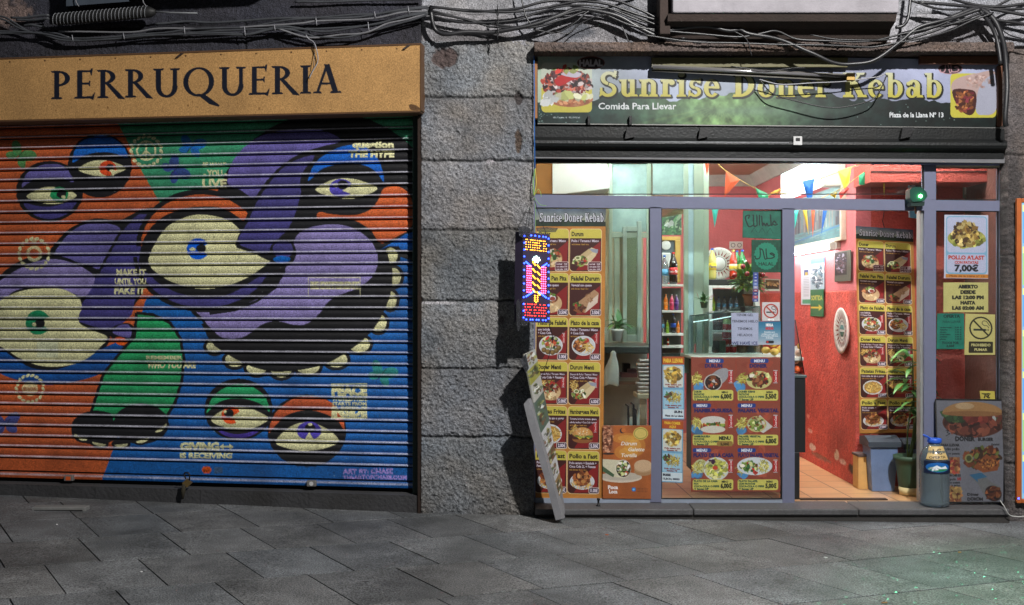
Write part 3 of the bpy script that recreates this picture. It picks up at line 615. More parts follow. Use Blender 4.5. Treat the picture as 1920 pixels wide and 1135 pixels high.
def menu_board():
    """the tall menu, 137 x 545 units"""
    c = Cv(0, 0, 137, 545, (190, 124, 42), 4.0)
    c.noise(5, .12, 2); header_art(c, 0, 0, 137, 33)
    glyph_word(c, 'Sunrise Doner Kebab', SLAB, 8, 134, 25, 17, (20, 22, 26), grow=1.6); glyph_word(c, 'Sunrise Doner Kebab', SLAB, 8, 133, 24, 16, (206, 208, 220))
    for r in range(6):
        for k in range(2):
            x = 4+k*64; y = 38+r*83.5; w = 61; h = 79
            c.rrect(x-1, y-1, x+w+1, y+h+1, 7, (236, 206, 150)); c.rrect(x, y, x+w, y+h, 7, (66, 22, 18)); c.clip = None
            c.poly([(x+w*.2, y+h-1), (x+w-3, y+h-3), (x+w-1, y+22), (x+w*.55, y+h*.55)], (150, 20, 22), .85)
            c.rrect(x, y, x+w, y+17, 6, (204, 190, 70), corners=(1, 1, 0, 0))
            t = MENU[r][k]; c.text(t, x+3, y+13, 8.5, (30, 26, 16), 'l', .035, width=min(w-6, len(t)*4.6), squash=1.0)
            for i, sx in enumerate(MSUB[r][k]): c.text(sx, x+3, y+24+i*6.5, 4.6 if len(sx) < 30 else 3.6, (214, 206, 224), 'l', .03, width=min(w-8, len(sx)*2.35))
            c.text('with chicken / beef / mix', x+3, y+24+len(MSUB[r][k])*6, 3, (206, 160, 60), 'l', .02, width=w*.55)
            cx, cy = x+w/2-2, y+52
            if r in (3, 4) and not (r == 4 and k == 0): fries(c, x+11, y+44, 8, 8, 34, .8)
            if r >= 2 and not (r == 4 and k == 0) and r < 5: coke(c, x+w-8, y+38, .95)
            (((f_pita, f_wrap), (f_pita2, f_roll), (f_falafel, f_plato), (f_pita, f_wrap), (f_fries, f_burger), (f_chicken, f_chicken))[r][k])(c, cx, cy, 1.1 if not (r == 4 and k == 1) else 1.0)
            if r == 0:
                c.rrect(x+w-26, y+h-18, x+w+1, y+h, 3, (216, 200, 190)); c.rrect(x+w-25, y+h-17, x+w, y+h-1, 3, (90, 34, 48))
                for i, q in enumerate(('normal   3.00', 'con queso 3.50', 'con pita  3.50')): c.text(q, x+w-23, y+h-12+i*4.8, 3, (230, 220, 226), 'l', .03, width=21)
            else:
                c.rrect(x+w-20, y+h-12, x+w+1, y+h, 3, (216, 200, 190)); c.rrect(x+w-19, y+h-11, x+w, y+h-1, 3, (50, 26, 52)); c.text(MPR[r][k], x+w-2, y+h-3, 6.5, (232, 222, 236), 'r', .04, width=15)
    c.grain(.05); return c

def grid_menu():
    """six menus, 167 x 254 units"""
    c = Cv(0, 0, 167, 254, (150, 62, 42), 4.0)
    rows = [('DURUM', 'DONER'), ('HAMBURGUESA', 'FALAFEL VEGETAL'), ('PLATO DE LA CASA', 'PLATO FALAFEL VEGETAL')]
    low = [(('DURUM', 'PATATAS', 'COCA-COLA O PEPSI', 'Y Seven UP'), ('DONER KEBAB', 'PATATAS', 'COCA-COLA O PEPSI', 'Y Seven UP')), (('HAMBURGUESA', 'PATATAS', 'COCA-COLA O PEPSI', 'Y Seven UP'), ('FALAFEL VEGETAL', 'PATATAS', 'COCA-COLA O PEPSI', 'Y Seven UP')),
           (('PLATO DE LA CASA', 'PAN', 'COCA-COLA O PEPSI', 'Y Seven UP'), ('PLATO FALAFEL', 'CON PATATAS', 'COCA-COLA O PEPSI', 'Y Seven UP'))]
    pr = [('6,00€', '5,50€'), ('5,50€', '6,00€'), ('6,00€', '5,00€')]
    for r in range(3):
        for k in range(2):
            x = 1+k*84; y = 1+r*84.5; w = 82; h = 83
            c.rect(x, y, x+w, y+h, (142, 68, 50)); c.blobs(30, x+w/2, y+h*.4, 30, 30, 5, [(182, 86, 58), (150, 56, 40)], .35)
            c.rrect(x+(26 if r == 0 else 2), y+2, x+(60 if r == 0 else 36), y+10, 3, (20, 60, 140)); c.text('MENU', x+(43 if r == 0 else 19), y+8.5, 5.2, (226, 230, 240), 'c', .04, width=20)
            t = rows[r][k]; c.text(t, x+w/2, y+18.5, 6.8, (40, 34, 96), 'c', .07, width=min(w-6, len(t)*6.6))
            c.blobs(5, x+10, y+52, 8, 6, 7, [(70, 140, 196)], .8, 1.1)
            fries(c, x+10, y+40, 9, 9, 40, .9, [(196, 190, 70), (220, 214, 100), (170, 160, 50), (226, 220, 120)])
            cx, cy = x+42, y+42
            if r == 0 and k == 0:
                c.ell(cx+8, cy-4, 24, 13, (150, 150, 156), rot=-40); c.ell(cx-2, cy+5, 17, 16, (186, 184, 180)); c.ell(cx-2, cy+5, 15, 14, (36, 24, 24)); c.blobs(40, cx-2, cy+5, 12, 11, 2.4, MEAT+[(220, 220, 220), (190, 40, 30), (40, 30, 30)])
            elif r == 0: c.ell(cx, cy, 24, 17, (196, 190, 120)); c.blobs(80, cx, cy-2, 20, 12, 2.8, MEAT+VEG)
            elif r == 1 and k == 0:
                c.ell(cx-2, cy-8, 23, 8, (206, 204, 196)); c.rect(cx-24, cy-8, cx+20, cy-2, (206, 204, 196)); c.rect(cx-20, cy-2, cx+20, cy+6, (70, 40, 26)); c.poly([(cx-22, cy-2), (cx+22, cy-2), (cx, cy+7)], (220, 200, 60)); c.blobs(24, cx, cy, 22, 3, 2, VEG[:3]+[(190, 60, 30)]); c.ell(cx-2, cy+9, 23, 7, (206, 204, 190))
            elif r == 1: c.poly([(cx-20, cy), (cx+2, cy-18), (cx+26, cy+4), (cx+8, cy+16)], (196, 196, 190)); c.ell(cx-4, cy-1, 18, 15, (190, 186, 120)); c.blobs(70, cx-4, cy-2, 14, 11, 2.4, VEG+MEAT[:2]+[(220, 216, 200)])
            elif k == 0:
                c.ell(x+17, y+36, 13, 13, (190, 196, 150)); fries(c, x+17, y+36, 10, 9, 40, .8, [(196, 190, 70), (220, 214, 100), (170, 160, 50), (226, 220, 120)]); c.ell(cx+4, cy-1, 24, 22, (206, 212, 206)); c.blobs(100, cx+4, cy-1, 20, 18, 2.8, [(196, 196, 90), (170, 176, 70), (210, 206, 140), (120, 140, 60)]); c.ell(cx+2, cy-3, 5, 4, (196, 70, 40)); c.blobs(10, cx-4, cy-15, 5, 3, 2, [(60, 30, 60)])
            else: c.ell(cx-8, cy-6, 33, 17, (206, 214, 220)); c.blobs(60, cx-18, cy-5, 15, 11, 2.6, VEG+[(50, 110, 60)]); fries(c, cx+9, cy-5, 10, 11, 50, .8, [(196, 190, 70), (220, 214, 100), (170, 160, 50), (226, 220, 120)]); c.blobs(8, cx-8, cy+6, 4, 2, 2, [(196, 50, 30)])
            coke(c, x+w-9, y+36, 1.25)
            c.rrect(x+2, y+61, x+w-4, y+h-2, 4, (206, 200, 92))
            for i, q in enumerate(low[r][k]): c.text(q, x+4, y+66+i*4.9, 3.6, (20, 70, 60), 'l', .06, width=min(48, len(q)*2.8))
            if (r, k) == (1, 0): c.text('MENU', x+51, y+70.5, 6.5, (30, 40, 30), 'l', .06, width=22); c.rrect(x+47, y+73, x+77, y+83, 4, (150, 120, 56)); c.text('5,50€', x+54, y+81, 5, (60, 44, 20), 'l', .05, width=16)
            else: c.text('MENU', x+56, y+67, 3.6, (30, 40, 30), 'l', .06, width=12); c.text(pr[r][k], x+54, y+77, 8.4, (24, 34, 26), 'l', .06, width=21)
    c.grain(.05); return c

def durum_poster():
    c = Cv(0, 0, 91, 137, (172, 92, 36), 4.0); c.noise(3, .2, 5)
    for x, y, rx, ry in ((44, 24, 26, 10), (44, 50, 22, 14), (60, 38, 20, 20)): c.ell(x, y, rx, ry, (232, 176, 56), .35); c.ell(x, y, rx*.6, ry*.6, (240, 200, 90), .3)
    c.rect(0, 0, 20, 50, (160, 92, 56)); c.blobs(200, 9, 25, 9, 25, 2, [(190, 130, 96), (130, 70, 44), (210, 150, 116), (96, 50, 30)]); c.ell(11, 53, 11, 2, (60, 40, 34))
    c.ell(37, 10, 5, 5, (30, 34, 50)); c.ell(39, 9, 4.4, 4.4, (200, 110, 40)); c.ell(71, 15, 14, 12, (206, 180, 84)); c.ell(71, 15, 12, 10, (130, 130, 60)); c.ell(71, 15, 11, 9, (214, 190, 96))
    c.text('Dürum', 34, 37, 7, (240, 236, 226), 'l', .02, shear=.25, width=30); c.text('Galette', 48, 48, 7, (240, 236, 226), 'l', .02, shear=.25, width=30); c.text('Tortilla', 35, 59, 7, (240, 236, 226), 'l', .02, shear=.25, width=29)
    c.ell(34, 97, 40, 10, (214, 200, 180)); c.ell(34, 95, 38, 8, (190, 180, 164)); c.poly([(0, 63), (36, 65), (44, 82), (34, 98), (20, 96), (0, 82)], (212, 206, 176)); c.poly([(0, 76), (22, 92), (20, 97), (0, 86)], (70, 96, 66)); c.ell(38, 81, 15, 17, (222, 216, 190)); c.ell(39, 81, 13.5, 15.5, (40, 30, 26))
    c.blobs(90, 39, 81, 11, 13, 2, VEG+MEAT+[(36, 26, 26), (220, 220, 220), (60, 150, 80)]); c.ell(76, 86, 17, 8, (168, 130, 90)); c.ell(76, 80, 17, 8, (186, 150, 110)); c.ell(76, 75, 17, 11, (206, 172, 134))
    c.text('Poca', 10, 119, 7, (244, 236, 236), 'l', .05, width=19); c.text('Loca', 12, 127, 7, (244, 236, 236), 'l', .05, width=16); c.rrect(55, 116, 62, 123, 1.5, (10, 110, 200)); c.ell(58.5, 119.5, 2, 2, (120, 200, 250))
    for i in range(3): c.text('facebook page and phone', 64, 118+i*3, 1.8, (90, 50, 30), 'l', 0, width=22)
    c.text('www durum galette tortilla', 22, 131, 1.8, (150, 70, 40), 'l', 0, width=40); c.grain(.05); return c

def takeaway(head, foot, seed):
    c = Cv(0, 0, 41, 118, (110, 166, 200), 4.0); c.rect(0, 0, 41, 15 if foot[0] == 'SUN' else 16, (176, 80, 26))
    if len(head) == 1: c.text(head[0], 20.5, 11, 7.5, (236, 196, 40), 'c', .05, width=37)
    else: c.text(head[0], 20.5, 7, 5, (236, 196, 40), 'c', .05, width=31); c.text(head[1], 20.5, 14, 5, (236, 196, 40), 'c', .05, width=13)
    c.rrect(2, 17, 39, 58, 3, (206, 212, 206)); c.blobs(120, 20, 34, 15, 14, 2.6, [(196, 160, 60), (170, 130, 50), (220, 196, 90), (120, 100, 50), (206, 200, 150)], seed=seed)
    c.rrect(2, 62, 39, 98, 3, (150, 196, 220)); fries(c, 21, 76, 14, 9, 70, .8, [(206, 186, 70), (220, 206, 96), (180, 150, 50), (150, 120, 50)]); c.blobs(14, 10, 72, 6, 6, 2.2, [(60, 110, 50), (90, 60, 40)], seed=seed+1)
    for y in (54, 93): c.text('Pollo entero con', 20.5, y, 2.8, (130, 30, 30), 'c', .05, width=30); c.text('Patatas 7€', 20.5, y+4, 2.8, (130, 30, 30), 'c', .05, width=20)
    c.rect(1, 99, 40, 116, (206, 222, 230)); c.text(foot[0], 37 if foot[0] == 'SUN' else 3, 106, 4.4, (30, 36, 56), 'r' if foot[0] == 'SUN' else 'l', .06, width=15); c.text(foot[1], 39 if foot[0] == 'SUN' else 3, 113, 3.6, (30, 36, 56), 'r' if foot[0] == 'SUN' else 'l', .05, width=34 if foot[0] == 'SUN' else 32)
    c.grain(.05); return c

def shop_sign():
    c = Cv(1008, 98, 1872, 240, (40, 60, 46), 2.0)
    H, Wd = c.h, c.w; n = fbm(H, Wd, 10, 11, 5); n2 = fbm(H, Wd, 60, 12, 3); u = np.linspace(0, 1, Wd)[None, :]; v = np.linspace(0, 1, H)[:, None]
    sun = np.exp(-((u-.40)/.16)**2); skyc = np.array([170, 176, 206])*(1-.25*v[..., None])+np.array([50, 60, 56])*sun[..., None]*.9
    left = np.clip(1-u/.24, 0, 1)[..., None]; skyc = skyc*(1-left)+np.array([176, 196, 176])*left; skyc = skyc*(.72+.55*n[..., None])
    ridge = .62+.10*np.sin(u*19+1)*np.exp(-((u-.5)/.5)**2)+(n-.5)*.35-.10*np.exp(-((u-.335)/.05)**2)-.06*np.exp(-((u-.62)/.05)**2)
    land = (np.array([26, 46, 44])+np.array([80, 92, 46])*sun[..., None])*(.5+1.2*n2[..., None]); dk = np.clip((u-.5)*3, 0, 1)[..., None]; land = land*(1-.5*dk)
    mist = np.exp(-((v-.78)/.07)**2)*np.clip(1-np.abs(u-.47)/.3, 0, 1); land = land*(1-mist[..., None]*.6)+np.array([120, 150, 130])*mist[..., None]*.6
    c.a[:] = np.clip(np.where((v > ridge)[..., None], land, skyc)/255., 0, 1)
    for k in range(12):
        a = R(60+k*9); c.poly([(1352, 196), (1352+170*math.cos(a), 196+120*math.sin(a)), (1352+170*math.cos(a+.06), 196+120*math.sin(a+.06))], (190, 210, 120), .10)
    for k in range(160):
        r = random.Random(k); c.ell(r.choice([r.uniform(1010, 1030), r.uniform(1010, 1115), r.uniform(1600, 1790)]), r.uniform(186, 236) if k % 2 else r.uniform(100, 130), r.uniform(.5, 1.5), 1, (150, 176, 170), .7)
    # photo of the sandwich, left
    c.rrect(1015, 118, 1110, 211, 8, (206, 196, 84)); c.rrect(1015, 118, 1110, 165, 8, (196, 206, 190), corners=(1, 1, 0, 0)); c.ell(1070, 186, 42, 15, (176, 112, 78)); c.blobs(60, 1075, 188, 34, 9, 3, [(186, 120, 84), (160, 96, 66), (206, 150, 110)], .8)
    c.blobs(520, 1063, 157, 44, 26, 3.4, [(120, 40, 34), (70, 30, 30), (160, 60, 44), (40, 26, 30), (196, 110, 90), (206, 190, 190), (90, 40, 50)], seed=4); c.blobs(30, 1075, 182, 34, 5, 5, [(170, 176, 110), (206, 206, 176)]); c.blobs(20, 1030, 185, 12, 10, 5, [(206, 210, 210)]); c.smooth([(1040, 150), (1058, 140), (1085, 145), (1070, 152), (1048, 162)], (190, 30, 34)); c.smooth([(1052, 140), (1068, 133), (1090, 138), (1080, 146)], (196, 190, 206)); c.blobs(16, 1060, 131, 24, 4, 3.4, [(190, 50, 40), (180, 190, 110), (110, 130, 60)])
    c.rrect(1782, 138, 1868, 221, 8, (200, 192, 74)); c.smooth([(1790, 150), (1830, 138), (1868, 138), (1868, 205), (1845, 216), (1826, 200), (1818, 180), (1786, 172)], (186, 160, 156)); c.smooth([(1836, 165), (1860, 140), (1868, 150), (1868, 205), (1845, 216), (1830, 208)], (170, 172, 190)); c.smooth([(1786, 170), (1815, 168), (1830, 176), (1828, 208), (1815, 216), (1796, 200)], (70, 34, 30)); c.blobs(70, 1808, 190, 18, 20, 3, MEAT+[(90, 30, 40), (130, 50, 60)]); c.blobs(60, 1835, 152, 26, 12, 2.4, [(160, 120, 110), (200, 176, 170)], .5)
    # title
    grow = 4.0; x0, x1, b, Hh = 1124, 1768, 181, 46
    glyph_word(c, 'Sunrise Doner Kebab', SLAB, x0+1.5, x1+1.5, b+2, Hh, (16, 20, 14), base2=b+4, grow=grow)
    m = Cv(c.x0, c.y0, c.x1, c.y1, (0, 0, 0), 2.0); glyph_word(m, 'Sunrise Doner Kebab', SLAB, x0, x1, b, Hh, (255, 255, 255), base2=b+2)
    mk = m.a[..., 0] > .5; g = np.clip((v*142+98-135)/46, 0, 1); g = np.broadcast_to(g, (H, Wd))[..., None]; tc = np.array([206, 208, 180])*(1-g)+np.array([196, 186, 78])*g
    c.a[mk] = (tc/255.)[mk]
    c.text('Comida Para Llevar', 1122, 205, 12.5, (236, 240, 244), 'l', .015, width=146); c.text('Plaza de la Llana Nº 13', 1668, 220, 9, (236, 240, 244), 'l', .03, width=101)
    c.text('Idea Creativa 10 · 93 319 52 61', 1037, 222, 3, (220, 230, 236), 'l', .02, width=50)
    c.ell(1108, 118, 26, 12, (120, 40, 40)); c.ell(1108, 118, 24.5, 10.5, (40, 20, 22)); c.text('HALAL', 1108, 124, 12, (196, 190, 196), 'c', .06, width=44)
    c.ell(1782, 129, 23, 10.5, (176, 130, 136)); c.ell(1782, 129, 21.5, 9.2, (34, 24, 34)); halal_ar(c, 1782, 128, .34, (196, 150, 160), 6)
    c.grain(.05); return c

def halal_ar(c, x, y, s, col, w=6):
    """the word halal in arabic script, centred"""
    P = lambda pts, ww=w: c.line([(x+a*s, y+b*s) for a, b in spline(pts, 5)], ww*s, col)
    P([(48, 2), (34, -8), (24, -4), (40, 4), (46, 12), (30, 20), (8, 20)]); P([(8, 20), (4, 0), (2, -30)]); P([(8, 20), (-4, 22), (-14, -20), (-24, -30)])
    P([(-30, -34), (-28, 0), (-34, 20), (-52, 22), (-56, 8)])
def mashallah(c, x, y, s, col, w=6):
    P = lambda pts, ww=w: c.line([(x+a*s, y+b*s) for a, b in spline(pts, 5)], ww*s, col)
    P([(66, 4), (58, -6), (50, 4), (60, 12), (72, 8)]); P([(50, 8), (44, 12), (40, -36)]); P([(40, 12), (30, 16), (24, 4), (18, 16), (10, 4), (4, 14), (0, -30)]); P([(-10, -34), (-10, 14)]); P([(-20, 14), (-22, -36)]); P([(-20, 14), (-34, 18), (-38, -36)]); P([(-38, 14), (-56, 22), (-66, 6), (-74, -26), (-56, -34), (-60, -18)])

def simple_posters():
    P = {}
    c = P['mash'] = Cv(0, 0, 73, 56, (14, 104, 84), 4); c.noise(8, .18, 1); mashallah(c, 36, 24, .42, (8, 34, 30), 6)
    for k in range(3): c.line([(16+k*15, 45), (22+k*15, 35), (28+k*15, 45)], .8, (8, 60, 50))
    c = P['halal'] = Cv(0, 0, 56, 62, (12, 78, 58), 4); c.noise(8, .3, 2); 
    c.poly([(28+(22+1.5*(k % 2))*math.cos(k*math.pi/24), 31+(25+1.5*(k % 2))*math.sin(k*math.pi/24)) for k in range(48)], (20, 132, 104)); halal_ar(c, 27, 28, .36, (8, 30, 28), 6); c.text('HALAL', 28, 49, 7, (8, 36, 32), 'c', .02, width=29)
    c = P['nosmoke'] = Cv(0, 0, 33, 36, (206, 204, 206), 4); no_smoking(c, 16.5, 17, 14, (176, 50, 30), 2.6); c.blobs(8, 16, 34, 6, 1, 1.5, [(236, 236, 236)])
    c = P['hola'] = Cv(0, 0, 42, 44, (60, 130, 170), 4); c.a[:] = (np.array([26, 110, 150])*(1-np.linspace(0, 1, c.h)[:, None, None])+np.array([176, 186, 200])*np.linspace(0, 1, c.h)[:, None, None])/255.
    c.text('HOLA', 21, 9, 5, (240, 240, 240), 'c', .08, width=14); c.text('BARCELONA', 21, 15, 4.5, (206, 50, 60), 'c', .08, width=15)
    for i, q in enumerate(('Establiment', 'col·laborador amb la', 'Comunitat Islàmica', 'de Barcelona')): c.text(q, 21, 21+i*3.6, 2.5, (236, 240, 244), 'c', .03, width=(20, 30, 32, 14)[i])
    c.rrect(14, 36, 29, 41, 2, (30, 30, 36)); c.ell(17, 38.5, 2, 2, (206, 50, 50))
    c = P['ice'] = Cv(0, 0, 51, 61, (168, 176, 204), 4)
    for i, q in enumerate((('TENIM GEL', 6, 32), ('TENEMOS HIELO', 18, 49), ('TENEMOS', 32, 28), ('HELADOS', 44, 28))): c.text(q[0], 25.5, q[1], 4.6, (40, 44, 60), 'c', .015, width=q[2])
    c.text('WE HAVE ICE', 25, 60, 6, (16, 30, 90), 'c', .02, width=49, rot=-1)
    c = P['pollo'] = Cv(0, 0, 83, 120, (180, 184, 206), 4); c.rrect(3, 2, 81, 112, 7, (110, 160, 190)); c.rrect(5, 4, 79, 71, 6, (168, 174, 202)); c.rrect(5, 74, 79, 109, 6, (168, 174, 202)); c.ell(42, 44, 36, 18, (150, 150, 70)); c.blobs(140, 42, 46, 33, 14, 3.2, [(150, 156, 60), (110, 120, 40), (180, 180, 90), (90, 90, 30)], seed=7)
    c.blobs(260, 40, 36, 23, 21, 3.6, [(150, 120, 50), (120, 90, 36), (176, 150, 76), (80, 56, 24), (60, 40, 20), (196, 176, 110)], seed=8); c.text("POLLO A'LAST", 42, 84, 7.5, (176, 50, 26), 'c', .05, width=68); c.text('CON PATATAS', 42, 92, 5, (176, 50, 26), 'c', .05, width=45); c.text('7,00€', 42, 106, 12, (16, 16, 20), 'c', .05, width=45); c.rect(3, 112, 83, 119, (190, 120, 30)); c.text('Plaza de la Llana nº 13', 43, 117, 3.6, (130, 70, 20), 'c', .04, width=66)
    c = P['open'] = Cv(0, 0, 84, 57, (184, 178, 108), 4)
    for i, q in enumerate((('ABIERTO', 34), ('DESDE', 26), ('LAS 12:00 PM', 54), ('HASTA', 26), ('LAS 02:00 AM', 54))): c.text(q[0], 46, 11+i*10.2, 6.4, (26, 28, 22), 'c', .08, width=q[1]*1.1)
    c.noise(5, .05, 1)
    c = P['offer'] = Cv(0, 0, 52, 68, (18, 112, 94), 4); c.noise(6, .12, 9); c.text('OFERTA', 28, 8, 6, (10, 46, 44), 'c', .05, width=32); c.text('PARA LLEVAR', 28, 18, 4.6, (10, 60, 54), 'c', .02, width=34)
    for i in range(6): c.text(('hamburguesa', 'falafel', 'durum', 'doner kebab', 'patatas', 'pizza')[i], 6, 28+i*4.4, 2.8, (8, 50, 48), 'l', .04, width=(22, 14, 12, 20, 14, 11)[i]); c.text('3,00 €', 47, 28+i*4.4, 2.8, (8, 50, 48), 'r', .04, width=13)
    c.text('TODOS POR', 26, 58, 4.4, (10, 46, 44), 'c', .05, width=32); c.text('3,50€', 26, 64, 4.4, (10, 46, 44), 'c', .05, width=15)
    c = P['nofum'] = Cv(0, 0, 57, 79, (170, 160, 92), 4); c.rect(1, 1, 56, 78, (184, 176, 106)); no_smoking(c, 30, 27, 22, (36, 34, 22), 3); c.rrect(8, 53, 53, 75, 2, (44, 40, 24)); c.text('PROHIBIDO', 30.5, 62, 5, (190, 184, 120), 'c', .04, width=36); c.text('FUMAR', 30.5, 71, 5, (190, 184, 120), 'c', .04, width=24)
    c = P['exit'] = Cv(0, 0, 26, 51, (14, 108, 66), 4); c.text('SORTIDA', 13, 20, 9, (214, 206, 80), 'c', .03, width=22); c.line([(2, 34), (20, 34)], 3, (224, 200, 60)); c.poly([(17, 28), (24, 34), (17, 40)], (224, 200, 60))
    c = P['paper'] = Cv(0, 0, 20, 82, (206, 214, 224), 4); c.rect(6, 18, 14, 28, (30, 60, 130)); c.rect(8, 22, 13, 28, (196, 170, 40)); c.rect(3, 72, 18, 80, (60, 150, 110))
    for k in range(12): c.rect(5, 32+k*3, 15, 33+k*3, (110, 120, 130), .6)
    c = P['blue'] = Cv(0, 0, 26, 62, (176, 200, 214), 4); c.rect(0, 0, 26, 12, (90, 160, 200)); c.blobs(150, 13, 36, 11, 22, 2, [(60, 90, 110), (196, 206, 210), (110, 140, 150), (230, 236, 240)], seed=3)
    c = P['dark'] = Cv(0, 0, 30, 56, (90, 96, 84), 4); c.rect(1, 2, 23, 44, (26, 26, 34)); c.blobs(120, 12, 22, 9, 18, 1.6, [(40, 50, 80), (90, 70, 80), (150, 150, 170), (20, 20, 26)], seed=5)
    c = P['city'] = Cv(0, 0, 105, 90, (120, 150, 150), 3); v = np.linspace(0, 1, c.h)[:, None, None]; u = np.linspace(0, 1, c.w)[None, :, None]; n = fbm(c.h, c.w, 5, 3)[..., None]
    c.a[:] = np.clip((np.array([130, 158, 160])*(1-v)+np.array([90, 140, 146])*v)*(.7+.6*n)/255., 0, 1)
    for k in range(60):
        r = random.Random(k); x = r.uniform(0, 105); h = r.uniform(8, 40); c.rect(x, 66-h, x+r.uniform(1, 4), 68, r.choice([(50, 66, 80), (90, 110, 120), (160, 150, 140), (70, 50, 60), (190, 190, 180)]), .7)
    for k in range(40): r = random.Random(k+99); x = r.uniform(0, 100); y = r.uniform(66, 88); c.rect(x, y, x+r.uniform(4, 16), y+.8, r.choice([(60, 190, 190), (30, 110, 170), (190, 200, 200)]), .6)
    c.poly([(0, 84), (105, 68), (105, 71), (0, 87)], (50, 130, 190), .8)
    c = P['photo'] = Cv(0, 0, 30, 20, (206, 196, 180), 4); c.rect(1.5, 1.5, 28.5, 17, (110, 70, 44)); c.rect(1.5, 9, 28.5, 17, (70, 44, 30)); c.blobs(20, 15, 8, 12, 4, 2, [(190, 140, 90), (150, 100, 60)], seed=2)
    c = P['burger'] = Cv(0, 0, 131, 188, (126, 128, 140), 3); f_bigburger(c); c.a *= .78; c.noise(6, .06, 4); c.grain(.05)
    c = P['bigpic'] = Cv(0, 0, 60, 70, (60, 110, 70), 4); c.blobs(120, 30, 40, 30, 34, 5, [(60, 110, 60), (40, 84, 50), (120, 140, 110), (30, 60, 40)], seed=6); c.blobs(10, 20, 36, 12, 3, 4, [(170, 176, 170)])
    c = P['label'] = Cv(0, 0, 42, 24, (14, 30, 60), 4); c.ell(20, 12, 17, 9, (20, 100, 180)); c.ell(20, 15, 14, 5, (40, 130, 90)); c.poly([(8, 15), (18, 8), (24, 12), (30, 9), (34, 15)], (226, 232, 240)); c.blobs(8, 14, 15, 8, 2, 1.4, [(226, 232, 240)], seed=1)
    c = P['euro'] = Cv(0, 0, 34, 22, (196, 168, 110), 4); c.text('1€', 17, 13, 9, (40, 30, 20), 'c', .01, width=17); c.text('OFERTA', 17, 20, 4, (40, 30, 20), 'c', .03, width=26, rot=-3)
    c = P['cards'] = Cv(0, 0, 10, 54, (70, 90, 150), 5)
    for k, q in enumerate(((50, 70, 150), (30, 60, 160), (100, 110, 160), (90, 120, 190), (150, 150, 170), (150, 60, 60), (30, 60, 120), (190, 60, 50), (60, 80, 150))): c.rect(1, 1+k*6, 9, 6+k*6, q); c.rect(3, 2.6+k*6, 7, 4+k*6, (206, 210, 226))
    return P

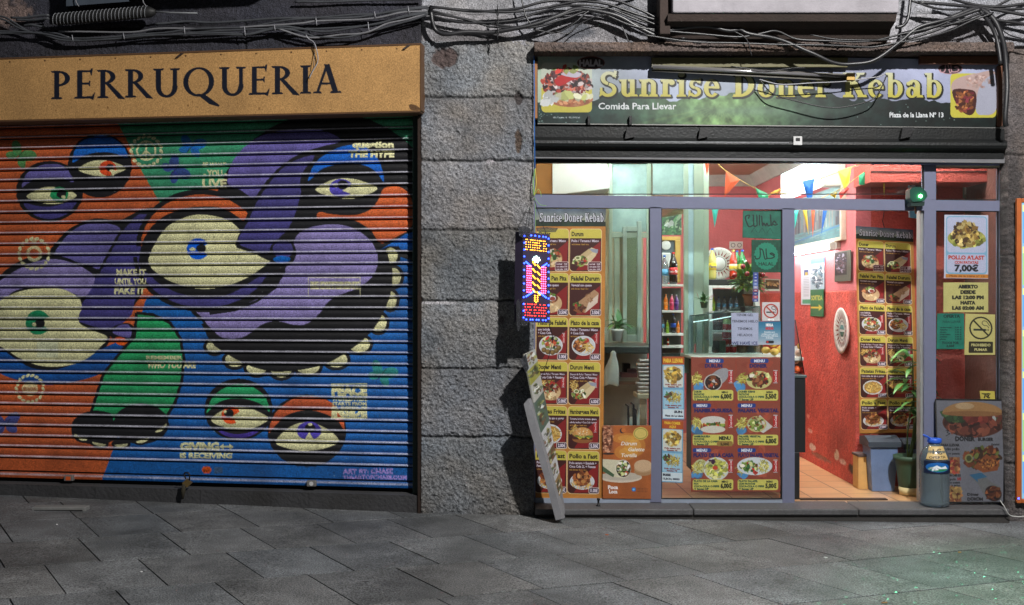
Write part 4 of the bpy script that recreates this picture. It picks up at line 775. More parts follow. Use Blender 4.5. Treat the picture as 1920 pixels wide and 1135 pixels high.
def no_smoking(c, x, y, r, col, w):
    bg_ = tuple(c.a[int((y-r*.5-c.y0)*c.ss), int((x-c.x0)*c.ss)]*255); ink = (30, 40, 44)
    c.ell(x, y, r, r, col); c.ell(x, y, r-w, r-w, bg_); c.rect(x-r*.62, y+r*.08, x+r*.45, y+r*.25, ink); c.rect(x+r*.50, y+r*.08, x+r*.56, y+r*.25, ink); c.rect(x+r*.62, y+r*.08, x+r*.68, y+r*.25, ink)
    c.line([(x+a*r, y+b*r) for a, b in spline([(.66, -.02), (.55, -.2), (.3, -.22), (.1, -.4), (.2, -.62), (.45, -.6), (.6, -.42), (.75, -.2)], 4)], w*.42, ink)
    q = (r-w/2)*.707; c.line([(x-q, y-q), (x+q, y+q)], w, col)
def f_bigburger(c):
    c.ell(72, 42, 60, 28, (90, 48, 36)); c.blobs(220, 70, 42, 54, 20, 5, [(110, 56, 44), (70, 34, 30), (140, 76, 56), (50, 26, 22)], seed=3); c.blobs(60, 42, 30, 26, 8, 5, [(56, 84, 50), (80, 104, 60), (40, 60, 36)]); c.blobs(20, 108, 34, 16, 8, 5, [(170, 176, 176), (56, 80, 50), (120, 60, 44)]); c.blobs(30, 80, 32, 24, 8, 5, [(130, 52, 40), (110, 40, 34)])
    c.ell(70, 26, 58, 22, (176, 130, 78), a0=180, a1=360); c.ell(70, 26, 58, 5, (150, 104, 60)); c.ell(55, 12, 18, 6, (206, 180, 140), .7)
    ink = (22, 22, 26); c.line([(18, 58), (24, 57), (20, 61), (26, 63), (18, 67)], 1.2, ink); c.line([(28, 62), (34, 62)], 1, ink); c.text('€', 36, 66, 5, ink)
    c.text('DÖNER', 36, 76, 8, ink, 'l', .05, width=38); c.text('BURGER', 80, 76, 6, ink, 'l', .05, width=30)
    c.text('PARA LLEVAR', 8, 86, 4.6, ink, 'l', .05, width=36); c.text('medio pollo', 9, 93, 4.6, ink, 'l', .03, width=35); c.text('4€', 8, 101, 5, (170, 30, 30), 'l', .05); c.text('con patata', 18, 101, 3.6, ink, 'l', .03, width=26)
    c.text('Falafel', 106, 84, 3.5, ink, 'l', .03, width=15); c.blobs(150, 88, 108, 36, 20, 4, [(120, 60, 34), (90, 44, 26), (160, 96, 50), (60, 40, 26), (100, 110, 50)], seed=9); c.poly([(70, 124), (96, 100), (122, 116), (118, 130), (90, 134)], (150, 80, 40)); c.blobs(60, 98, 118, 18, 10, 1.6, [(200, 130, 60), (90, 44, 24)]); c.ell(62, 108, 8, 8, (150, 150, 90)); c.ell(62, 108, 5, 5, (70, 80, 44))
    c.rect(22, 106, 44, 136, (150, 96, 60)); c.blobs(70, 33, 121, 10, 14, 3, [(190, 130, 76), (120, 60, 40), (160, 60, 50)]); c.rect(22, 160, 46, 187, (150, 96, 60)); c.blobs(70, 34, 173, 11, 13, 3, [(190, 130, 76), (120, 60, 40), (196, 160, 90)])
    c.text('PARA COMER AQUI', 22, 141, 4, ink, 'l', .05, width=23); c.text('pollo', 24, 148, 4, ink, 'l', .03, width=12); c.text('5€', 38, 148, 5, (170, 30, 30), 'l', .05); c.text('con ensalada', 22, 154, 4, ink, 'l', .03, width=22); c.text('y sabo', 26, 159, 4, ink, 'l', .03, width=18)
    c.poly([(62, 138), (86, 134), (104, 150), (124, 160), (126, 184), (108, 186), (92, 176), (80, 156)], (120, 122, 124)); c.poly([(62, 138), (86, 134), (98, 142), (78, 146), (80, 152)], (50, 110, 150)); c.ell(110, 172, 17, 14, (50, 30, 28), rot=20); c.blobs(60, 110, 172, 13, 10, 3, MEAT+[(40, 26, 26)])
    c.text('Döner', 58, 176, 5, ink, 'l', .04, width=23); c.text('DÜRÜM', 58, 185, 5.5, ink, 'l', .05, width=31)
# ---------------------------------------------------------------- ground
def gh(x): return .012-.012*x
def make_ground():
    n0 = Vector((-math.sin(R(21.5)), math.cos(R(21.5)))); a = Vector((math.cos(R(21.5)), math.sin(R(21.5)))); bdir = Vector((.519, -.855)); rg = random.Random(3)
    vs, fs, cs = [], [], []
    step = .70/.986
    for r in range(-5, 16):
        off = 6.87-.70*r; P0 = Vector((0, off/.9304)); sh = {0: -1.73, 1: -1.14, 2: -.86, -1: -1.35, -2: -1.6}.get(r, rg.uniform(-.5, 0))/math.cos(R(21.5))
        for k in range(-26, 30):
            q = P0+a*(sh+k*.505)
            c = [q, q+a*.505, q+a*.505+bdir*step, q+bdir*step]
            cc = sum(c, Vector((0, 0)))/4
            if abs(cc.x) > 11 or cc.y > 9.2 or cc.y < -3: continue
            g = .0032; ins = [p+(cc-p).normalized()*g*1.5 for p in c]; ins2 = [p+(cc-p).normalized()*(g*1.5+.003) for p in c]
            dz = rg.uniform(-.0012, .0012); t1, t2 = rg.uniform(-.001, .001), rg.uniform(-.001, .001)
            b = len(vs); col = rg.uniform(.66, .92); w = rg.uniform(-.03, .03)
            C = (.150*col*(1+w), .156*col, .160*col*(1-w))
            for j, p in enumerate(ins2): vs.append((p.x, p.y-8, gh(p.x)+dz+(t1 if j < 2 else t2))); cs.append(C)
            for p in ins: vs.append((p.x, p.y-8, gh(p.x)+dz-.004)); cs.append(tuple(v*.3 for v in C))
            for p in ins: vs.append((p.x, p.y-8, gh(p.x)-.03)); cs.append(tuple(v*.15 for v in C))
            fs.append((b+3, b+2, b+1, b))
            for j in range(4):
                j2 = (j+1) % 4; fs.append((b+j, b+j2, b+4+j2, b+4+j)); fs.append((b+4+j, b+4+j2, b+8+j2, b+8+j))
    me = bpy.data.meshes.new('pavement'); me.from_pydata(vs, [], fs); at = me.color_attributes.new('Col', 'FLOAT_COLOR', 'POINT')
    at.data.foreach_set('color', np.concatenate([np.array(cs), np.ones((len(cs), 1))], 1).astype(np.float32).ravel()); me.materials.append(SLABM); me.update()
    o = link_mesh('pavement', me); tag(o, kind='structure')
    b = MB(); b.mat(M('joint_dirt', (22, 21, 20), .95, bump=.5)); b.quad((-60, -60, .012+.72-.02), (60, -60, .012-.72-.02), (60, 1.2, .012-.72-.02), (-60, 1.2, .012+.72-.02)); o = b.build('ground'); tag(o, kind='structure')
def slab_mat():
    m = M('pavement_stone', attr=True, rough=.62, var=.38, vs_=5, bump=.45, bs=170, spec=.4)
    t = m.node_tree; n = t.nodes; l = t.links; b = n['Principled BSDF']
    tc = n.new('ShaderNodeTexCoord'); a = n.new('ShaderNodeTexNoise'); a.inputs['Scale'].default_value = 120; a.inputs['Detail'].default_value = 3; l.new(tc.outputs['Object'], a.inputs['Vector'])
    c = n.new('ShaderNodeTexNoise'); c.inputs['Scale'].default_value = 1.1; c.inputs['Detail'].default_value = 7; l.new(tc.outputs['Object'], c.inputs['Vector'])
    mr = n.new('ShaderNodeMapRange'); mr.inputs['From Min'].default_value = .3; mr.inputs['From Max'].default_value = .7; mr.inputs['To Min'].default_value = .05; mr.inputs['To Max'].default_value = 1.95; l.new(a.outputs['Fac'], mr.inputs['Value'])
    m2 = n.new('ShaderNodeMapRange'); m2.inputs['From Min'].default_value = .35; m2.inputs['From Max'].default_value = .65; m2.inputs['To Min'].default_value = .62; m2.inputs['To Max'].default_value = 1.35; l.new(c.outputs['Fac'], m2.inputs['Value'])
    mm = n.new('ShaderNodeMath'); mm.operation = 'MULTIPLY'; l.new(mr.outputs[0], mm.inputs[0]); l.new(m2.outputs[0], mm.inputs[1])
    src = b.inputs['Base Color'].links[0].from_socket; v = n.new('ShaderNodeVectorMath'); v.operation = 'SCALE'; l.new(src, v.inputs[0]); l.new(mm.outputs[0], v.inputs['Scale']); l.new(v.outputs[0], b.inputs['Base Color'])
    vo = n.new('ShaderNodeTexVoronoi'); vo.inputs['Scale'].default_value = 3.4; l.new(tc.outputs['Object'], vo.inputs['Vector']); m4 = n.new('ShaderNodeMapRange'); m4.inputs['From Min'].default_value = .045; m4.inputs['From Max'].default_value = .075; m4.inputs['To Min'].default_value = .42; m4.inputs['To Max'].default_value = 1; l.new(vo.outputs['Distance'], m4.inputs['Value'])
    m5 = n.new('ShaderNodeMath'); m5.operation = 'MULTIPLY'; l.new(mm.outputs[0], m5.inputs[0]); l.new(m4.outputs[0], m5.inputs[1]); l.new(m5.outputs[0], v.inputs['Scale'])
    return m
SLABM = slab_mat(); make_ground()

# ---------------------------------------------------------------- rough stone surfaces
def stone(name, org, ax, zdir, w, h, col, joints_h=(), joints_v=(), amp=.006, seed=1, step=.007, depth=.4, chips=(), jw=.0085, spots=None, label=None, cat=None, parent=None, hue=.05, mat=None):
    """org: lower left corner (world); ax: unit vector along; rough face looks along -normal"""
    nx, ny = int(w/step)+1, int(h/step)+1
    u = np.linspace(0, w, nx)[None, :]; v = np.linspace(0, h, ny)[:, None]
    ax = np.array(ax, float); nrm = np.cross(ax, [0, 0, 1]); nrm /= np.linalg.norm(nrm)      # towards the street when ax = +x: (0,-1,0)
    low = fbm(ny, nx, max(2, w/.35), seed, 3); mid = fbm(ny, nx, w/.05, seed+1, 3, .6); fine = fbm(ny, nx, w/.0145, seed+2, 2, .7)
    hgt = (low-.5)*amp*1.2+(mid-.5)*amp*.7+(fine-.5)*amp*1.9
    C = np.ones((ny, nx, 1))*np.array(rgb(*col))
    C = C*(1+(fbm(ny, nx, w/.3, seed+7, 5, .6)-.5)[..., None]*1.15)*(1+(fine-.5)[..., None]*.65)
    tint = (fbm(ny, nx, w/.25, seed+9, 4)-.5)[..., None]; C = C*(1+tint*np.array([1.0, .1, -1.0])*hue*6)
    rr = random.Random(seed); blocks = [0]+sorted(joints_h)+[h]
    for a, b in zip(blocks[:-1], blocks[1:]):
        k = rr.uniform(.85, 1.12); m = ((v >= a) & (v < b))[..., 0] if False else ((v >= a) & (v < b))[:, 0]
        C[m] *= k*np.array([1+rr.uniform(-.015, .03), 1, 1+rr.uniform(-.015, .02)]); hgt[m] += rr.uniform(-.002, .003)
    wob = (fbm(1, nx, w/.1, seed+20, 3)[0]-.5)*.02
    for j in joints_h:
        dd = np.abs(v-j-wob[None, :]); g = np.exp(-(dd/jw)**2); hgt -= g*.014; C *= (1-.72*g[..., None]); hgt -= np.exp(-(dd/(jw*3))**2)*.003
    for (j, za, zb) in joints_v:
        dd = np.abs(u-j-(fbm(ny, 1, 2, seed+31, 3)[:, :1]-.5)*.01) if False else np.abs(u-j)+v*0
        g = np.exp(-(dd/jw)**2)*((v > za) & (v < zb)); hgt -= g*.014; C *= (1-.7*g[..., None])
    for (cu, cv_, rx, ry, dep, cc) in chips:
        q = ((u-cu)/rx)**2+((v-cv_)/ry)**2+(mid-.5)*1.6; m = np.clip(1.25-q, 0, 1); m = np.minimum(m*2.2, 1)
        hgt -= m*dep*(1+(mid-.5)*2.5); C = C*(1-m[..., None])+np.array(rgb(*cc))*m[..., None]*(.7+.6*fine[..., None])
    X = np.array(org)[None, None, :]+u[..., None]*ax+np.concatenate([np.zeros((ny, nx, 2)), np.broadcast_to(v[..., None], (ny, nx, 1))], -1)+hgt[..., None]*nrm
    X = X[::-1]; C = C[::-1]
    mid_b = np.array(org)+ax*w/2; loc = tuple(mid_b) if parent is None else None
    o = grid_mesh(name, X, np.clip(C, .003, .9), mat or STONE, parent, extra=-nrm*depth, loc=loc)
    if label: tag(o, label, cat)
    return o
pz = lambda py, d=8.0: CAMZ-(py-CY)*d/FPX
px_ = lambda px, d=8.0: (px-CX)*d/FPX
# the stone pillar between the two shops
b0 = gh(-.3)-.03
stone('stone_pillar', (px_(790), 0, b0), (1, 0, 0), 0, px_(1001)-px_(790), pz(78)-b0, (120, 120, 121), [pz(y)-b0 for y in (820, 692, 565, 432, 302, 183)],
      amp=.0115, seed=4, step=.006, depth=.12, chips=[(.17, pz(108)-b0, .095, .075, .016, (80, 68, 66)), (.70, pz(265)-b0, .025, .08, .010, (74, 62, 54)), (.70, pz(183)-b0, .03, .05, .012, (60, 54, 54)), (.12, pz(568)-b0, .12, .012, .003, (168, 166, 170)), (.58, pz(600)-b0, .02, .03, .006, (90, 84, 84)), (.50, pz(303)-b0, .03, .014, .006, (150, 146, 150))],
      label='rough hewn grey stone pillar between the painted roller shutter and the bright kebab shop', cat='pillar')
stone('stone_wall', (px_(790), .006, pz(86)), (1, 0, 0), 0, px_(2560)-px_(790), pz(-70)-pz(86), (140, 140, 144), [pz(26)-pz(86)], [(px_(1180)-px_(790), 0, 1), (px_(1795)-px_(790), 0, .05)], amp=.005, seed=14, step=.009, depth=.3, jw=.004, hue=.02,
      chips=[(px_(1085)-px_(790), pz(60)-pz(86), .12, .06, .003, (84, 86, 92)), (px_(1170)-px_(790), pz(30)-pz(86), .05, .08, .003, (92, 94, 100)), (px_(900)-px_(790), pz(70)-pz(86), .3, .03, .003, (100, 98, 100)), (px_(1800)-px_(790), pz(70)-pz(86), .2, .05, .003, (108, 106, 110))], label='pale grey stone wall crossed by cables above the kebab shop', cat='wall')
b1 = gh(3.6)-.03
stone('stone_pillar', (px_(1889), -.004, b1), (1, 0, 0), 0, 2.6, pz(92)-b1, (92, 86, 84), [pz(y)-b1 for y in (870, 640, 480, 290)], amp=.010, seed=24, step=.008, depth=.16, label='dark weathered stone pillar at the far right edge behind the orange menu case', cat='pillar', chips=[(.05, pz(420)-b1, .06, .5, .01, (66, 62, 62)), (.12, pz(700)-b1, .06, .2, .01, (60, 58, 60))])
# wall of the left building, above and around the shutter
def Lt(t, out, z): p = LA+LDIR*t+LN*out; return Vector((p.x, p.y, z))
def tof(px, out=0): return (L(px, CY, out)-(LA+LN*out)).dot(LDIR)
T0, T1 = tof(790), tof(-200)
ztop = pz(-80)
zs1 = L(780, 88).z
ax = -np.array(LDIR)
o = stone('upper_wall', tuple(Lt(T1, 0, zs1-.12)), ax, 0, T1-T0-.004, ztop-zs1+.12, (50, 50, 58), [.34], [(1.5, .34, 1), (2.9, 0, .34)], amp=.006, seed=34, step=.01, depth=.3, hue=.03, label='dark sooty stone wall carrying cable bundles above the ochre hairdresser sign', cat='wall', chips=[(.6, .5, .55, .14, .004, (122, 104, 98)), (2.5, .6, .3, .05, .004, (80, 64, 62))])

# ---------------------------------------------------------------- shutter with the mural
cvm = mural()
zS = L(770, 205).z; zFlat = L(400, 873).z; zBot = L(400, 915).z; pitch = .0829
prof = [(0, -.010), (.045, -.010), (.075, -.001), (.13, .0025), (.18, .005), (.24, .007), (.30, .0083), (.36, .009), (.42, .009), (.48, .0085), (.54, .0075), (.60, .006), (.66, .003), (.71, 0), (.735, .004), (.77, .012), (.81, .0155), (.86, .016), (.90, .012), (.95, .004), (.965, -.010)]
rows = []; ns = int(math.ceil((zS-zFlat)/pitch))
for i in range(ns):
    z0 = zFlat+(ns-i)*pitch
    for f, o_ in prof: rows.append((z0-f*pitch, o_, f))
zz = zFlat
rows += [(zz-.0, -.01, 0), (zz-.005, .004, .2)]+[(zz-.005-.01*k, .004, .3) for k in range(1, 9)]+[(zz-.094, .004, .3), (zz-.096, -.012, 0), (zz-.106, -.012, 0), (zz-.108, .012, .3), (zz-.125, .014, .75), (zz-.135, .014, .3), (zz-.150, .010, .3), (zz-.155, -.01, 0)]
NTS = 1250; ts = np.linspace(tof(769), T1, NTS)
SO = -.13                                                    # the shutter sits back in its opening
Z = np.array([r[0] for r in rows]); O = np.array([r[1] for r in rows])+SO; Fq = np.array([r[2] for r in rows])
base = np.array(LA); dv = np.array(LDIR); nv = np.array(LN)
X = base[None, None, :]*np.array([1, 1, 0])+ts[None, :, None]*dv+O[:, None, None]*nv; X = X+np.array([0, 0, 1])*Z[:, None, None]
Xb = X-(O-SO)[:, None, None]*nv
dep = Xb[..., 1]+8; PX = CX+Xb[..., 0]/dep*FPX; PY = CY-(Xb[..., 2]-CAMZ)/dep*FPX
C = cvm.sample(PX, PY)
lip_tone = fbm(len(Z), NTS, 40, 77, 4)[..., None]; lip = ((Fq > .73) & (Fq < .89))[:, None, None]  # slat lips greyed unevenly: worn paint plus a painted highlight line
C = np.where(lip, C*(.5-.3*lip_tone)+np.array(rgb(176, 176, 188))*(.3+.7*lip_tone), C); lum = C.mean(-1, keepdims=True); C = C*1.02-lum*.02; gv = (Fq <= .05)|(Fq >= .96)
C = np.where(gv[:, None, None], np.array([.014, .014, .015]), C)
dent = (fbm(len(Z), NTS, 6, 78, 3)-.5)*.004
X = X+dent[..., None]*nv
# order left -> right
X = X[:, ::-1]; C = C[:, ::-1]
shroot = empty('roller_shutter', Lt(1.9, SO, zBot), 'closed roller shutter painted with a graffiti mural of big eyes and lettering', 'roller shutter')
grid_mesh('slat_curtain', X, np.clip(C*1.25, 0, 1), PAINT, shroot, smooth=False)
rail = M('dark_rail', (46, 34, 28), .5, bump=.2); iron = M('black_iron', (28, 28, 30), .45, .3, bump=.15)
b = MB(); b.mat(rail)
def lbox(b, t0, t1, o0, o1, z0, z1): b.hexa([Lt(t1, o1, z0), Lt(t0, o1, z0), Lt(t0, o1, z1), Lt(t1, o1, z1), Lt(t1, o0, z0), Lt(t0, o0, z0), Lt(t0, o0, z1), Lt(t1, o0, z1)])
lbox(b, tof(790)-.0, tof(783), -.15, -.003, gh(-.7), zS+.25); b.build('side_rail', parent=shroot)
b = MB(); b.mat(M('rail_green', (18, 40, 34), .5)); lbox(b, tof(783)+.001, tof(770), -.15, -.06, zBot-.03, zS+.1); b.build('guide_channel', parent=shroot)
def stub(px, py, m, nm):
    p = L(px, py, SO+.02); b = MB(); b.mat(m); b.bbox(p.x-.035, p.x+.035, p.y-.03, p.y+.01, p.z-.022, p.z+.022, .005)
    return b, p
b, p = stub(131, 896, M('bolt_plate', (120, 118, 116), .5, .3), 'x'); b.mat(M('orange_sticker', (196, 84, 30))); b.box(p.x-.02, p.x+.018, p.y-.032, p.y-.0305, p.z-.014, p.z+.014); b.build('lock_bolt', parent=shroot)
b, p = stub(585, 906, M('bolt_plate'), 'x'); b.mat(M('white_sticker', (190, 190, 190))); b.lathe((p.x, p.y-.032, p.z), [(.016, 0), (.016, .001)], 12, 'y'); b.build('lock_bolt', parent=shroot)
# padlock with hanging chain on the shutter
p = L(352, 905, 0); b = MB(); b.mat(M('brass_worn', (120, 100, 62), .4, .6, bump=.2))
q = [Vector((p.x+a, p.y-.03, p.z+c)) for a, c in ((-.035, .0), (0, .032), (.038, .0), (.003, -.034))]; b.prism(q, (0, .03, 0))
pl = empty('padlock', p, 'worn brass padlock hanging with dark cloth from the foot of the painted shutter', 'padlock'); b.build('lock_body', parent=pl)
b = MB(); b.mat(iron); b.tube(spline([(p.x-.01, p.y-.02, p.z+.03), (p.x-.02, p.y-.02, p.z+.07), (p.x+.015, p.y-.02, p.z+.07), (p.x+.02, p.y-.02, p.z+.02)], 6), .006); b.build('shackle', parent=pl)
b = MB(); b.mat(M('dark_cloth', (46, 42, 30), .9)); b.tube([(p.x-.02, p.y-.02, p.z-.01), (p.x-.028, p.y-.022, p.z-.06), (p.x-.032, p.y-.02, p.z-.12)], [.015, .018, .008], 7); b.build('cloth_strip', parent=pl)
# sill below the shutter
b = MB(); b.mat(M('sill_stone', (60, 60, 62), .9, bump=.8, bs=40, dirt=.5)); t0, t1 = tof(789), T1
for k in range(5):
    a = t0+(t1-t0)*k/5+.003; c = t0+(t1-t0)*(k+1)/5; lbox(b, a, c, -.22, -.015-.003*(k % 2), -.03, zBot-.018)
o = b.build('shutter_sill', loc=Lt(1.9, 0, 0)); tag(o, 'low dark stone sill running under the painted roller shutter', 'sill')
b = MB(); b.mat(M('dark_void', (12, 12, 13), .9)); lbox(b, T0, T1, -.5, -.16, 0, ztop); o = b.build('back_wall', loc=Lt(1.9, -.3, 0)); tag(o, 'dark recess wall behind the painted shutter', 'wall')
# ochre sign box
cvp = perruqueria_sign(); so_ = .095
c4 = [L(-190, 116, so_), L(788, 84, so_), L(788, 207.5, so_), L(-190, 228, so_)]
# the sign's edges as seen: 112->85 above, 225->207 below
sg = empty('hairdresser_sign', (L(300, 225, 0)), 'long ochre sign box reading PERRUQUERIA in dark serif capitals', 'shop sign')
cvp.y0, cvp.y1 = 80, 222
def sheet_px(name, cv, corners, parent, mat=PRINT, res=1.0, gain=1.0, off=.003):
    """like sheet(), with the colours looked up through the camera's perspective on the sheet's own plane (keeps straight lettering straight)"""
    nx = int((cv.x1-cv.x0)*res)+1; ny = int((cv.y1-cv.y0)*res)+1; u = np.linspace(0, 1, nx)[None, :, None]; v = np.linspace(0, 1, ny)[:, None, None]
    tl, tr, br, bl = [np.array(c, float) for c in corners]; X = (tl*(1-u)+tr*u)*(1-v)+(bl*(1-u)+br*u)*v
    d = X[..., 1]+8; return grid_mesh(name, X, cv.sample(CX+X[..., 0]/d*FPX, CY-(X[..., 2]-CAMZ)/d*FPX)*gain, mat, parent, extra=np.array([0, off, 0]))
SIGNM = M('sign_metal', attr=True, rough=.42, var=.10, vs_=9, bump=.1, bs=60, dirt=.2, speck=.3, ss=120)
zt, zb_ = L(788, 84, so_).z, L(788, 207.5, so_).z
sheet_px('front_panel', cvp, [L(-190, 118.5, so_), L(788, 84.5, so_), L(788, 207.5, so_), L(-190, 230, so_)], sg, SIGNM, 1.15)
b = MB(); b.mat(M('sign_edge', (92, 66, 44), .5, bump=.1)); A, B_, Cc, D = [L(x, y, so_) for x, y in ((-190, 118.5), (788, 84.5), (788, 207.5), (-190, 230))]; bk = -LN*.165; fw = LN*.004
def bar(b, p, q, z): p, q = Vector(p), Vector(q); b.hexa([p+fw-Vector((0, 0, z)), q+fw-Vector((0, 0, z)), q+fw, p+fw, p+bk-Vector((0, 0, z)), q+bk-Vector((0, 0, z)), q+bk, p+bk])
up = Vector((0, 0, .012)); bar(b, A+up, B_+up, .012); bar(b, D-Vector((0, 0, 0)), Cc-Vector((0, 0, 0)), .012)
b.hexa([Cc+fw, Cc+fw-LDIR*.008, B_+fw-LDIR*.008+up, B_+fw+up, Cc+bk, Cc+bk-LDIR*.008, B_+bk-LDIR*.008+up, B_+bk+up]); b.build('sign_casing', parent=sg)
for x, y in ((336, 103), (762, 87)):
    b = MB(); b.mat(rail); p = L(x, y, so_+.012); b.prism([p+Vector(q) for q in ((-.03, 0, -.02), (-.01, 0, -.02), (.035, 0, .012), (.01, 0, .012))], (0, .02, 0)); b.build('bracket', parent=sg)

# ---------------------------------------------------------------- cables
cab = M('cable_rubber', (32, 32, 35), .42, var=.3, spec=.7); cabl = M('cable_pale', (120, 120, 124), .5); cabg = M('cable_grey', (72, 74, 78), .42, var=.3); tie = M('cable_tie', (150, 150, 156), .4)
def pxs(pts, fn): return [fn(x, y) for x, y in pts]
def cable_group(name, label, cat, items, fn, group=None, seed=1, ties=0):
    r = random.Random(seed); first = fn(*items[len(items)//2][0][0]); root = empty(name, first, label, cat, group); k = 0
    for pts, rad, m in items:
        P = spline(pxs(pts, fn), 7); ph = r.uniform(0, 6); Q = []
        for i, p in enumerate(P): Q.append(Vector(p)+Vector((0, math.sin(i*.31+ph)*.006, math.sin(i*.47+ph*2)*.0035)))
        b = MB(); b.mat(m); b.tube(Q, rad*(1.25 if name == 'cable_bundle' else 1), 8); b.build('cable', parent=root)
    return root
lf = lambda o: (lambda x, y: L(x, y, o))
S1 = .0058
cable_group('cable_bundle', 'bundle of thin grey cables running along the dark wall above the ochre sign', 'cable bundle', [
    ([(-190, 44), (-60, 20), (0, 30), (25, 42), (60, 60), (125, 72), (230, 68), (300, 62), (345, 57), (440, 52), (500, 45), (560, 36), (640, 30), (720, 25), (780, 18), (812, 16)], S1, cabg),
    ([(-190, 64), (-60, 58), (60, 61), (130, 74), (200, 74), (290, 67), (400, 62), (460, 64), (514, 52), (560, 53), (620, 59), (700, 46), (760, 30), (806, 21)], S1*1.1, cabg),
    ([(-190, 40), (-60, 30), (0, 36), (35, 52), (80, 66), (130, 76), (240, 72), (345, 62), (480, 56), (600, 53), (690, 49), (740, 36), (806, 24)], S1, cabg),
    ([(110, 60), (240, 60), (300, 55), (400, 54), (458, 52), (560, 44), (600, 40), (700, 34), (760, 24), (808, 19)], S1, cabl),
    ([(290, 45), (345, 41), (400, 42), (520, 36), (640, 33), (700, 29), (760, 17), (806, 13)], S1*1.2, cabg),
    ([(345, 63), (400, 64), (458, 66), (520, 54), (575, 64), (600, 70), (640, 71), (700, 58), (770, 38), (806, 26)], S1, cabg),
    ([(520, 55), (580, 70), (640, 66), (690, 60), (730, 44), (770, 34), (806, 28)], S1, cabl),
    ([(-190, 52), (-60, 66), (0, 62), (90, 62), (130, 70)], S1*1.1, cabg)], lf(.07), seed=2)
cable_group('cable_bundle', 'three short cable tails left of the taped sleeve under the pale stone', 'cable bundle', [([(20, 33), (60, 32), (92, 29)], S1*1.3, cabg), ([(30, 38), (60, 37), (92, 36)], S1*1.3, cabg), ([(45, 47), (60, 48), (83, 50)], S1*1.3, cabg)], lf(.05), seed=4)
cable_group('wall_pipe', 'thin grey conduit running flat along the top of the dark wall', 'conduit', [([(553, 5), (600, 3), (680, 2), (790, -2)], .008, cabg)], lf(.04), seed=5)
cable_group('loose_wire', 'white twisted wire hanging down over the ochre sign near the final letters', 'wire', [([(574, 66), (580, 74), (590, 82), (594, 95), (596, 112), (590, 128), (580, 147)], .0035, tie), ([(589, 82), (590, 95), (589, 110), (588, 128)], .0025, cab)], lf(.12), seed=6)
rt = bpy.data.objects['cable_bundle']
for x, y0, y1 in ((135, 66, 78), (231, 62, 74), (345, 50, 66), (458, 50, 68), (514, 46, 58), (592, 32, 48), (690, 42, 60), (702, 22, 34), (765, 12, 26)):
    b = MB(); b.mat(tie); b.tube([L(x, y0, .075), L(x+1, (y0+y1)/2, .088), L(x+2, y1, .078)], .0035, 6); b.build('tie', parent=rt)
# taped sleeve
sl_ = empty('cable_sleeve', L(190, 34, .12), 'thick black cable sleeve bound with pale spiral ties on the dark wall', 'cable sleeve'); b = MB(); b.mat(M('black_tape', (26, 26, 26), .6, bump=.3)); A = L(96, 38, .12); Bq = L(292, 22, .12)
b.tube([A, A+(Bq-A)*.05, A+(Bq-A)*.5, A+(Bq-A)*.95, Bq], [.02, .042, .046, .04, .016], 14); b.build('sleeve', parent=sl_)
b = MB(); b.mat(M('old_tie', (110, 112, 116), .5))
for k in range(26):
    c = A+(Bq-A)*(.04+.035*k); rr = .047; b.tube([c+Vector((math.sin(q)*.006, -rr*math.cos(q), rr*math.sin(q))) for q in np.linspace(-1.2, 1.7, 9)], .0032, 5)
b.tube([Bq, L(320, 24, .1), L(370, 25, .08)], .006, 6); b.build('spiral_tie', parent=sl_)
# grey junction box top left and an unseen ledge added above it to shade the wall
jb = empty('junction_box', L(190, 8, 0), 'blue grey metal junction box fixed above the black cable sleeve', 'junction box'); b = MB(); b.mat(M('box_paint', (70, 78, 88), .5, bump=.1)); p = L(124, 12, 0); q = L(242, 4, 0)
b.hexa([L(124, 12, .16), L(242, 3, .16), L(242, -50, .16), L(124, -50, .16), L(124, 12, 0), L(242, 3, 0), L(242, -50, 0), L(124, -50, 0)]); b.build('box_body', parent=jb)
for x in (142, 268): b = MB(); b.mat(cabl); b.tube(spline([L(x, -30, .18), L(x, 0, .18), L(x+3, 8, .18), L(x+6, 12, .17)], 4), .004, 6); b.build('wire_tail', parent=jb)
b = MB(); b.mat(M('added_ledge', (56, 54, 54), .9, bump=.6)); zl = L(400, -30).z
lbox(b, tof(560), tof(250), 0, .34, zl, zl+.12); lbox(b, tof(700), tof(560)-.002, 0, .22, zl+.02, zl+.12); o = b.build('shade_ledge', loc=Lt(tof(450), 0, zl)); tag(o, 'unseen ledge added above the cables of the left building to shade the wall', 'ledge')

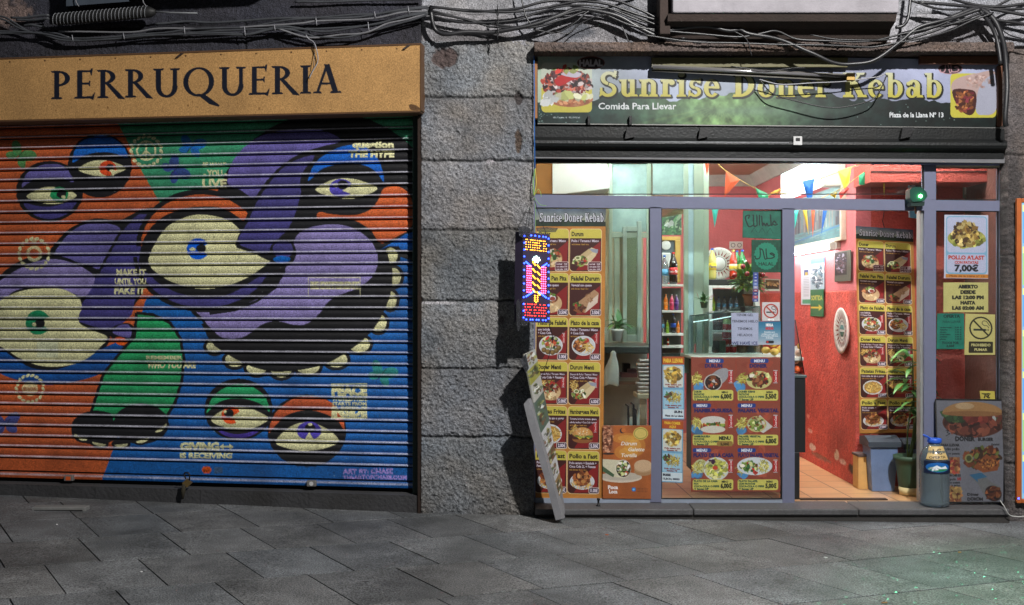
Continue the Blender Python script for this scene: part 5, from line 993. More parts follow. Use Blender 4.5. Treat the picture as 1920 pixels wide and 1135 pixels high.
fw_ = lambda d: (lambda x, y: W(x, y, d))
cable_group('cable_bundle', 'thick knotted bundle of black cables crossing the top of the stone pillar', 'cable bundle', [
    ([(806, 16), (830, 16), (900, 21), (960, 18), (1010, 6), (1060, 1), (1120, 5), (1180, 22), (1246, 42)], .008, cab),
    ([(808, 24), (812, 45), (820, 60), (840, 64), (880, 61), (930, 59), (990, 50), (1050, 28), (1090, 17), (1150, 28), (1200, 53), (1260, 76), (1330, 82)], .0125, cab),
    ([(806, 21), (860, 33), (930, 47), (1000, 51), (1060, 36), (1110, 20), (1180, 48), (1246, 57)], .007, cab),
    ([(806, 13), (870, 18), (940, 24), (1010, 16), (1080, 4), (1150, -6), (1200, -20)], .0075, cab),
    ([(1000, 56), (1040, 61), (1080, 42), (1110, 20), (1160, 33), (1230, 60), (1290, 74)], .005, cab),
    ([(975, -20), (985, 30), (1000, 50), (1010, 58)], .005, cab), ([(806, 28), (880, 44), (950, 40), (1010, 24), (1070, 10), (1130, 14), (1200, 38), (1246, 50)], .006, cab),
    ([(1060, -20), (1110, -4), (1160, 2), (1200, 20), (1246, 42)], .008, cab), ([(1040, 60), (1065, 62), (1090, 44), (1130, 28), (1180, 45), (1225, 62)], .0035, cab),
    ([(806, 26), (880, 38), (930, 52), (1000, 47), (1080, 22), (1150, 17), (1210, 40), (1270, 62)], .006, cab), ([(1165, 48), (1180, 82)], .004, cab)], fw_(7.90), seed=12)
cable_group('cable_bundle', 'dark cables sagging in loops under the balcony slab over the kebab sign', 'cable bundle', [
    ([(1240, 58), (1310, 50), (1360, 57), (1385, 56), (1400, 62), (1440, 70), (1480, 80), (1520, 100), (1560, 116), (1600, 121), (1640, 112), (1690, 78), (1720, 52), (1760, 42), (1800, 30), (1840, 18)], .0105, cab),
    ([(1200, 66), (1300, 78), (1400, 82), (1500, 84), (1600, 88), (1650, 86), (1700, 78), (1780, 58), (1830, 36), (1862, 24)], .0055, cab),
    ([(1250, 60), (1300, 62), (1380, 70), (1430, 62), (1460, 60), (1500, 74), (1560, 78), (1640, 76), (1700, 62), (1760, 48), (1820, 24)], .006, cab),
    ([(1260, 50), (1340, 52), (1380, 60), (1400, 76), (1410, 104)], .003, cab), ([(1520, 66), (1580, 74), (1660, 76), (1720, 60), (1800, 42), (1846, 26)], .004, cab)], fw_(7.84), seed=13)
cable_group('cable_bundle', 'heavy black cables fanning out and dropping at the upper right corner', 'cable bundle', [
    ([(1692, 66), (1740, 52), (1800, 28), (1835, 16), (1862, 36), (1878, 70), (1886, 110), (1888, 160), (1884, 222), (1888, 236)], .015, cab),
    ([(1835, 20), (1856, 44), (1870, 76), (1876, 120)], .012, cab), ([(1720, 6), (1800, 10), (1860, 18), (1930, 30), (2050, 60)], .010, cab),
    ([(1760, -10), (1820, 8), (1880, 12), (1950, 6), (2050, 0)], .009, cab), ([(1700, 74), (1780, 48), (1840, 24), (1900, -4), (1960, -30)], .007, cab), ([(1840, 26), (1880, 40), (1930, 48), (2050, 70)], .009, cab),
    ([(1870, 50), (1895, 66), (1930, 76), (2050, 100)], .004, cab), ([(1706, 2), (1760, 16), (1830, 18), (1930, 16), (2050, 14)], .007, cab)], fw_(7.86), seed=14)
cable_group('drain_pipe', 'short black pipe bending down beside the end of the balcony slab', 'pipe', [([(1712, -40), (1708, -6), (1703, 30), (1696, 46), (1680, 51)], .012, cab)], fw_(7.80), seed=15)
b = MB(); b.mat(iron)
p0 = W(933, 15, 7.87)
for k in range(7): b.tube([p0+Vector((0, 0, -.035*k))+Vector((math.cos(q)*.007*(k % 2), math.cos(q)*.007*((k+1) % 2), math.sin(q)*.022)) for q in np.linspace(0, 6.283, 9)], .0035, 5, caps=False)
o = b.build('chain', loc=p0); tag(o, 'short iron chain clamped over the black cables on the pillar top', 'chain')
# ---------------------------------------------------------------- balcony slab
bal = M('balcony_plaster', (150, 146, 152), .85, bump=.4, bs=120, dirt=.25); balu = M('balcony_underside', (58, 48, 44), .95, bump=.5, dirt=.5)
X0, X1 = px_(1256, 7.72), px_(1686, 7.72); zb = pz(24, 7.72); b = MB(); b.mat(bal); b.bbox(X0+.02, X1, -.28, -.01, zb, zb+.5, .01); b.mat(balu)
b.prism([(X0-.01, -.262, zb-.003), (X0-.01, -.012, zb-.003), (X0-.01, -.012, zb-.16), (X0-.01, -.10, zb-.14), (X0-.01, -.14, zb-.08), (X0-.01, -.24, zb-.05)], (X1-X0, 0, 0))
b.bbox(X0-.06, X0+.015, -.20, -.012, zb-.13, zb+.5, .008)
o = b.build('balcony_slab', loc=((X0+X1)/2, -.1, zb)); tag(o, 'pale balcony slab with dark moulded underside above the kebab shop', 'balcony')
# lintel under the wall
z0, z1 = pz(97, 7.89), pz(85.8)-.002
stone('lintel', (px_(1001), -.115, z0), (1, 0, 0), 0, px_(1888)-px_(1001), z1-z0, (88, 76, 70), (), [(px_(1180)-px_(1001), 0, 1), (px_(1562)-px_(1001), 0, 1)], amp=.012, seed=61, step=.006, depth=.4, hue=.05, jw=.005, label='weathered brown lintel running above the kebab shop sign', cat='lintel')
steel = M('dark_steel', (30, 32, 33), .42, .4, bump=.2, dirt=.3); dsteel = M('black_steel', (17, 18, 18), .6, .2)
b = MB(); b.mat(dsteel); b.box(px_(1001), px_(1888), .085, .135, pz(306, 8.1), 3.06); o = b.build('front_header', loc=(px_(1440), .1, 2.6)); tag(o, 'plain dark wall panel behind the kebab sign and shutter housing', 'wall')
# sign
cvs = shop_sign(); sgr = empty('kebab_shop_sign', (px_(1440), .06, pz(240)), 'printed kebab shop sign with yellow title over a hilly sunrise landscape', 'shop sign')
c4 = [W(1008, 100, 8.05), W(1872, 116, 8.05), W(1872, 240, 8.05), W(1008, 230, 8.05)]
sheet_px('printed_panel', cvs, [W(1008, 99, 8.05), W(1872, 113, 8.05), W(1872, 239, 8.05), W(1008, 231, 8.05)], sgr, M('sign_vinyl', attr=True, rough=.35, var=.05, vs_=20, bump=.04, bs=30), 1.6, .66)
b = MB(); b.mat(M('alu_edge', (130, 130, 128), .35, .6))
b.hexa([W(1008, 233, 8.044), W(1874, 241, 8.044), W(1874, 239, 8.044), W(1008, 231, 8.044), W(1008, 233, 8.07), W(1874, 241, 8.07), W(1874, 239, 8.07), W(1008, 231, 8.07)]); b.build('lower_trim', parent=sgr)
b = MB(); b.mat(M('timber_batten', (150, 104, 66), .8, bump=.3)); b.bbox(px_(1001), px_(1007.6), .0, .06, pz(222), pz(115), .002); b.build('side_batten', parent=sgr)
b = MB(); b.mat(M('rust_frame', (96, 58, 38), .7, bump=.3)); b.bbox(px_(1874), px_(1882), .02, .06, pz(236), pz(122), .002); b.bbox(px_(1725), px_(1872), .0, .035, pz(120), pz(105), .003); b.build('side_frame', parent=sgr)
b = MB(); b.mat(M('sign_cap', (96, 92, 60), .6)); b.bbox(px_(1222), px_(1590), .0, .035, pz(126), pz(108), .003); b.build('lamp_backplate', parent=sgr)
for x in (1102, 1180): b = MB(); b.mat(iron); b.bbox(px_(x), px_(x+5), .01, .045, pz(234), pz(217), .002); b.build('clip', parent=sgr)
# unlit sign lamp in front of it
lr = empty('sign_lamp', W(1400, 132, 7.9), 'long unlit metal strip lamp fixed in front of the kebab sign', 'sign lamp')
b = MB(); b.mat(M('lamp_metal', (170, 168, 172), .22, .7, var=.1)); b.tube([W(1224, 127, 7.97), W(1420, 135, 7.97), W(1588, 144, 7.97)], .0125, 14); b.build('tube_housing', parent=lr)
b = MB(); b.mat(M('lamp_back', (70, 66, 56), .5)); b.hexa([W(1222, 134, 7.985), W(1592, 153, 7.985), W(1592, 139, 7.985), W(1222, 121, 7.985), W(1222, 134, 8.0), W(1592, 153, 8.0), W(1592, 139, 8.0), W(1222, 121, 8.0)]); b.build('back_channel', parent=lr)
for x, y in ((1240, 118), (1560, 134)): b = MB(); b.mat(iron); b.tube([W(x, y+4, 8.0), W(x, y, 8.04)], .006, 6); b.build('bracket', parent=lr)
b = MB(); b.mat(M('brass_end', (170, 140, 80), .4, .5)); b.bbox(px_(1586, 7.96), px_(1602, 7.96), -.06, -.02, pz(152, 7.96), pz(138, 7.96), .004); b.build('end_cap', parent=lr)
cable_group('loose_wire', 'pale looping wires hanging in front of the kebab sign title', 'wire', [([(1424, 150), (1470, 158), (1540, 156), (1600, 150), (1640, 146), (1660, 138)], .004, tie), ([(1425, 152), (1450, 176), (1500, 192), (1570, 202), (1630, 190), (1652, 165), (1662, 142)], .0045, cab), ([(1370, 126), (1440, 132), (1500, 128), (1560, 136)], .003, cab)], fw_(7.95), seed=21)
# rolled steel shutter box
sb = empty('shutter_box', (px_(1440), .05, pz(297)), 'dark steel housing of the raised shutter under the kebab sign', 'shutter box'); xa, xb = px_(1001), px_(1887)
b = MB(); b.mat(steel); P = [(.14, 236), (.03, 236), (.03, 256), (.0, 260), (-.012, 264), (-.014, 269), (-.004, 274), (.02, 277), (.04, 280), (.04, 292), (.14, 294)]
n = len(P)
def prof_bar(b, P, xa, xb, dz=0.0): b.prism([(xa, y, pz(p)) for y, p in P], (xb-xa, 0, dz))
b.prism([(xa, y, pz(p)) for y, p in P], (xb-xa, 0, -.018)); b.build('housing', parent=sb)
b = MB(); b.mat(M('shine_steel', (140, 142, 146), .3, .8, var=.35, vs_=26)); b.prism([(px_(1124), -.016, pz(265.5)), (px_(1124), -.016, pz(267.5)), (px_(1124), -.005, pz(267)), ], (px_(1478)-px_(1124), 0, -.008)); b.build('shine_edge', parent=sb)  # pale metal strip put in for the shine along the ridge
for x in (1175, 1312, 1690): b = MB(); b.mat(iron); b.prism([(px_(x), -.03, pz(240)), (px_(x+22), -.03, pz(240)), (px_(x+14), -.03, pz(258)), (px_(x-4), -.03, pz(262))], (0, .035, 0)); b.build('hinge', parent=sb)
b = MB(); b.mat(M('white_sticker')); b.box(px_(1486), px_(1502), -.03, -.0285, pz(273), pz(257)); b.mat(iron); b.box(px_(1490), px_(1498), -.0312, -.0302, pz(266), pz(260)); b.build('sticker', parent=sb)

# ---------------------------------------------------------------- window frame
FD = 8.13
alu = M('grey_aluminium', (112, 116, 140), .42, .15, var=.06, vs_=20, bump=.06, bs=300); gsk = M('gasket', (18, 18, 20), .7)
wf = empty('shop_window', (px_(1440, FD), FD-8, .07), 'grey aluminium window front of the kebab shop with open doorway', 'shop front')
def fbar(name, x0, yt0, yb0, x1, yt1, yb1, d=FD, th=.06, m=alu, parent=None):
    b = MB(); b.mat(m); b.hexa([W(x0, yb0, d), W(x1, yb1, d), W(x1, yt1, d), W(x0, yt0, d), W(x0, yb0, d)+Vector((0, th, 0)), W(x1, yb1, d)+Vector((0, th, 0)), W(x1, yt1, d)+Vector((0, th, 0)), W(x0, yt0, d)+Vector((0, th, 0))]); return b.build(name, parent=parent or wf)
hd = M('header_paint', (104, 104, 108), .5, bump=.1); fbar('head_plate', 1000, 286, 297, 1886, 296, 306, 8.045, .16, hd)
for i, (a, c) in enumerate(((1004, 1476), (1489, 1601), (1634, 1874))): fbar('top_rail', a, 296+(a-1000)*.0125, 299.5+(a-1000)*.0125, c, 296+(c-1000)*.0125, 299.5+(c-1000)*.0125, 8.085, .03, M('rail_blue', (120, 128, 166), .35, .2))
fbar('transom', 998, 365, 389, 1874, 377, 396)
fbar('mullion', 1219, 388.6, 942, 1240, 388.9, 942); fbar('mullion', 1467, 390.9, 944, 1490, 391.2, 944); 
fbar('mullion', 1733, 306, 375, 1755, 306.3, 375); fbar('mullion', 1733, 394.8, 946, 1755, 395, 946)
fbar('jamb', 997, 297, 364.8, 1003, 297, 364.9); fbar('jamb', 997, 389.3, 942, 1004, 389.3, 942); fbar('jamb', 1874, 308, 948, 1887, 308, 948)
fbar('bottom_rail', 1004.2, 934, 943, 1218.8, 936, 944, m=M('rail_pale', (150, 160, 176), .4, .2)); fbar('bottom_rail', 1240.2, 937, 946, 1466.8, 938, 947, m=M('rail_pale')); fbar('bottom_rail', 1755.2, 938, 947, 1873.8, 940, 949)
fbar('top_bead', 1755.2, 309, 313, 1873.8, 310, 314, m=M('bead', (190, 186, 160), .5)); 
gl = glass_mat('window_glass')
for (a, t, bt, c) in ((1003.2, 298, 364.7, 1732.8), (1755.2, 314, 375.5, 1873.8), (1004.2, 389.2, 933.8, 1218.8), (1240.2, 389.6, 936.8, 1466.8), (1755.2, 395.4, 937.8, 1873.8)):
    b = MB(); b.mat(gl); y = FD-8+.03; b.quad((px_(a, FD), y, pz(bt, FD)), (px_(c, FD), y, pz(bt, FD)), (px_(c, FD), y, pz(t, FD)), (px_(a, FD), y, pz(t, FD))); pane_ = b.build('pane', parent=wf)
    b = MB(); b.mat(gsk)
    for q0, q1, r0, r1 in ((a, a+1.6, t, bt), (c-1.6, c, t, bt), (a+1.7, c-1.7, t, t+1.6), (a+1.7, c-1.7, bt-1.6, bt)): b.box(px_(q0, FD), px_(q1, FD), FD-8+.012, FD-8+.028, pz(r1, FD), pz(r0, FD))
    b.build('gasket', parent=pane_)
# open door leaf seen on edge and its jamb
b = MB(); b.mat(M('jamb_profile', (150, 152, 150), .4, .3)); b.bbox(px_(1722, 8.2), px_(1727, 8.2), .16, .24, .075, pz(396, 8.2), .002); b.mat(M('bead')); b.bbox(px_(1728, 8.2), px_(1732, 8.2), .17, .25, .075, pz(396, 8.2), .002); b.build('door_jamb', parent=wf)
# step
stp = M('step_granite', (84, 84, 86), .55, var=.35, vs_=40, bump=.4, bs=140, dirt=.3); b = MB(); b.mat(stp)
for a, c in ((1003, 1300), (1301, 1610), (1611, 1893)): b.bbox(px_(a, 7.88), px_(c, 7.88), -.12, .9 if False else .20, .030, .074, .008)
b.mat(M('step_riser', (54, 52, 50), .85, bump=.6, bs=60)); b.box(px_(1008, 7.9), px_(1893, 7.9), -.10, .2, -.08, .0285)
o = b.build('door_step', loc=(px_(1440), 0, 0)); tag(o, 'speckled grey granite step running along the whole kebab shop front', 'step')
# floor bolt
b = MB(); b.mat(iron); b.lathe((px_(1122, 8.0), 0, .075), [(.016, 0), (.018, .006), (.008, .012), (.007, .04), (.012, .042), (.010, .055), (.003, .058)], 12); o = b.build('floor_bolt', loc=(px_(1122, 8.0), 0, .075)); tag(o, 'small black bolt standing on the step before the tall menu', 'bolt')

# ---------------------------------------------------------------- sheets on the glass
PG = 8.155                                                     # behind the glass
PO = FD+.022                                                   # outside of the glass
def poster(name, cv, q, label, cat, d=8.148, gain=1.0, group=None, res=None, parts=None, curl=0):
    (x0, y0), (x1, y1), (x2, y2), (x3, y3) = q; pts = [W(x0, y0, d), W(x1, y1, d), W(x2, y2, d), W(x3, y3, d)]
    loc = (pts[2]+pts[3])/2; res = res or max(1.0, 1.35*(x1-x0)/(cv.x1-cv.x0))
    o = sheet(name, cv, pts, None, None, res, .002, gain, loc=loc, bulge=(lambda u, v: (curl*np.sin(u*7+v*3)*.5+curl*np.sin(v*9))[..., 0:1]) if curl else None); return tag(o, label, cat, group)
mb = menu_board(); POS = simple_posters()
poster('menu_poster', mb, ((1004, 392), (1136, 392), (1130, 937), (999, 934)), 'tall illustrated kebab menu on the left window pane behind the glowing sign', 'menu', d=8.14, res=1.9)
dp = durum_poster(); poster('advert_poster', dp, ((1130, 798), (1221.5, 798), (1220.5, 936), (1130, 935)), 'orange advertisement sheet with a white wrap beside the tall menu', 'poster', d=8.122, res=1.9)
poster('price_sheet', takeaway(('PARA LLEVAR',), ('SUN', 'Plaza de La Llana'), 3), ((1242, 669), (1283, 669), (1283, 787), (1242, 786)), 'narrow blue sheet headed PARA LLEVAR at the lower left of the middle pane', 'price sheet', res=2)
poster('price_sheet', takeaway(('PARA COMER', 'AQUI'), ('RISE', '13,BCN, 08003'), 7), ((1241, 788), (1281, 790), (1280, 906), (1240, 904)), 'narrow blue sheet headed PARA COMER AQUI below the takeaway sheet', 'price sheet', res=2)
gm = grid_menu(); poster('menu_poster', gm, ((1296, 670), (1463, 670), (1463, 922), (1296, 922)), 'brown poster with six set menus in the lower middle pane', 'menu', res=1.9)
poster('green_card', POS['mash'], ((1393, 395), (1464, 394), (1465, 449), (1392, 446)), 'green card with black arabic lettering at the top right of the middle pane', 'card', res=1.5)
poster('halal_card', POS['halal'], ((1409, 450), (1464, 450), (1464, 511), (1409, 511)), 'octagonal green HALAL card below the green arabic card', 'card', res=1.5)
poster('no_smoking_sticker', POS['nosmoke'], ((1429, 567), (1462, 567), (1462, 602), (1429, 602)), 'red and grey no smoking sticker on the middle pane', 'sticker', res=2)
poster('club_sticker', POS['hola'], ((1422, 603), (1464, 603), (1464, 647), (1422, 647)), 'blue printed sticker under the red no smoking sticker', 'sticker', res=2)
poster('ice_notice', POS['ice'], ((1371, 587), (1422, 587), (1422, 648), (1372, 647)), 'white paper notice reading TENEMOS HIELO and WE HAVE ICE', 'notice', res=2)
poster('card_sticker', POS['cards'], ((1412, 511), (1422, 511), (1422, 566), (1411, 566)), 'narrow strip of blue payment card stickers before the leafy plant', 'sticker', d=8.145, res=2.4)
poster('price_sheet', POS['pollo'], ((1771, 403), (1853, 404), (1853, 523), (1770, 522)), "pale sheet with roast chicken reading POLLO A'LAST 7,00 on the right pane", 'price sheet', res=1.5)
poster('hours_notice', POS['open'], ((1769, 530), (1853, 530), (1853, 586), (1769, 586)), 'cream notice of opening hours ABIERTO DESDE on the right pane', 'notice', res=1.6)
poster('offer_sheet', POS['offer'], ((1757, 588), (1808, 588), (1808, 655), (1756, 655)), 'green sheet headed OFERTA beside the yellowed no smoking notice', 'price sheet', res=1.6)
poster('no_smoking_notice', POS['nofum'], ((1810, 588), (1866, 590), (1866, 666), (1808, 666)), 'yellowed notice PROHIBIDO FUMAR with crossed cigarette on the right pane', 'notice', d=8.144, res=1.6)
pc = Cv(0, 0, 28, 15, (190, 176, 70), 4); pc.text('7€', 12, 12, 8, (30, 30, 20), 'c', .05); pc.rect(3, 4, 20, 5.5, (30, 30, 20)); poster('price_card', pc, ((1837, 733), (1865, 734), (1866, 750), (1839, 750)), 'small yellow card peeping over the leaning burger board', 'price card', res=2)
# ---------------------------------------------------------------- shop interior: shell
red = M('red_plaster', (182, 76, 66), .75, var=.12, vs_=6, bump=.8, bs=55, speck=.12, ss=60); redp = M('pink_plaster', (200, 108, 112), .75, var=.14, vs_=5, bump=.5, bs=50); crm = M('cream_paint', (206, 196, 170), .7, var=.06); wht = M('white_paint', (214, 216, 212), .5, var=.05)
beige = M('ceiling_paint', (176, 150, 130), .8, var=.06); RX = 2.75
mint = M('mint_alu', (158, 174, 156), .35, .1, var=.05); tan = M('tan_paint', (176, 126, 60), .8, var=.15)
b = MB(); b.mat(M('floor_tile', (196, 146, 98), .28, var=.12, vs_=10)); b.box(-.05, 3.9, .16, 5.4, .0, .072); o = b.build('shop_floor', loc=(1.9, 2, 0)); tag(o, kind='structure')
t = MATS['floor_tile'].node_tree; n = t.nodes; l = t.links; br = n.new('ShaderNodeTexBrick'); tc = n.new('ShaderNodeTexCoord'); mp = n.new('ShaderNodeMapping'); mp.inputs['Rotation'].default_value = (0, 0, R(-2)); l.new(tc.outputs['Object'], mp.inputs[0]); l.new(mp.outputs[0], br.inputs['Vector'])
br.offset = 0; br.inputs['Scale'].default_value = 1; br.inputs['Brick Width'].default_value = .30; br.inputs['Row Height'].default_value = .30; br.inputs['Mortar Size'].default_value = .006
for i, c in enumerate(((204, 164, 122), (188, 146, 104), (96, 66, 50))): br.inputs[('Color1', 'Color2', 'Mortar')[i]].default_value = (*rgb(*c), 1)
sc_ = [x for x in n if x.type == 'VECT_MATH'][0]; l.new(br.outputs['Color'], sc_.inputs[0])
def wallbox(name, m, x0, x1, y0, y1, z0, z1, label, cat='wall'):
    b = MB()
    for mm, a, c in m: b.mat(mm); b.box(x0, x1, y0, y1, a, c)
    o = b.build(name, loc=((x0+x1)/2, (y0+y1)/2, z0)); return tag(o, label, cat)
ZC = 2.97
wallbox('side_wall', [(redp, 1.641, ZC)], RX, RX+.12, .87, 4.5, 1.64, ZC, 'pink upper part of the wall on the right inside the shop with the city picture')
uu = lambda px: 4.5-((RX)*FPX/(px-CX)-8)
vv = lambda px, py: CAMZ-(py-CY)*((RX)*FPX/(px-CX))/FPX-.07
stone('side_wall', (RX, 4.5, .07), (0, -1, 0), 0, 3.628, 1.57, (190, 80, 70), (), (), amp=.004, seed=51, step=.011, depth=.12, hue=.02, mat=M('scuffed_plaster', attr=True, rough=.75, var=.10, vs_=6, bump=.8, bs=60, speck=.25, ss=90),
      chips=[(uu(a), vv(a, b_), w_, h_, .004, c_) for a, b_, w_, h_, c_ in ((1569, 853, .07, .045, (196, 176, 156)), (1523, 838, .10, .03, (206, 186, 176)), (1519, 808, .08, .02, (216, 160, 150)), (1580, 866, .09, .02, (206, 170, 160)), (1540, 858, .3, .02, (150, 96, 84)), (1597, 880, .09, .04, (70, 56, 52)), (1515, 780, .05, .02, (206, 130, 120)))],
      label='scuffed red plaster wall on the right inside the shop with the round plate', cat='wall')
wallbox('rear_wall', [(redp, .07, ZC)], -.1, RX+.12, 4.502, 4.6, 0, ZC, 'pink rear wall of the shop behind the bottles')
wallbox('corner_wall', [(red, .07, ZC)], RX+.122, 3.75, .87, .97, 0, ZC, 'red wall section behind the hanging menu board inside the doorway')
wallbox('entrance_wall', [(M('brown_brick', (96, 50, 40), .85, bump=.6, bs=30), .07, ZC)], 3.62, 3.75, .2, .868, 0, ZC, 'dark brownish side wall just inside the right pane')
wallbox('left_wall', [(tan, .07, ZC)], -.1, .06, .2, 4.5, 0, ZC, 'tan side wall at the left inside the shop')
b = MB(); b.mat(beige); b.box(-.1, 3.8, .14, 4.6, ZC+.001, ZC+.08); o = b.build('ceiling', loc=(1.8, 2, ZC)); tag(o, kind='structure')
b = MB(); b.mat(M('cornice_white', (186, 190, 186), .6)); b.prism([(RX, .9, ZC), (RX-.10, .9, ZC), (RX-.02, .9, ZC-.12), (RX, .9, ZC-.12)], (0, 3.6, 0)); b.prism([(.06, 4.5, ZC), (.06, 4.4, ZC), (.06, 4.48, ZC-.12), (.06, 4.5, ZC-.12)], (RX-.06, 0, 0)); o = b.build('cornice', loc=(RX, 2.5, ZC-.1)); tag(o, 'pale cornice moulding where the pink walls meet the ceiling', 'cornice')
# red beams near the entrance
b = MB(); b.mat(red); b.box(RX-.02, 3.62, .45, .86, 2.46, 2.62); b.mat(M('beam_line', (60, 26, 24), .8)); b.box(RX-.018, 3.618, .447, .4495, 2.532, 2.542); o = b.build('ceiling_beam', loc=(3.2, .6, 2.4)); tag(o, 'red painted beam crossing above the hanging menu board', 'beam')

# ---------------------------------------------------------------- lamps of the shop, with unseen ceiling tubes added
TUBE = M('tube_light', (250, 252, 255), emit=60, var=0); ADD_TUBE = M('added_light_ceiling', (252, 252, 250), emit=120, var=0); ADD_TUBE_K = M('added_light_kitchen', (252, 252, 250), emit=60, var=0)
body = M('lamp_body', (206, 200, 190), .4, var=.03)
tl = empty('wall_tube_lamp', (RX-.05, 2.05, 2.0), 'lit fluorescent tube mounted below the city picture on the red wall', 'tube lamp')
b = MB(); b.mat(body); b.bbox(RX-.035, RX-.001, 1.28, 2.86, 1.995, 2.05, .004); b.build('fitting', parent=tl); b = MB(); b.mat(TUBE); b.tube([(RX-.055, 1.42, 2.01), (RX-.055, 2.84, 2.01)], .016, 12); b.build('tube', parent=tl)
for y in (1.30, 2.845): b = MB(); b.mat(body); b.bbox(RX-.08, RX-.036, y, y+.05, 1.985, 2.05, .004); b.build('end_cap', parent=tl)
def added_ceil_lamp(x0, y0, x1, y1, z, label, em=ADD_TUBE, w=.28):  # unseen tubes, added to brighten the interior
    r = empty('added_ceiling_lamp', ((x0+x1)/2, (y0+y1)/2, z), label, 'added ceiling lamp'); b = MB(); b.mat(body); b.bbox(min(x0, x1)-w/2 if x0 == x1 else x0, max(x0, x1)+w/2 if x0 == x1 else x1, y0 if x0 == x1 else y0-w/2, y1 if x0 == x1 else y0+w/2, z, z+.05, .005); hs_ = b.build('housing', parent=r)
    for s in (-.25, .25):
        b = MB(); b.mat(em); o_ = s*w
        b.tube([(x0+o_, y0+.05, z-.014), (x1+o_, y1-.05, z-.014)] if x0 == x1 else [(x0+.05, y0+o_, z-.014), (x1-.05, y1+o_, z-.014)], .014, 10); b.build('tube', parent=hs_)
    return r
added_ceil_lamp(1.7, .75, 1.7, 2.0, ZC-.052, 'added unseen twin tube ceiling lamp over the counter just inside the shop')
added_ceil_lamp(.75, .8, .75, 2.0, ZC-.052, 'added unseen twin tube ceiling lamp over the kitchen at the left', ADD_TUBE_K)
added_ceil_lamp(1.0, 3.0, 1.0, 4.2, ZC-.052, 'added unseen twin tube ceiling lamp at the back of the kitchen')
added_ceil_lamp(2.0, .30, 3.4, .30, ZC-.052, 'added unseen twin tube ceiling lamp just inside the doorway')
added_ceil_lamp(.35, .34, 1.6, .34, ZC-.052, 'added unseen twin tube ceiling lamp at the window end of the kitchen', ADD_TUBE_K)
# louvred air curtain / light box on the right wall high up
lb = empty('light_box', (RX-.2, 2.0, 2.62), 'large lit white louvred lamp high on the pink wall', 'lamp'); pa = [(1480, 318), (1570, 280), (1570, 322), (1488, 358)]
b = MB(); b.mat(M('lit_diffuser', (250, 250, 250), emit=1.6, var=0)); b.bbox(RX-.16, RX-.03, 1.25, 2.7, 2.55, 2.78, .01); b.build('diffuser', parent=lb); b = MB(); b.mat(body); b.bbox(RX-.18, RX-.002, 1.13, 1.248, 2.50, 2.80, .01); b.build('end_cap', parent=lb)
for k in range(5): b = MB(); b.mat(MATS['lit_diffuser']); b.bbox(RX-.15, RX-.04, 2.702, 2.74, 2.56+k*.045, 2.59+k*.045, .01); b.build('louvre', parent=lb)
# city picture
z0, z1 = 2.075, 2.52; pr = empty('wall_picture', (RX-.02, 2.0, z0), 'large turquoise city skyline picture high on the red wall', 'picture')
sheet('canvas', POS['city'], [(RX-.03, 2.95, z1), (RX-.03, 1.16, z1), (RX-.03, 1.16, z0+.012), (RX-.03, 2.95, z0+.012)], pr, None, 1.6, .003)
b = MB(); b.mat(M('picture_frame', (206, 200, 180), .5)); b.bbox(RX-.045, RX-.001, 1.12, 1.158, z0-.02, z1+.02, .003); b.bbox(RX-.045, RX-.001, 1.16, 2.97, z0-.02, z0+.010, .003); b.build('frame', parent=pr)
def side_sheet(name, cv, d0, d1, y0, y1, label, cat, off=.006, tilt=0):
    """sheet on the right wall between depths d0 (far, left in the picture) and d1 (near)"""
    z = lambda py, d: CAMZ-(py-CY)*d/FPX; x = RX-off; dm = (d0+d1)/2; za, zb = z(y0, dm), z(y1, dm)
    o = sheet(name, cv, [(x, d0-8, za), (x, d1-8, za), (x, d1-8, zb), (x, d0-8, zb)], None, None, 1.6, .002, loc=(x, dm-8, zb)); return tag(o, label, cat)
dpx = lambda px, off=.0: (RX-off)*FPX/(px-CX)
side_sheet('wall_notice', POS['paper'], dpx(1503), dpx(1523), 488, 572, 'white notice with small blue picture under the tube lamp', 'notice', .006)
side_sheet('wall_notice', POS['blue'], dpx(1522), dpx(1548), 482, 543, 'pale blue photo notice above the green SORTIDA sign', 'notice', .012)
side_sheet('exit_sign', POS['exit'], dpx(1523), dpx(1548), 543, 594, 'green exit sign reading SORTIDA with a yellow arrow', 'sign', .018)
side_sheet('wall_notice', POS['dark'], dpx(1569), dpx(1600), 471, 528, 'dark framed leaflet on the red wall beside the menu board', 'notice', .02)
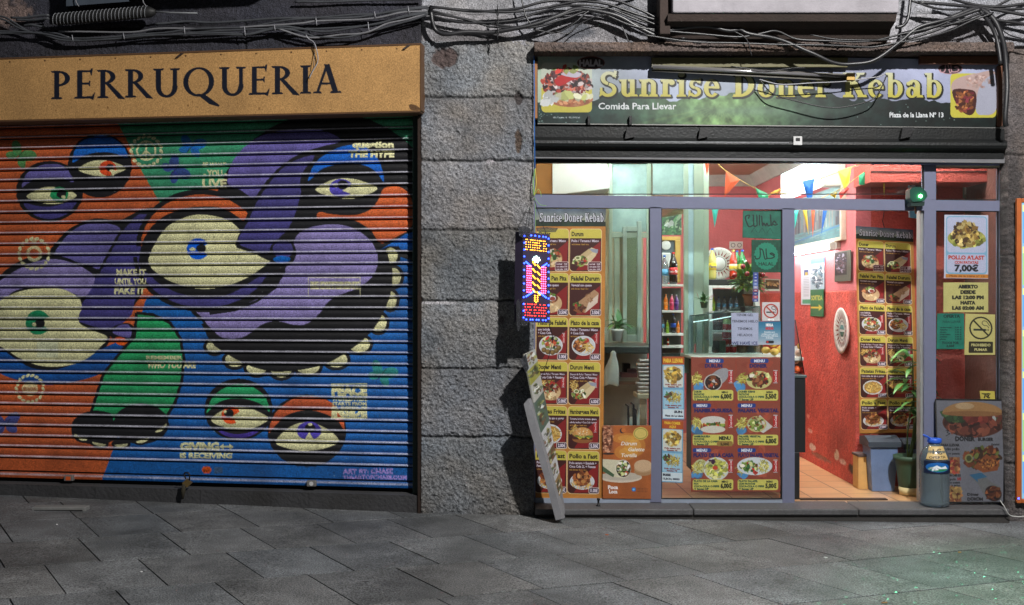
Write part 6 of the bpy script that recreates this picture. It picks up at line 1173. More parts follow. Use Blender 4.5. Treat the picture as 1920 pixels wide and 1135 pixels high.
# decorated plates
def dec_plate(label, c, rad, axis):
    r = empty('wall_plate', c, label, 'decorative plate'); cc = (MATS.get('plate_white') or M('plate_white', (214, 208, 200), .35, var=.04)); sgn = -1
    b = MB(); b.mat(cc); b.lathe(c, [(rad*.02, -.018), (rad*.5, -.018), (rad*.82, -.026), (rad, -.034), (rad, -.028), (rad*.8, -.004), (rad*.02, -.002)], 36, axis, cap=False); b.build('dish', parent=r)
    b = MB(); b.mat(M('plate_red', (140, 40, 44), .5)); q = .0195 if False else .02
    def P(a, rr, k): u, v = math.cos(a)*rr, math.sin(a)*rr; h = -.019-.008*max(0, (rr/rad-.5)/.32) if rr < rad*.82 else -.028-.008*(rr/rad-.82)/.18; h -= k; return (c[0]+h, c[1]+u, c[2]+v) if axis == 'x' else (c[0]+u, c[1]+h, c[2]+v)
    for k in range(20):
        a = k*math.pi/10; b.add([P(a-.09, rad*.52, .002), P(a+.09, rad*.52, .002), P(a, rad*.84, .003)], [(0, 1, 2), (2, 1, 0)])
    b.mat(M('plate_dot', (40, 70, 90), .5))
    for k in range(20):
        a = (k+.5)*math.pi/10; b.add([P(a+math.cos(t)*.02, rad*(.88+.018*math.sin(t)), .002) for t in np.linspace(0, 5.2, 6)], [tuple(range(6)), tuple(range(5, -1, -1))])
    b.build('star_pattern', parent=r)
    b = MB(); b.mat(M('plate_grey', (150, 146, 144), .5)); ccn = [P(t, rad*.45, .001) for t in np.linspace(0, 6.283, 30)[:-1]]; cin = [P(t, rad*.38, .001) for t in np.linspace(0, 6.283, 30)[:-1]]; b.add(ccn+cin, [(i, (i+1) % 29, 29+(i+1) % 29, 29+i) for i in range(29)]); b.build('inner_ring', parent=r)
    return r, P
_, P = dec_plate('oval looking white plate with red star pattern hung on the red wall', (RX-.003, dpx(1584)-8, 1.31), .19, 'x')
b = MB(); b.mat(M('plate_motif', (90, 130, 130), .5)); b.prism([P(a, .19*.3, .001) for a in (.2, 1.0, 2.2, 3.0)], (-.002, 0, 0)); b.mat(M('plate_motif_low', (60, 90, 76), .5)); b.prism([P(a, .19*.3, .001) for a in (3.3, 4.2, 5.2, 6.1)], (-.002, 0, 0)); b.build('painted_motif', parent=_)

# hanging menu board inside the doorway
D2 = 8.86; c4 = [W(1605, 424, D2), W(1712, 431, D2), W(1722, 812, D2), W(1612, 813, D2)]
mbr = empty('hanging_menu', (c4[2]+c4[3])/2, 'tall illustrated kebab menu hanging on the red wall inside the doorway', 'menu')
sheet('printed_face', mb, c4, mbr, None, 1.7, .012, .95)
b = MB(); b.mat(iron); b.tube([W(1658, 427, D2-.004), W(1655, 415, D2), W(1658, 395, D2)], .003, 5); b.build('hanging_wire', parent=mbr)

# ---------------------------------------------------------------- kitchen at the left
b = MB(); b.mat(wht); hp = [W(1036, 298, 9.1), W(1134, 298, 9.1), W(1144, 322, 9.1), W(1143, 353, 9.1), W(1036, 366, 9.1)]
b.prism(hp, (0, .9, 0)); r = empty('extractor_hood', W(1090, 366, 9.1), 'big white extractor hood seen through the upper left window', 'extractor hood'); b.build('hood_body', parent=r)
b = MB(); b.mat(M('hood_side', (150, 104, 52), .8)); b.prism([W(1001, 298, 9.12), W(1035.5, 298, 9.12), W(1035.5, 366, 9.12), W(1001, 366, 9.12)], (0, .5, 0)); b.build('side_strip', parent=r)
wallbox('kitchen_wall', [(M('kitchen_tile', (168, 180, 166), .35, var=.12), .07, 1.3), (M('kitchen_upper', (170, 164, 134), .6), 1.3, ZC)], .062, 1.29, 2.9, 3.0, 0, ZC, 'pale green kitchen wall behind the glass partition')
# glass partition of mint aluminium
gp = empty('glass_partition', (1.4, 1.6, .07), 'mint aluminium and glass partition between kitchen and counter', 'partition')
PA = Vector((1.58, 1.1, 0)); PB = Vector((1.08, 2.85, 0)); PD = (PB-PA)
def pp(t, z, o=0): v = PA+PD*t; return Vector((v.x+o*.96, v.y+o*.27, z))
def post(t, w, z0, z1, name='post', m=mint, th=.045):
    b = MB(); b.mat(m); a, c = t-w/2, t+w/2; b.hexa([pp(a, z0, -th/2), pp(a, z0, th/2), pp(a, z1, th/2), pp(a, z1, -th/2), pp(c, z0, -th/2), pp(c, z0, th/2), pp(c, z1, th/2), pp(c, z1, -th/2)]); b.build(name, parent=gp)
for t in (0.0, .98): post(t, .035, 1.0, ZC)
post(.5, .94, .96, .998, 'sill_rail'); post(.5, .94, 2.9, ZC-.001, 'head_rail')
b = MB(); b.mat(glass_mat('partition_glass', (240, 248, 244), .03)); 
for a, c in ((.02, .5), (.502, .96)):
    b.add([pp(a, 2.3), pp(c, 2.3), pp(c, 2.9), pp(a, 2.9)], [(0, 1, 2, 3)])
b.build('glass', parent=gp)
def facing(name, parent, d, rects, m):
    b = MB(); b.mat(m)
    for x0, x1, y0, y1 in rects: b.bbox(px_(x0, d), px_(x1, d), d-8, d-8+.05, pz(y1, d), pz(y0, d), .003)
    b.build(name, parent=parent)
gp2 = empty('sliding_window', W(1185, 640, 9.6), 'sliding window with mint frame above the dark kitchen worktop', 'window')
facing('window_frame', gp2, 9.6, [(1142, 1148, 300, 640), (1152, 1162, 440, 640), (1213, 1221, 300, 655)], mint); facing('top_frame', gp2, 9.59, [(1148.2, 1212.8, 300, 306), (1148.2, 1212.8, 436, 446)], mint)
facing('sash', gp2, 9.57, [(1168, 1175, 425, 640), (1195, 1203, 415, 640), (1175.2, 1194.8, 425, 434), (1175.2, 1194.8, 628, 640)], M('sash_alu', (150, 168, 158), .35, .1))
b = MB(); b.mat(M('frosted_pane', (150, 176, 172), .3, var=.3, vs_=5)); b.box(px_(1148.5, 9.63), px_(1212.5, 9.63), 1.63, 1.635, pz(435, 9.63), pz(306, 9.63)); b.build('upper_pane', parent=gp2)
b = MB(); b.mat(glass_mat('sash_glass', (170, 200, 190), .2)); b.quad((px_(1175.3, 9.6), 1.6, pz(628, 9.6)), (px_(1194.7, 9.6), 1.6, pz(628, 9.6)), (px_(1194.7, 9.6), 1.6, pz(434, 9.6)), (px_(1175.3, 9.6), 1.6, pz(434, 9.6))); b.build('lower_pane', parent=gp2)
gp3 = empty('window_column', W(1308, 690, 8.95), 'broad mint aluminium column with frosted strip in the middle of the shop', 'column')
facing('frame', gp3, 8.95, [(1283, 1291, 300, 700), (1301, 1319, 300, 645)], mint); 
b = MB(); b.mat(M('frosted_strip', (176, 200, 206), .2, var=.25, vs_=4)); b.box(px_(1291.2, 8.96), px_(1300.8, 8.96), .962, .972, pz(700, 8.96), pz(300, 8.96)); b.build('frosted_pane', parent=gp3)
b = MB(); b.mat(M('frosted_pane')); b.box(px_(1224, 9.5), px_(1283, 9.5), 1.50, 1.51, pz(366, 9.5), pz(298, 9.5)); o = b.build('upper_window_pane', loc=W(1250, 366, 9.5)); tag(o, 'bluish white frosted pane behind the upper window near the middle', 'window pane')
# worktop with things
wk = empty('worktop', W(1180, 700, 9.0), 'dark granite kitchen worktop seen between the tall menu and the mullion', 'worktop'); b = MB(); b.mat(M('granite_dark', (52, 56, 56), .3, var=.4, vs_=60)); b.bbox(.30, px_(1238, 9.0), 1.0, 1.9, pz(663, 9.0), pz(650, 9.0), .004); b.build('slab', parent=wk)
b = MB(); b.mat(M('tile_grey', (168, 178, 174), .4, var=.1)); b.box(.30, 1.2, 1.86, 1.89, .075, pz(663, 9.0)-.001); b.build('back_panel', parent=wk)
b = MB(); b.mat(M('shelf_wood', (150, 130, 110), .6)); b.bbox(.75, 1.2, 1.45, 1.855, pz(722, 9.4), pz(716, 9.4), .003); b.build('lower_shelf', parent=wk)
for k, (x0, x1, y0, y1, c) in enumerate(((1165, 1195, 700, 708, (150, 90, 96)), (1178, 1206, 693, 700, (120, 74, 76)), (1160, 1205, 708, 715, (176, 184, 170)), (1170, 1182, 682, 700, (30, 30, 30)), (1196, 1207, 700, 708, (190, 190, 186)))):
    b = MB(); b.mat(M('tray_%s' % ('rose', 'maroon', 'mint', 'black', 'white')[k], c, .5)); d = 9.3+.05*k; b.bbox(px_(x0, d), px_(x1, d), d-8, d-8+.15, pz(y1, d), pz(y0, d), .003); o = b.build('tray', loc=W((x0+x1)/2, y1, d)); tag(o, ('rose coloured tray on the kitchen shelf', 'maroon tray on top of the shelf stack', 'mint green tray at the bottom of the shelf stack', 'small black box standing on the kitchen trays', 'white tray end at the right of the shelf stack')[k], 'tray')
# white bag hanging from the worktop
bm = MB(); bm.mat(M('white_bag', (190, 198, 192), .6, var=.1)); c = W(1150, 658, 8.95); bot = pz(722, 8.95); H = c.z-bot; vs = []; nseg = 14
for i, (rr, f) in enumerate(((.008, 0), (.022, .06), (.018, .12), (.034, .3), (.052, .55), (.066, .8), (.072, 1.0))):
    for k in range(nseg): a = k*6.283/nseg; q = rr*(1+.22*math.sin(k*2.4+i*.7)); vs.append((c.x-.02*f+q*math.cos(a), c.y+q*.6*math.sin(a), c.z-H*f-.01*math.sin(k*1.7)*f))
bm.add(vs, [(i*nseg+k, i*nseg+(k+1) % nseg, (i+1)*nseg+(k+1) % nseg, (i+1)*nseg+k) for i in range(6) for k in range(nseg)], True); o = bm.build('plastic_bag', loc=(c.x, c.y, bot)); tag(o, 'white plastic bag hanging from the edge of the dark worktop', 'bag')
# stack of foil packets and white ledge at the right of that gap
b = MB(); b.mat(M('foil', (176, 166, 162), .35, .5, var=.4, vs_=30)); rg = random.Random(4); c = W(1208, 738, 8.7)
for k in range(9): z = c.z+k*.030; b.bbox(c.x-.05+rg.uniform(-.012, .012), c.x+.05+rg.uniform(-.01, .01), .70, .80, z+.001, z+.027, .008)
o = b.build('packet_stack', loc=c); tag(o, 'stack of crumpled foil packets beside the left mullion', 'packets')
b = MB(); b.mat(crm); b.bbox(px_(1193, 8.72), px_(1235, 8.72), .64, .95, pz(746, 8.72), c.z-.002, .003); b.bbox(px_(1200, 8.72), px_(1212, 8.72), .70, .74, .075, pz(746, 8.72)-.001, .003); o = b.build('side_table', loc=(c.x, .8, .075)); tag(o, 'narrow white side table under the foil packets', 'table')
# potted plant, bowl and tap by the sliding window
leafm = M('leaf_green', (78, 126, 58), .45, var=.35, vs_=14); leafd = M('leaf_dark', (60, 112, 58), .4, var=.3, vs_=14); terra = M('terracotta', (150, 88, 56), .7)
def plant(name, label, c, n, ln, w, spread, mats, pot=None, seed=1, up=.8, droop=.9):
    rg = random.Random(seed); r = empty(name, c, label, 'plant'); b = MB()
    for k in range(n):
        a = rg.uniform(0, 6.283); e = rg.uniform(.1, 1); st_ = Vector((c[0]+rg.uniform(-1, 1)*spread, c[1]+rg.uniform(-1, 1)*spread, c[2]+pot[1]+rg.uniform(0, 1)*spread*up*2)); b.mat(mats[k % len(mats)]); b.leaf(st_, (math.cos(a)*e, math.sin(a)*e, rg.uniform(.2, 1)*up), ln*rg.uniform(.6, 1.2), w*rg.uniform(.7, 1.2), droop)
    b.build('foliage', parent=r)
    if pot: b = MB(); b.mat(pot[2]); b.lathe(c, [(pot[0]*.7, 0), (pot[0]*.95, pot[1]*.8), (pot[0]*1.05, pot[1]*.82), (pot[0]*1.08, pot[1]), (pot[0]*.95, pot[1]), (pot[0]*.9, pot[1]*.9)], 20); b.build('pot', parent=r)
    return r
plant('potted_plant', 'light green plant in a white pot on the kitchen worktop', W(1157, 640, 9.2), 16, .14, .045, .03, [leafm, leafd], (.05, .1, wht), 3)
b = MB(); b.mat(M('black_tap', (24, 24, 26), .3, .4))
c = W(1188, 820, 9.1)
for x, h in ((1178, 758), (1188, 755), (1192, 765)): b.tube([W(x, 820, 9.1), W(x, h+4, 9.1), W(x-6, h, 9.1)], .009, 8)
o = b.build('black_tap', loc=c); tag(o, 'black taps standing under the kitchen shelf', 'tap')

# ---------------------------------------------------------------- shelves, bottles, counter in the middle pane
def bottle_proto(kind, body_c, cap_c, label_c, H=.32, Rr=.043, clear=False):
    """returns (builder function) for a bottle standing at c"""
    def mk(c, label, group=None, sc=1.0, label2=None, word=None):
        r = empty('bottle', c, label, 'bottle', group); h, q = H*sc, Rr*sc
        m = M('drink_%s' % kind, body_c, .12, var=.04, trans=.0 if not clear else .7, spec=.8, coat=.6)
        b = MB(); b.mat(m); b.lathe(c, [(q*.8, 0), (q, .02*h/.3), (q*.97, h*.25), (q*.90, h*.42), (q, h*.58), (q*.95, h*.66), (q*.6, h*.80), (q*.32, h*.88), (q*.30, h*.94)], 20); b.build('body', parent=r)
        b = MB(); b.mat(M('cap_%s' % kind, cap_c, .4, var=.02)); b.lathe(c, [(q*.34, h*.94), (q*.36, h*.95), (q*.36, h*.995), (q*.3, h)], 14); b.build('cap', parent=r)
        b = MB(); b.mat(M('wrap_%s' % kind, label_c, .35, var=.02)); b.lathe(c, [(q*1.0, h*.30), (q*1.02, h*.30), (q*1.02, h*.52), (q*1.0, h*.52)], 20, cap=False)
        if label2: b.mat(M('wrap2_%s' % kind, label2, .4, var=.02)); b.lathe(c, [(q*1.03, h*.35), (q*1.04, h*.355), (q*1.04, h*.45), (q*1.03, h*.455)], 20, cap=False)
        lab_ = b.build('label', parent=r)
        if word:
            w, wc, ws = word; co, tr = text_tris(w, .03); co = co/ws; b = MB(); b.mat(M('ink_%s' % kind, wc, .5, var=0)); wx = co[:, 0].max(); P = []
            for x, y in co: a = -math.pi/2+(x-wx/2)/(q*1.05); P.append((c[0]+q*1.06*math.cos(a), c[1]+q*1.06*math.sin(a), c[2]+h*.37+y))
            b.add(P, [tuple(t) for t in tr]); b.build('lettering', parent=lab_)
        return r
    return mk
cola = bottle_proto('cola', (26, 12, 10), (190, 30, 34), (196, 24, 30)); water = bottle_proto('water', (190, 206, 214), (40, 110, 196), (90, 160, 200), clear=True); lemon = bottle_proto('lemon', (206, 196, 110), (30, 80, 190), (236, 206, 30)); tea = bottle_proto('red', (200, 50, 26), (220, 210, 120), (206, 200, 180)); green = bottle_proto('green', (30, 130, 60), (30, 80, 190), (200, 196, 90)); orange = bottle_proto('orange', (226, 120, 30), (220, 120, 40), (226, 140, 60)); pinkb = bottle_proto('pink', (206, 60, 96), (200, 200, 200), (206, 70, 110)); purp = bottle_proto('purple', (90, 50, 130), (206, 206, 206), (90, 50, 130)); blueb = bottle_proto('blue', (30, 30, 40), (40, 90, 200), (30, 90, 200)); limeb = bottle_proto('lime', (150, 190, 60), (210, 210, 90), (130, 180, 60))
fr = empty('bottle_shelves', W(1262, 660, 9.9), 'white shelf unit of cold drinks behind the middle pane', 'shelf unit'); D3 = 9.9
b = MB(); b.mat(M('shelf_back', (84, 90, 84), .6, var=.2)); b.box(px_(1238, D3), px_(1284, D3), 2.12, 2.15, pz(690, D3), pz(540, D3)); b.build('back_panel', parent=fr)
for y in (535, 584, 627, 650): b = MB(); b.mat(wht); b.bbox(px_(1236, D3), px_(1284, D3), 1.86, 2.118, pz(y, D3)-.012, pz(y, D3)+.008, .002); b.build('shelf', parent=fr)
b = MB(); b.mat(M('dark_grille', (50, 60, 56), .5)); b.bbox(px_(1238, D3), px_(1284, D3), 1.9, 2.0, pz(690, D3), pz(663, D3), .004); b.build('lower_panel', parent=fr)
zsh = lambda y: pz(y, D3)+.009
water(Vector((px_(1248, D3), 1.97, zsh(535))), 'clear water bottle with blue cap on top of the drink shelves', sc=.82)
cola(Vector((px_(1264, D3), 1.95, zsh(535))), 'large cola bottle with red cap and red label on top of the drink shelves', sc=.9, word=('Coca-Cola', (236, 232, 232), 38))
for x, y, f, lb_, s_ in ((1250, 584, orange, 'small orange soda bottle on the upper drink shelf', .45), (1261, 584, pinkb, 'small pink labelled bottle on the upper drink shelf', .45), (1270, 584, purp, 'small purple labelled bottle on the upper drink shelf', .44),
                       (1243, 627, water, 'small water bottle at the left of the second drink shelf', .5), (1253, 627, limeb, 'lime green bottle on the second drink shelf', .36), (1264, 627, blueb, 'dark bottle with blue label on the second drink shelf', .54), (1273, 627, orange, 'orange can shaped bottle at the right of the second drink shelf', .34),
                       (1243, 650, limeb, 'short bottle with yellow cap on the lowest drink shelf', .22), (1254, 650, tea, 'short red brown bottle with yellow cap on the lowest drink shelf', .22)):
    f(Vector((px_(x, D3), 1.95, zsh(y))), lb_, sc=s_)
# green picture and clock frame further back
b = sheet('garden_picture', POS['bigpic'], [W(1241, 408, 10.6), W(1278, 384, 10.6), W(1278, 441, 10.6), W(1241, 441, 10.6)], None, None, 1.2, .006, loc=W(1260, 441, 10.6)); tag(b, 'green landscape picture above the gold framed clock', 'picture')
ck = empty('framed_clock', W(1258, 530, 10.6), 'white wall clock inside a gold frame behind the cola bottle', 'clock'); b = MB(); b.mat(M('gold_frame', (196, 160, 84), .4, .3))
b.bbox(px_(1236, 10.6), px_(1276, 10.6), 2.6, 2.64, pz(451, 10.6), pz(444, 10.6), .003); b.bbox(px_(1266, 10.6), px_(1276, 10.6), 2.6, 2.64, pz(530, 10.6), pz(451, 10.6)-.001, .003); b.build('frame', parent=ck)
b = MB(); b.mat(M('frame_back', (90, 104, 110), .4)); b.box(px_(1236, 10.6), px_(1266, 10.6), 2.63, 2.64, pz(530, 10.6), pz(451, 10.6)); b.build('backing', parent=ck)
b = MB(); b.mat(wht); b.lathe((px_(1249, 10.6), 2.628, pz(460, 10.6)), [(.042, 0), (.046, -.012), (.038, -.016), (.002, -.016)], 24, 'y', cap=False); b.bbox(px_(1240, 10.6), px_(1258, 10.6), 2.60, 2.628, pz(500, 10.6), pz(474, 10.6), .012); b.build('clock_face', parent=ck)
# back counter cooler with plate and large bottles on top
D4 = 10.2; cr = empty('drinks_cooler', W(1370, 660, D4), 'white and black drinks cooler behind the counter', 'cooler')
b = MB(); b.mat(M('cooler_black', (40, 42, 42), .4)); b.bbox(px_(1328, D4), px_(1425, D4), 2.2, 2.75, pz(535, D4), pz(524, D4), .006); b.build('top_panel', parent=cr)
b = MB(); b.mat(wht); b.bbox(px_(1326, D4), px_(1336, D4), 2.2, 2.75, pz(680, D4), pz(535.5, D4), .004); b.bbox(px_(1336.3, D4), px_(1425, D4), 2.2, 2.25, pz(541, D4), pz(535.5, D4), .003); b.bbox(px_(1418, D4), px_(1427, D4), 2.251, 2.75, pz(680, D4), pz(535.5, D4), .004); b.build('door_frame', parent=cr)
b = MB(); b.mat(M('cooler_inside', (160, 170, 172), .4, var=.2)); b.box(px_(1336.5, D4), px_(1417, D4), 2.72, 2.745, pz(680, D4), pz(541, D4)); b.build('inner_back', parent=cr)
for y in (584, 625): b = MB(); b.mat(wht); b.bbox(px_(1337, D4), px_(1416, D4), 2.3, 2.715, pz(y, D4)-.01, pz(y, D4), .002); b.build('shelf', parent=cr)
jarm = M('milk_carton', (196, 206, 206), .4)
names = ['amber', 'cream', 'pale', 'frosted', 'white']
for k, x in enumerate((1347, 1357, 1368, 1380, 1391)):
    (limeb if k == 0 else water)(Vector((px_(x, D4), 2.45, pz(584, D4)+.002)), ('yellow bottle at the left of the cooler shelf', 'first clear bottle on the cooler shelf, beside the yellow one', 'clear bottle second from the yellow one on the cooler shelf', 'clear bottle third from the yellow one on the cooler shelf', 'clear bottle at the right end of the cooler shelf')[k], sc=.42)
for k in range(5): (cola if k in (0, 1, 4) else green)(Vector((px_(1346+k*11, D4), 2.45, pz(625, D4)+.002)), ('dark bottle at the left of the lower cooler shelf', 'dark bottle second from the left on the lower cooler shelf', 'green bottle left of its twin on the lower cooler shelf', 'green bottle right of its twin on the lower cooler shelf', 'dark bottle at the right of the lower cooler shelf')[k], sc=.45)
plr, P = dec_plate('large white plate with red star pattern standing behind the yellow bottle', (px_(1347, 10.5), 2.5, pz(495, 10.5)), .155, 'y')
b = MB(); b.mat(M('plate_centre', (226, 222, 220), .3)); b.lathe((px_(1347, 10.5), 2.477, pz(495, 10.5)), [(.062, 0), (.06, -.004), (.002, -.004)], 24, 'y', cap=False); b.build('centre_disc', parent=plr)
zt4 = pz(524, D4)+.001
lemon(Vector((px_(1338, D4), 2.27, zt4)), 'tall yellow lemon soda bottle with blue cap before the star plate', sc=.90, word=('Fanta', (40, 50, 130), 32))
tea(Vector((px_(1379, D4), 2.3, zt4)), 'red drink bottle with pale cap beside the star plate', sc=.86, label2=(220, 190, 60)); green(Vector((px_(1396, D4), 2.3, zt4)), 'front green soda bottle with yellow label beside the red bottle', sc=.86, label2=(236, 220, 120)); green(Vector((px_(1391, D4), 2.42, zt4)), 'rear green soda bottle half hidden by its twin', sc=.86)
so2 = empty('wall_socket', (px_(1387, 12.48), 4.49, pz(467, 12.48)), 'white double power socket on the pink rear wall', 'socket'); b = MB(); b.mat(wht); b.bbox(px_(1368, 12.48), px_(1393, 12.48), 4.48, 4.5, pz(467, 12.48), pz(453, 12.48), .004); b.build('plate', parent=so2)
b = MB(); b.mat(M('socket_ring', (120, 122, 120), .5))
for x in (1374.5, 1386.5): b.lathe((px_(x, 12.48), 4.479, pz(460, 12.48)), [(.026, 0), (.026, -.002), (.018, -.002), (.018, .0)], 16, 'y', cap=False)
b.build('socket_ring', parent=so2)
# counter with glass display case
D5 = 8.75; ct = empty('shop_counter', W(1400, 680, D5), 'service counter behind the six menu poster with dark front', 'counter')
b = MB(); b.mat(M('counter_top', (196, 198, 190), .4)); b.bbox(px_(1290, D5), px_(1512, 8.3), .38, 1.15, pz(672, D5), pz(666, D5), .004); b.build('top', parent=ct)
b = MB(); b.mat(M('counter_front', (58, 60, 56), .5, var=.2)); b.bbox(px_(1300, D5), px_(1500, 8.3), .52, 1.1, .20, pz(672, D5)-.001, .004); b.build('front_panel', parent=ct)
b = MB(); b.mat(M('counter_dark', (26, 28, 30), .45)); d = 8.26; b.bbox(px_(1484, d), px_(1511, d), .27, .50, pz(849, d), pz(709, d), .003); b.bbox(px_(1484, d), px_(1500, d), .27, .32, .075, pz(849, d)-.001, .003); b.mat(M('counter_edge', (70, 84, 86), .4)); b.bbox(px_(1484, d), px_(1513, d), .262, .51, pz(709, d)+.001, pz(704, d), .002); b.build('end_leg', parent=ct)
dc = empty('display_case', W(1385, 666, 8.8), 'glass display case with lit edge standing on the counter', 'display case'); g2 = glass_mat('case_glass', (206, 226, 224), .12)
A0, A1, A2, A3 = W(1303, 664, 8.75), W(1430, 664, 8.75), W(1425, 575, 8.75), W(1303, 592, 8.75)
b = MB(); b.mat(g2); o_ = Vector((0, .3, 0)); b.add([A0, A1, A2, A3], [(0, 1, 2, 3)]); b.add([A3, A2, A2+o_, A3+o_], [(0, 1, 2, 3)]); b.add([A0, A3, A3+o_, A0+o_], [(0, 1, 2, 3)]); b.add([A1, A2, A2+o_, A1+o_], [(0, 1, 2, 3)]); b.build('glass_case', parent=dc)
b = MB(); b.mat(M('case_edge', (60, 84, 84), .3)); b.tube([A3, A2], .005, 6); b.tube([A2, A1], .004, 6); b.tube([A3+o_, A2+o_], .004, 6); b.tube([A2, A2+o_], .004, 6); b.tube([A3, A3+o_], .004, 6); b.build('edge_trim', parent=dc)
b = MB(); b.mat(M('case_led', (240, 246, 250), emit=2.5, var=0)); b.tube([W(1300, 604, 8.78), W(1328, 600, 8.78)], .004, 6); b.tube([W(1331, 601, 8.78), W(1374, 593, 8.78)], .004, 6); b.build('light_strip', parent=dc)
b = MB(); b.mat(wht); d = 8.8; b.bbox(px_(1306, d), px_(1316, d), .79, .83, pz(663, d), pz(605, d), .002); b.bbox(px_(1331, d), px_(1336, d), .79, .83, pz(650, d), pz(603, d), .002); b.bbox(px_(1337, d), px_(1375, d), .80, .95, pz(623, d), pz(620, d), .002); b.build('inner_shelf', parent=dc)
b = MB(); b.mat(iron); b.bbox(px_(1389, 8.72), px_(1397, 8.72), .715, .735, pz(585, 8.72), pz(575, 8.72), .003); b.build('hinge', parent=dc)
canm = M('can_red', (180, 28, 32), .3, .3)
def can(c, label, col, group=None, h=.115, rad=.031, word=None):
    r = empty('drink_can', c, label, 'can', group); b = MB(); b.mat(col); b.lathe(c, [(rad*.8, 0), (rad, .008), (rad, h-.012), (rad*.82, h-.002)], 20); cb_ = b.build('can_body', parent=r); b = MB(); b.mat(M('can_lid', (180, 182, 186), .3, .7)); b.lathe(c, [(rad*.84, h-.0015), (rad*.84, h), (rad*.7, h-.003)], 16); b.build('lid', parent=r)
    if word:
        co, tr = text_tris(word, .03); co = co/32; b = MB(); b.mat(M('can_ink', (230, 224, 226), .5)); wx = co[:, 0].max(); b.add([(c[0]+(rad+.001)*math.cos(-1.57+(x-wx/2)/rad), c[1]+(rad+.001)*math.sin(-1.57+(x-wx/2)/rad), c[2]+.05+y) for x, y in co], [tuple(t) for t in tr]); b.build('lettering', parent=cb_)
cz = pz(664, 8.85)+.008
for k, x in enumerate((1361, 1374)):
    for j in range(2 if k < 2 else 1): can(Vector((px_(x, 8.9), .9, pz(664, 8.9)+.01+j*.117)), ('lower', 'upper')[j]+(' red cola can of the left stack inside the display case', ' red cola can of the right stack inside the display case')[k], canm, 'red cola cans', word='Cola')
can(Vector((px_(1363, 8.92), .92, pz(620, 8.92)+.003)), 'pale green can on the upper shelf of the display case', M('can_green', (176, 196, 130), .4), h=.09)
can(Vector((px_(1345, 8.92), .90, pz(620, 8.92)+.003)), 'short dark jar with red lid on the display case shelf', M('jar_dark', (70, 60, 66), .4), h=.07, rad=.04)
for k, (x, y) in enumerate(((1342, 650), (1352, 652))): can(Vector((px_(x, 8.9), .88, cz)), ('dark jar at the lower left inside the display case', 'grey green jar beside the red cans')[k], M('jar_%s' % ('black', 'olive')[k], ((40, 44, 48), (90, 110, 96))[k], .4), h=.1, rad=.034)
for k, x in enumerate((1391, 1408)): can(Vector((px_(x, 8.9), .9, cz)), ('glass tub of brown sauce in the display case', 'glass tub of dark olives in the display case')[k], M('tub_%s' % ('brown', 'dark')[k], ((110, 76, 60), (70, 72, 60))[k], .3), h=.08, rad=.045)
# lemons
b0_ = M('lemon_skin', (216, 176, 84), .45, bump=.15, bs=80); lm = [(1446, 656), (1462, 648), (1449, 664 if False else 657), (1437, 657)]
for k, (x, y, d) in enumerate(((1436, 657, 8.62), (1452, 660, 8.58), (1450, 645, 8.64), (1464, 655, 8.62))):
    b = MB(); b.mat(b0_); c = W(x, y, d); b.ball(c, .030, 14, 10, 1.18, 1, .92); o = b.build('lemon', loc=c); tag(o, ('leftmost lemon of the heap right of the ice notice', 'front lemon at the bottom of the heap', 'topmost lemon of the heap under the blue sticker', 'lemon at the right end of the heap by the mullion')[k], 'lemon', 'lemons on the counter')
# fruit guard and tomatoes to the right of the mullion
b = MB(); b.mat(g2); d = 8.35; b.add([W(1491, 600, d), W(1508, 700, d), W(1508, 700, d)+Vector((0, .5, 0)), W(1491, 600, d)+Vector((0, .5, 0))], [(0, 1, 2, 3)]); sg2 = empty('sneeze_guard', W(1500, 703, d), 'sloping glass guard at the counter end by the doorway', 'glass guard'); b.build('glass_sheet', parent=sg2); b = MB(); b.mat(gsk); b.tube([W(1491, 600, d), W(1508, 702, d)], .004, 6); b.build('edge_rod', parent=sg2)
for k, (x, y, c_) in enumerate(((1495, 693, (206, 90, 40)), (1502, 695, (190, 40, 30)), (1493, 676, (206, 150, 110)), (1497, 662, (206, 170, 150)))):
    b = MB(); b.mat(M('fruit_%s' % ('orange', 'red', 'peach', 'pale')[k], c_, .35)); c = W(x, y, 8.42); b.ball(c, .026, 12, 9); o = b.build('fruit', loc=c); tag(o, ('orange tomato at the counter end by the doorway', 'red tomato at the counter end by the doorway', 'peach coloured fruit above the tomatoes at the counter end', 'palest fruit on top behind the sloping glass guard')[k], 'fruit')
# leafy plants on the counter
def bush(name, label, c, rad, n, pot, fruit, seed):
    rg = random.Random(seed); r = empty(name, c, label, 'plant'); b = MB()
    for k in range(n):
        a = rg.uniform(0, 6.283); ph = rg.uniform(-.5, 1.4); dv = Vector((math.cos(a)*math.cos(ph), math.sin(a)*math.cos(ph), math.sin(ph))); b.mat([leafm, leafd, leafm, M('leaf_lime', (130, 160, 60), .45)][k % 4 if k % 7 else 3]); p = Vector(c)+Vector((0, 0, pot[1]+rad*.55))+dv*rad*rg.uniform(.15, .75); b.leaf(p, dv+Vector((0, 0, .2)), rad*.45*rg.uniform(.7, 1.3), rad*.24, .6, 4)
    b.build('foliage', parent=r); b = MB(); b.mat(pot[2]); b.lathe(c, [(pot[0]*.7, 0), (pot[0]*.95, pot[1]*.8), (pot[0]*1.08, pot[1]*.82), (pot[0]*1.1, pot[1]), (pot[0]*.9, pot[1])], 18); b.build('pot', parent=r)
    return r
bp = bush('apple_plant', 'bushy green plant in a brown pot set with shiny red apples', W(1404, 574, 8.8),   .15, 260, (.046, .095, terra), None, 8)
